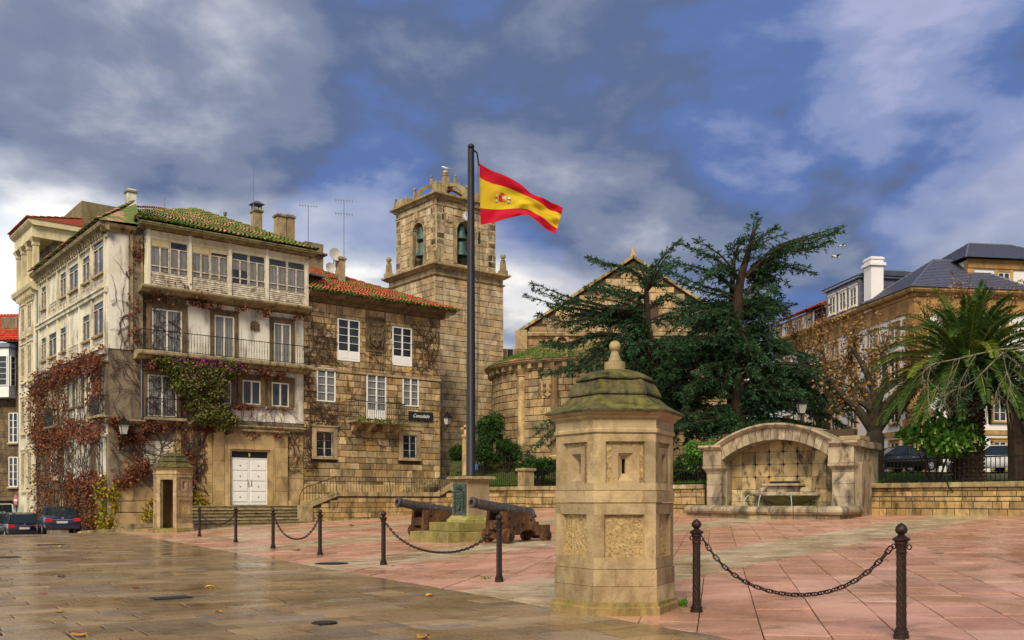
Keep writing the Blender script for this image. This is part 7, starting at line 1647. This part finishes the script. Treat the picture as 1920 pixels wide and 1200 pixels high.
# shrubs
def shrub(name, label, px, py, Y, rx, rz_, mat, n, leaf=(0.10,0.2), wid=0.55, cat='shrub', group=None, ry=None, flowers=0, hollow=0.5):
    c = at(px, py, Y); zg = tz(c.x, Y) if c.y > 45 or c.x > 12 else gz(c.x, Y); r = empty(name, (c.x, Y, min(zg, c.z-rz_))); tag(r, label, cat, group); org = np.array(r.location); ry = ry or rx
    K = 11; lob = unit(rng.normal(size=(K,3)))*rng.uniform(0.35,0.75,(K,1)); lob[0] = 0; lr = rng.uniform(0.28,0.52,K); lr[0] = 0.6; idx = rng.integers(0, K, n)
    u = unit(rng.normal(size=(n,3))); rad = hollow+(1-hollow)*rng.random(n)**0.6; stray = 1+0.35*(rng.random(n) < 0.06)
    P = (lob[idx]+u*(rad*lr[idx]*stray)[:,None])*np.array([rx,ry,rz_])*1.08+np.array(c)-org
    L = rng.uniform(leaf[0], leaf[1], n); link('foliage', blades(P, u*0.7+rng.normal(size=(n,3))*0.8+[0,0,-0.1], L, L*wid, M[mat], 'foliage'), r)['kind'] = 'stuff'
    m = MB(); k = 7; cz = c.z-org[2]
    for i in range(k):
        a = 2*PI*i/k; m.tube([(0.08*math.cos(a),0.08*math.sin(a),-0.2),(rx*0.3*math.cos(a),ry*0.3*math.sin(a),max(0.1,cz*0.6)),(rx*0.6*math.cos(a),ry*0.6*math.sin(a),cz+rz_*0.3)], [0.05,0.035,0.012], 5)
    m.build('stems', M['bark'], r, kind='stuff')
    if flowers:
        m = MB()
        for i in range(flowers):
            a, e = rng.uniform(-2.6,-0.5), rng.uniform(-0.6,0.7); p = Vector((rx*math.cos(a)*math.cos(e), ry*math.sin(a)*math.cos(e), cz+rz_*math.sin(e)))*1.0; m.lathe([(0.012,0.0),(0.015,-0.08),(0.025,-0.14),(0.055,-0.19)], 6, tuple(p), cap=False)
        m.build('trumpet_flowers', M['whiteflower'], r, kind='stuff')
    return r
shrub('evergreen_bush', 'round dark evergreen bush at the foot of the tower', 926, 805, 63, 1.15, 1.15, 'bush', 7000, (0.10,0.2), group='bushes by the church')
shrub('evergreen_bush', 'low dark bush right behind the flagpole', 903, 850, 61, 1.0, 0.85, 'bush', 5500, (0.08,0.16), group='bushes by the church')
shrub('evergreen_bush', 'clipped olive green bush right of the flagpole', 950, 845, 61.5, 1.05, 0.85, 'bush', 6000, (0.08,0.15), group='bushes by the church')
shrub('evergreen_bush', 'small bush between the stone house corner and the flagpole', 858, 850, 64, 0.7, 0.65, 'bush', 3500, (0.08,0.15), group='bushes by the church')
shrub('garden_shrub', 'bright green bush left of the fountain', 1316, 852, 50.5, 1.25, 0.95, 'bush_light', 5200, (0.10,0.2))
shrub('garden_shrub', 'spreading bright green bush with hanging white trumpet flowers before the palm', 1752, 822, 43.5, 1.95, 1.0, 'bush_light', 3600, (0.16,0.34), 0.6, flowers=18, hollow=0.3)
shrub('evergreen_bush', 'dark leafy mass beneath the left cedar behind the near sentry box', 1010, 872, 58.5, 1.3, 0.7, 'bush', 5200, (0.10,0.18), group='bushes by the church')
shrub('evergreen_bush', 'dark undergrowth below the tall cedar right of the near sentry box', 1285, 880, 52.0, 1.2, 0.9, 'bush', 4200, (0.10,0.18), group='bushes by the church')
N = 26000; gx = rng.uniform(-3.5, 24, N); gy = np.array([wall_y(x) for x in gx])+0.3+rng.random(N)**1.5*14; Pg = np.stack([gx, gy, np.array([tz(a, b_) for a, b_ in zip(gx, gy)])-0.01], 1); L = rng.uniform(0.08,0.22,N)
tag(link('lawn_grass', blades(Pg, rng.normal(size=(N,3))*0.4+[0,0,1], L, L*0.2, M['grass'], 'lawn_grass')), 'short grass covering the raised garden', 'grass', kind='stuff')
N = 900; gx = rng.uniform(16, 27, N); gy = np.array([wall_y(x) for x in gx])+0.3+rng.random(N)*6; Pg = np.stack([gx, gy, np.array([tz(a, b_) for a, b_ in zip(gx, gy)])+0.04], 1); L = rng.uniform(0.12,0.24,N)
tag(link('leaf_litter', blades(Pg, rng.normal(size=(N,3))*[1,1,0.2], L, L*0.7, M['plane_leaf'], 'leaf_litter')), 'brown fallen leaves on the garden behind the right fence', 'leaves', kind='stuff')
m = MB(); 
# ================================================================ climbing plants
def creeper(name, label, parent_m, patches, mat, leaf=(0.08,0.19), cat='creeper', group=None):
    """patches: (x0,x1,z0,z1,n,out) on the front (face 'f') or left (face 'l') wall of the corner house, in its own coordinates"""
    r = empty(name, P0, UANG); tag(r, label, cat, group); P, Dn = [], []
    for face, x0, x1, z0, z1, n, out in patches:
        n = int(n*1.9); a = rng.uniform(x0, x1, n); z = z0+(z1-z0)*rng.random(n); k = np.array([mnoise.noise(Vector((p*0.9, q*0.9, 3.1)))+0.6*mnoise.noise(Vector((p*2.3, q*2.3, 9))) for p, q in zip(a, z)]); edge = np.minimum(np.minimum(a-x0, x1-a)/0.6, np.minimum(z-z0, z1-z)/0.5); s = k*1.25+np.clip(edge,0,1)*0.5+rng.normal(size=n)*0.2 > 0.40
        a, z = a[s], z[s]; d = np.abs(rng.normal(size=len(a)))*out*0.55+0.06+np.clip(k[s],0,1)*out*0.7
        if face == 'f': P.append(np.stack([a, -d, z], 1)); Dn.append(rng.normal(size=(len(a),3))*0.7+[0,-0.6,-0.7])
        else: P.append(np.stack([-d, a, z], 1)); Dn.append(rng.normal(size=(len(a),3))*0.7+[-0.6,0,-0.7])
    P = np.concatenate(P); Dn = np.concatenate(Dn); L = rng.uniform(*leaf, len(P)); link('leaves', blades(P, Dn, L, L*0.75, M[mat], 'leaves'), r)['kind'] = 'stuff'
    return r
cr1 = creeper('red_creeper', 'dark red autumn creeper hanging over both fronts of the corner house', None, [('l',-0.3,15,8.3,9.7,3600,0.5),('l',-0.3,15,4.6,6.2,3200,0.5),('l',0,7,1.6,3.2,1500,0.3),('l',0.2,3,5.8,9.2,700,0.25),('f',-0.3,4.5,5.1,6.05,2000,0.4),('f',4.0,11.2,5.2,5.9,1700,0.28),('f',0.0,2.2,2.2,6.0,2300,0.3),('f',2.0,4.2,2.2,3.2,900,0.3),('f',0.9,1.8,9.0,15.9,800,0.2),('f',1.6,5.5,12.15,13.3,1500,0.5),('f',5.5,11.2,12.1,12.6,700,0.6),('f',1.2,11.2,8.6,9.1,1500,0.7),('f',3.6,4.6,1.5,5.4,700,0.25),('f',5.9,9.9,6.75,7.05,500,0.25)], 'vine_red')
cr2 = creeper('rust_creeper', 'rust brown creeper covering the street side of the corner house low down', None, [('l',6.5,15,-0.2,9.0,3300,0.45),('l',1,7,-0.2,2.4,3000,0.35),('l',12,16,5,9,1800,0.4)], 'vine_rust')
cr3 = creeper('yellow_creeper', 'yellow green creeper leaves at the foot of the corner house', None, [('f',1.6,3.4,0.55,2.1,1700,0.35),('l',-0.3,1.0,-0.1,3.0,500,0.3),('f',-0.3,0.5,-0.1,2.6,450,0.25),('f',4.2,5.2,1.1,2.3,500,0.3)], 'vine_yellow', (0.10,0.2))
cr4 = creeper('orange_creeper', 'orange leaf spray hanging under the wall lantern', None, [('f',0.15,1.15,3.2,4.9,420,0.3)], 'plane_leaf', (0.14,0.26))
def vine_stems(root, n, x0, x1, z0, z1, seed, face='f', up=0.7, r0=0.018, steps=26, y=-0.05, mat='vine_stem', curl=0.35, avoid=()):
    rr = random.Random(seed); m = MB()
    for i in range(n):
        x, z = rr.uniform(x0, x1), rr.uniform(z0, z0+(z1-z0)*0.75); a = rr.gauss(PI/2, 0.9) if rr.random() < up else rr.uniform(0, 2*PI); pts = [(x, z)]
        for k in range(rr.randint(steps//2, steps)):
            a += rr.gauss(0, curl); x += math.cos(a)*0.16; z += math.sin(a)*0.16
            if not (x0 < x < x1 and z0 < z < z1) or any(a_ < x < b_ and c_ < z < d_ for a_, b_, c_, d_ in avoid): break
            pts.append((x, z))
        if len(pts) < 4: continue
        rad = [r0*rr.uniform(0.6,1.2)*(1-0.7*k/len(pts)) for k in range(len(pts))]
        m.tube([(p[0], y-rr.uniform(0,0.03), p[1]) if face == 'f' else (y-rr.uniform(0,0.03), p[0], p[1]) for p in pts], rad, 4, False)
    return m.build('stems', M[mat], root, kind='stuff')
vine_stems(cr1, 150, 0.0, 4.3, 2.2, 15.5, 1, r0=0.022, y=-0.07); vine_stems(cr1, 70, 4.0, 5.3, 1.3, 6.0, 2, r0=0.03, y=-0.09); vine_stems(cr1, 60, 5.0, 11.1, 4.6, 7.2, 3, up=0.2, y=-0.10); vine_stems(cr1, 120, 0.0, 14.5, 3.0, 9.5, 4, 'l', 0.5, y=-0.08); vine_stems(cr1, 50, 9.5, 11.1, 3.0, 6.2, 6, y=-0.09)
vine_stems(cr1, 60, 1.3, 11.1, 8.7, 9.3, 8, up=0.1, y=-0.98); vine_stems(cr1, 170, 0.0, 14.8, 8.0, 9.6, 9, 'l', 0.1, y=-0.4, r0=0.022); vine_stems(cr1, 260, 0.0, 14.8, 0.5, 9.0, 10, 'l', 0.4, y=-0.2, r0=0.022)
bv = empty('bare_vine', PB, UANG); tag(bv, 'leafless brown vine spread over the upper walls of the stone house', 'vine')
vine_stems(bv, 190, 0.0, 2.4, 5.0, 13.3, 11, avoid=holes[:5], r0=0.018, up=0.7, y=-0.03, curl=0.5); vine_stems(bv, 150, 0.1, 9.7, 9.4, 13.35, 12, avoid=holes[:5], r0=0.014, up=0.4, y=-0.03, steps=34); vine_stems(bv, 60, 0.1, 7.5, 4.8, 9.6, 13, avoid=holes[:5], r0=0.014, up=0.3, y=-0.03, steps=34); vine_stems(bv, 60, 7.0, 9.7, 9.8, 13.3, 14, avoid=holes[:5], r0=0.016, up=0.3, y=-0.03); vine_stems(bv, 60, -0.1, 1.0, 3.2, 6.5, 15, avoid=holes[:5], r0=0.02, y=-0.03, curl=0.5)
# bougainvillea
def cloud(r, c, rad, n, mat, leaf, name, seed, sq_=1.0, hollow=0.35):
    u = unit(rng.normal(size=(n,3))); k = np.array([1+0.35*mnoise.noise(Vector(q)*2.0+Vector((seed,0,0))) for q in u]); P = u*(hollow+(1-hollow)*rng.random(n)**0.5)[:,None]*k[:,None]*np.array(rad)+np.array(c); L = rng.uniform(*leaf, n)
    link(name, blades(P, rng.normal(size=(n,3))+[0,-0.3,-0.3], L, L*0.65, M[mat], name), r)['kind'] = 'stuff'
bgr = empty('bougainvillea', P0+Vector((U[0]*4.5, U[1]*4.5, 0)), UANG); tag(bgr, 'bougainvillea bush with magenta flowers climbing the corner house front', 'climber')
c1 = fac(372, 712, -0.7); c2 = fac(398, 778, -0.6); c3 = fac(345, 690, -0.8)
for (c_3, rad, n, sd) in ((c1,(1.5,0.75,1.0),5200,1),(fac(350,720,-0.7),(0.9,0.6,0.7),1900,5),(fac(400,730,-0.7),(0.9,0.7,0.75),2200,6),(c2,(1.2,0.6,0.65),2800,2),(fac(372,760,-0.6),(0.7,0.5,0.6),1200,7),(fac(420,790,-0.5),(0.8,0.4,0.5),1200,8),(c3,(1.3,0.6,0.6),2200,3),(fac(318,676,-0.9),(0.9,0.4,0.3),700,9),(fac(425,690,-0.7),(1.0,0.6,0.55),1700,4)): cloud(bgr, (c_3[0]-4.5,-0.75,c_3[1]), rad, n, 'boug', (0.09,0.19), 'leaves', sd)
for px, py, rad, n in ((400,682,(1.3,0.5,0.35),330),(352,680,(1.0,0.5,0.35),160),(380,712,(1.7,0.8,0.9),160),(395,775,(1.5,0.7,0.7),60),(440,690,(0.6,0.4,0.35),150)): c_4 = fac(px, py, -1.0); cloud(bgr, (c_4[0]-4.5,-1.0,c_4[1]), rad, n, 'magenta', (0.07,0.13), 'flowers', px*0.1)
m = MB(); rr = random.Random(3)
for i in range(9):
    x = rr.uniform(-0.55, 0.15); m.tube([(x*0.4-0.3,-0.35,1.2),(x-0.2+rr.gauss(0,.15),-0.3,2.4),(x+rr.gauss(0,.2),-0.25,3.8),(x+rr.gauss(0,.2),-0.3,5.4),(x*1.5+rr.gauss(0,.3),-0.5,6.8),(x*2,-0.6,8.2)], [0.045,0.04,0.035,0.03,0.02,0.01], 5)
m.build('stems', M['vine_stem'], bgr, kind='stuff')
# ================================================================ cars
def carpaint(name, c):
    t = MT(name); t.done(srgb(c), 0.22, 0.1, 0.6); t.b.inputs['Coat Weight'].default_value = 0.6; t.b.inputs['Coat Roughness'].default_value = 0.08; return t.m
M['tyre'] = plain('tyre_rubber', '16161a', 0.85, scale=6); M['rim'] = plain('alloy_rim', '9a9a9c', 0.35, 0.7, scale=4); M['lamp_red'] = plain('red_tail_lamp', 'b01818', 0.2, scale=4, spec=0.6); M['lamp_orange'] = plain('orange_tail_lamp', 'd0541c', 0.2, scale=4); M['plate'] = plain('number_plate_white', 'b8b4ac', 0.5, scale=4); M['chrome'] = plain('chrome_trim', 'b0b0b4', 0.2, 0.9, scale=4)
t = MT('car_glass'); t.done(srgb('20282a'), 0.05, 0, 0.7); M['carglass'] = t.m
def car(loc, head, paint, label, L=4.4, Wd=1.76, H=1.45, style='sedan', lamp='lamp_red'):
    """x runs forward from the rear bumper"""
    r = empty('parked_car', loc, head); tag(r, label, 'car', 'parked cars'); hw = Wd/2
    belt = 0.93 if H < 1.6 else 1.05; tail = 0.98 if style == 'sedan' else 0.96
    st = [(0.0,0.42,0.78,0.80),(0.06,0.30,0.90,tail-0.06),(0.25,0.26,0.96,tail),(0.9,0.24,1.0,tail+0.02 if style == 'sedan' else 0.95),(1.6,0.22,1.0,belt),(2.6,0.22,1.0,belt-0.01),(3.2,0.22,0.99,belt-0.04),(3.9,0.24,0.95,0.80),(4.28,0.30,0.84,0.68),(4.4,0.38,0.70,0.56)]
    loops = []
    for x, zb, wf, zt in st:
        x = x*L/4.4; w = hw*wf; loops.append([(x,-w*0.86,zb),(x,-w*0.98,zb+0.12),(x,-w,(zb+zt)/2+0.02),(x,-w*0.97,zt-0.06),(x,-w*0.86,zt),(x,w*0.86,zt),(x,w*0.97,zt-0.06),(x,w,(zb+zt)/2+0.02),(x,w*0.98,zb+0.12),(x,w*0.86,zb)])
    m = MB(); m.loft(loops); body = m.build('body', paint, r, smooth=True)
    if style == 'sedan': cab = [(0.55,tail,0.84),(1.15,H-0.06,0.70),(1.9,H,0.70),(2.5,H-0.03,0.69),(3.25,belt-0.03,0.84)]
    elif style == 'hatch': cab = [(0.12,0.95,0.84),(0.42,H-0.10,0.72),(1.0,H,0.72),(2.2,H-0.02,0.71),(3.15,belt-0.03,0.85)]
    else: cab = [(0.06,1.0,0.88),(0.14,H-0.05,0.82),(1.0,H,0.82),(2.9,H-0.02,0.80),(3.5,belt-0.03,0.86)]
    k = L/4.4; zb = belt-0.06
    gl = MB(); rf = MB(); B_ = [(x*k, w*hw) for x, z, w in cab]
    loops = [[(x*k,-hw*0.86,zb if i else z-0.02),(x*k,-w*hw,z),(x*k,w*hw,z),(x*k,hw*0.86,zb if i else z-0.02)] for i, (x, z, w) in enumerate(cab)]
    gl.loft(loops); gl.build('windows', M['carglass'], r)
    # roof skin and pillars slightly proud of the glass
    rl2 = [[(x*k,-w*hw*1.0,z+0.012),(x*k,-w*hw*0.8,z+0.035),(x*k,w*hw*0.8,z+0.035),(x*k,w*hw*1.0,z+0.012),(x*k,0,z-0.01)] for x, z, w in cab[1:-1]]; rf.loft(rl2)
    for s in (-1, 1):
        P_ = [(x*k, s*(w*hw+0.008), z+0.008) for x, z, w in cab]; rf.tube(P_[:2], 0.045, 5); rf.tube(P_[-2:], 0.035, 5); rf.tube(P_[1:-1], 0.03, 5)
        mid = cab[2][0]*k; rf.tube([(mid, s*(hw*0.87), zb), (mid, s*(cab[2][2]*hw+0.01), cab[2][1])], 0.04, 5)
    rf.build('roof', paint, body)
    for x in (0.75*k, 3.55*k):
        for s in (-1, 1):
            m = MB(); m.M = Matrix.Translation((x, s*(hw-0.10), 0.31)) @ Matrix.Rotation(R(90)*(-s), 4, 'X'); m.lathe([(0.20,-0.10),(0.29,-0.10),(0.31,-0.08),(0.31,0.08),(0.29,0.10),(0.21,0.105),(0.20,0.09)], 18); wh = m.build('wheel', M['tyre'], r, smooth=True)
            m = MB(); m.M = Matrix.Translation((x, s*(hw-0.10), 0.31)) @ Matrix.Rotation(R(90)*(-s), 4, 'X'); m.lathe([(0.20,0.085),(0.19,0.10),(0.05,0.105),(0.02,0.12)], 12)
            for q in range(5): a = q*2*PI/5; m.cbox((0.11*math.cos(a),0.11*math.sin(a),0.108),(0.05,0.05,0.02))
            m.build('rim', M['rim'], wh)
            m = MB(); m.M = Matrix.Translation((x, s*(hw*0.985), 0.31)) @ Matrix.Rotation(R(90)*(-s), 4, 'X'); m.lathe([(0.36,-0.02),(0.37,0.012),(0.345,0.012),(0.34,-0.02)], 20, cap=False); m.build('wheel_arch', M['tyre'], body)
    for s in (-1, 1):
        m = MB(); m.bev(-0.02, 0.20, s*hw*0.74-0.17, s*hw*0.74+0.15, 0.66, 0.86, 0.03); m.build('tail_light', M[lamp], r)
        m = MB(); m.bev(L-0.35, L-0.05, s*hw*0.62-0.16, s*hw*0.62+0.14, 0.56, 0.70, 0.03); m.build('headlight', M['lamp_glass'], r)
        m = MB(); m.bev(2.95*k, 3.10*k, s*(hw+0.12)-0.09, s*(hw+0.12)+0.09, belt-0.02, belt+0.13, 0.03); m.build('wing_mirror', paint, r)
        for x in (1.75*k, 2.6*k): MB().bev(x-0.10, x+0.08, s*hw*1.0-0.012, s*hw*1.0+0.012, 0.76, 0.79, 0.005).build('door_handle', M['chrome'], r)
    MB().bev(-0.03, 0.02, -hw*0.55, hw*0.55, 0.765, 0.80, 0.008).build('boot_trim', M['chrome'], r); MB().bev(-0.035, 0.01, -0.27, 0.27, 0.60, 0.71, 0.006).build('number_plate', M['plate'], r)
    MB().bev(-0.045, 0.0, -0.27, -0.23, 0.602, 0.708, 0.004).build('plate_band', plain('plate_blue', '2a3a9a', 0.5), r); MB().bev(-0.08, 0.12, -hw*0.9, hw*0.9, 0.30, 0.50, 0.04).build('rear_bumper', paint, r)
    m = MB(); m.M = Matrix.Rotation(R(-90), 4, 'Y'); m.lathe([(0.055,0),(0.055,0.03)], 12, (0.87,0.0,-0.005)); m.build('badge', M['chrome'], r)
    return r
WH = math.atan2(W[1], W[0])
def carpos(x, y, dz=0.0): return (x, y, gz(x, y)+dz)
car(carpos(-22.75, 48.6), WH-R(8), carpaint('dark_blue_paint', '161a2e'), 'dark blue saloon car nearest the corner house, seen from behind', H=1.42)
car(carpos(-26.55, 52.3), WH-R(3), carpaint('black_paint_car', '15141a'), 'black hatchback parked in front of the dark blue saloon', L=4.1, H=1.48, style='hatch')
car(carpos(-29.6, 55.0), WH, carpaint('silver_paint', '5a6468'), 'silver hatchback with orange tail light at the left picture edge', L=4.0, H=1.5, style='hatch', lamp='lamp_orange')
car(carpos(-33.6, 63.0, 0.0), WH, carpaint('white_van_paint', 'c8c8c4'), 'white van farthest along the left street', L=4.6, Wd=1.85, H=1.95, style='van')
def up(x, y): return (x, y, tz(x, y)+0.08)
car(up(29.3, 55.5), PI+R(0), carpaint('white_car_paint', 'cfcfcc'), 'white hatchback behind the fence right of the palm trunk', H=1.5, style='hatch', L=4.0)
car(up(24.2, 54.6), PI+R(0), carpaint('black_car_paint_b', '17181c'), 'dark car behind the trumpet bush and fence', H=1.42)
car(up(20.3, 57.4), R(4), carpaint('grey_blue_paint', '707c88'), 'grey blue car mostly hidden by the plane trunk', H=1.45, style='hatch', L=4.0)
# ================================================================ lamps, signs, small things
def post_lamp(px, ytop, ybase, Y, label, kind=0):
    p = at(px, ybase, Y); zt2 = at(px, ytop, Y).z; zg = tz(p.x, Y); h = zt2-zg; r = empty('street_lamp', (p.x, Y, zg)); tag(r, label, 'lamp', 'street lamps in the garden')
    MB().lathe([(0.10,-0.1),(0.10,0.3),(0.06,0.4),(0.05,1.2),(0.065,1.25),(0.045,1.3),(0.04,h-0.7)], 10).build('post', M['zinc'] if kind else M['iron'], r, smooth=True)
    sq_ = lambda hh, z: [(-hh,-hh,z),(hh,-hh,z),(hh,hh,z),(-hh,hh,z)]
    if kind == 0:
        MB().loft([sq_(0.14,h-0.66), sq_(0.24,h-0.16)]).build('lamp_glass', M['lamp_glass'], r); m = MB()
        for i in range(4): m.tube([sq_(0.145,h-0.66)[i], sq_(0.245,h-0.16)[i]], 0.015, 4)
        m.loft([sq_(0.15,h-0.72), sq_(0.15,h-0.66)]); m.build('cage', M['iron'], r); MB().loft([sq_(0.31,h-0.16), sq_(0.31,h-0.13), sq_(0.2,h-0.02), sq_(0.08,h+0.06), sq_(0.03,h+0.16)]).build('lamp_hood', M['iron'], r)
    else:
        m = MB(); m.tube([(0,0,h-0.7),(0,0,h-0.2),(-0.1,0,h-0.05),(-0.5,0,h),(-0.9,0,h-0.1)], 0.03, 6); m.cbox((-1.0,0,h-0.14),(0.3,0.14,0.08)); m.build('arm', M['zinc'], r)
post_lamp(1503, 752, 860, 52.0, 'square lantern on a slim post above the fountain arch'); post_lamp(1599, 815, 880, 53.5, 'thin grey lamp post beside the plane trunk', 1)
wc = C.matrix_basis @ Vector((-0.09, 0.9, at(1718, 752, 70).z)); wall_lantern(wc, CR-R(60), 'wall lantern on the ochre corner of the white building', sc=1.6)
def round_sign(px, ytop, ybot, Y, z0, label, rz, r_, col, back=True):
    p = at(px, ytop, Y); s = empty('road_sign', (p.x, Y, z0), rz); tag(s, label, 'road sign', 'road signs'); h = p.z-z0
    MB().lathe([(0.035,-0.1),(0.035,h+r_)], 8).build('post', M['rail'], s); m = MB(); m.M = Matrix.Translation((0,-0.05,h)) @ Matrix.Rotation(R(90),4,'X'); m.lathe([(r_,-0.01),(r_,0.012)], 20); d = m.build('disc', M['zinc'] if back else col, s)
    m = MB(); m.M = Matrix.Translation((0,-0.065,h)) @ Matrix.Rotation(R(90),4,'X'); 
    if not back: m.cbox((0,0,0.0),(r_*1.4,r_*0.35,0.008)); m.build('bar', M['white_clean'], d)
    return s
sp_ = on_ground(193, 988); round_sign(193, 897, 988, sp_.y, sp_.z, 'round road sign on a green post, nearer the street corner', R(75), 0.33, None); round_sign(202, 905, 985, sp_.y+0.6, sp_.z, 'second round road sign just right of the first green post', R(40), 0.30, None)
round_sign(31, 938, 985, 62, -0.6, 'red no-entry disc on a post by the garage door, seen edge-on', R(-44), 0.36, M['lamp_red'], False)
def cable(pts, label, r_=0.018):
    p = [Vector(q) for q in pts]; o = empty('cable', p[0]); tag(o, label, 'cable'); m = MB(); m.tube([tuple(Vector(q)-p[0]) for q in smooth_path([tuple(x) for x in p], 14)], r_, 4); m.build('wire', M['black'], o)
cable([at(-20,750,72), at(15,745,70), at(37,735,67)], 'upper black cable slung across the left street'); cable([at(-20,862,72), at(10,858,70), at(32,842,67)], 'lower black cable slung across the left street')
# covers let into the paving
def cover(px, py, w, d, rz, round_, label):
    p = on_ground(px, py); o = empty('drain_cover', (p.x, p.y, p.z+0.004), rz); tag(o, label, 'cover', 'iron covers in the paving')
    m = MB()
    if round_: m.lathe([(w/2,-0.03),(w/2,0.006),(w/2-0.03,0.010)], 20)
    else: m.bev(-w/2, w/2, -d/2, d/2, -0.03, 0.010, 0.006)
    m.build('plate', M['iron'], o); m = MB()
    for i in range(7):
        x = -w/2+w*(i+1)/8; hh = (math.sqrt(max(0, (w/2)**2-x*x)) if round_ else d/2)*0.82; m.box(x-0.012, x+0.012, -hh, hh, 0.0105, 0.016)
    m.build('ribs', M['gunmetal'], o)
cover(622, 1057, 0.85, 0.85, 0, True, 'round iron cover left of the fifth bollard'); cover(320, 1121.5, 0.62, 0.42, R(35), False, 'rectangular drain grating in the brown paving at left'); cover(608, 1168.5, 0.34, 0.34, 0, True, 'small round cover near the bottom edge'); cover(10, 1045, 0.7, 0.5, R(35), False, 'dark rectangular grating at the far left of the street'); cover(95, 1021.5, 0.9, 0.6, R(35), False, 'dark grating in front of the parked saloon')
# fallen leaves
LV = [(150,1194,0.20,'big yellow leaf at the bottom left corner','b8842c'),(393,1103,0.17,'curled pale yellow leaf left of the middle of the street','c8a838'),(255,1104,0.12,'reddish brown leaf near the drain grating','7a3a1c'),(115,1083,0.13,'dark curled leaf at the left of the street','4a2a18'),(410,1149,0.10,'small orange leaf on the brown paving','a8641c'),(110,1148,0.09,'tiny ochre leaf at the left','a87a2c'),(806,1119,0.14,'bright yellow leaf between two chains','d0a420'),(793,1197,0.15,'tan leaf at the bottom edge','a87830'),(555,1033,0.22,'brown leaf under the second chain','8a5a24'),(470,984,0.26,'ochre leaf in front of the entrance steps','a87a2c'),(610,978,0.3,'yellow leaf by the litter bin','b88a2a'),(660,986,0.28,'tan leaf in front of the stair terrace','a88440'),(82,1115,0.10,'red leaf at the left of the street','8a2c1a'),(145,1187,0.09,'small red leaf above the big yellow leaf','8a3a1a'),(690,974,0.26,'brown leaf close to the stair terrace wall','7a4a20'),(108,1026,0.2,'yellow leaf in front of the dark saloon','b89428')]
lmats = {}
for px, py, sz, lb, c in LV:
    if c not in lmats: lmats[c] = plain('fallen_leaf_'+c, c, 0.7, scale=12, var=0.3)
    sz *= 0.62; p = on_ground(px, py); m = MB(); out = []; nn = 15
    for i in range(nn):
        a = 2*PI*i/nn; rr_ = sz*(0.55+0.45*abs(math.cos(2.5*a))) ; out.append((rr_*math.cos(a), rr_*math.sin(a), 0.012+0.10*sz*(1+math.sin(a*2+px))+0.25*sz*(math.cos(a)**2)))
    m.add([(0,0,0.02)]+out, [(0, 1+i, 1+(i+1) % nn) for i in range(nn)]); m.tube([(0,0,0.02),(-sz*0.8,0.02,0.03),(-sz*1.3,0.05,0.012)], 0.006, 4); o = m.build('fallen_leaf', lmats[c], None, (p.x, p.y, p.z), random.uniform(0, 6)); tag(o, lb, 'leaf', 'fallen leaves on the paving')
def tuft(px, py, n, h, label):
    p = on_ground(px, py); P_ = np.stack([rng.normal(size=n)*0.06, rng.normal(size=n)*0.05, np.zeros(n)], 1); o = link('weed_tuft', blades(P_, rng.normal(size=(n,3))*0.55+[0,0,1], rng.uniform(h*0.5,h,n), np.full(n,0.018), M['grass'], 'weed_tuft'), None, tuple(p)); tag(o, label, 'weed', 'weeds in the paving joints')
tuft(1273, 1137, 60, 0.20, 'grass tuft at the right foot of the near sentry box'); tuft(912, 1086, 24, 0.08, 'grass tuft left of the bollard before the right cannon'); tuft(735, 1062, 14, 0.05, 'tiny weed beside the fifth bollard'); tuft(946, 1072, 12, 0.05, 'tiny weed right of the bollard before the cannon')
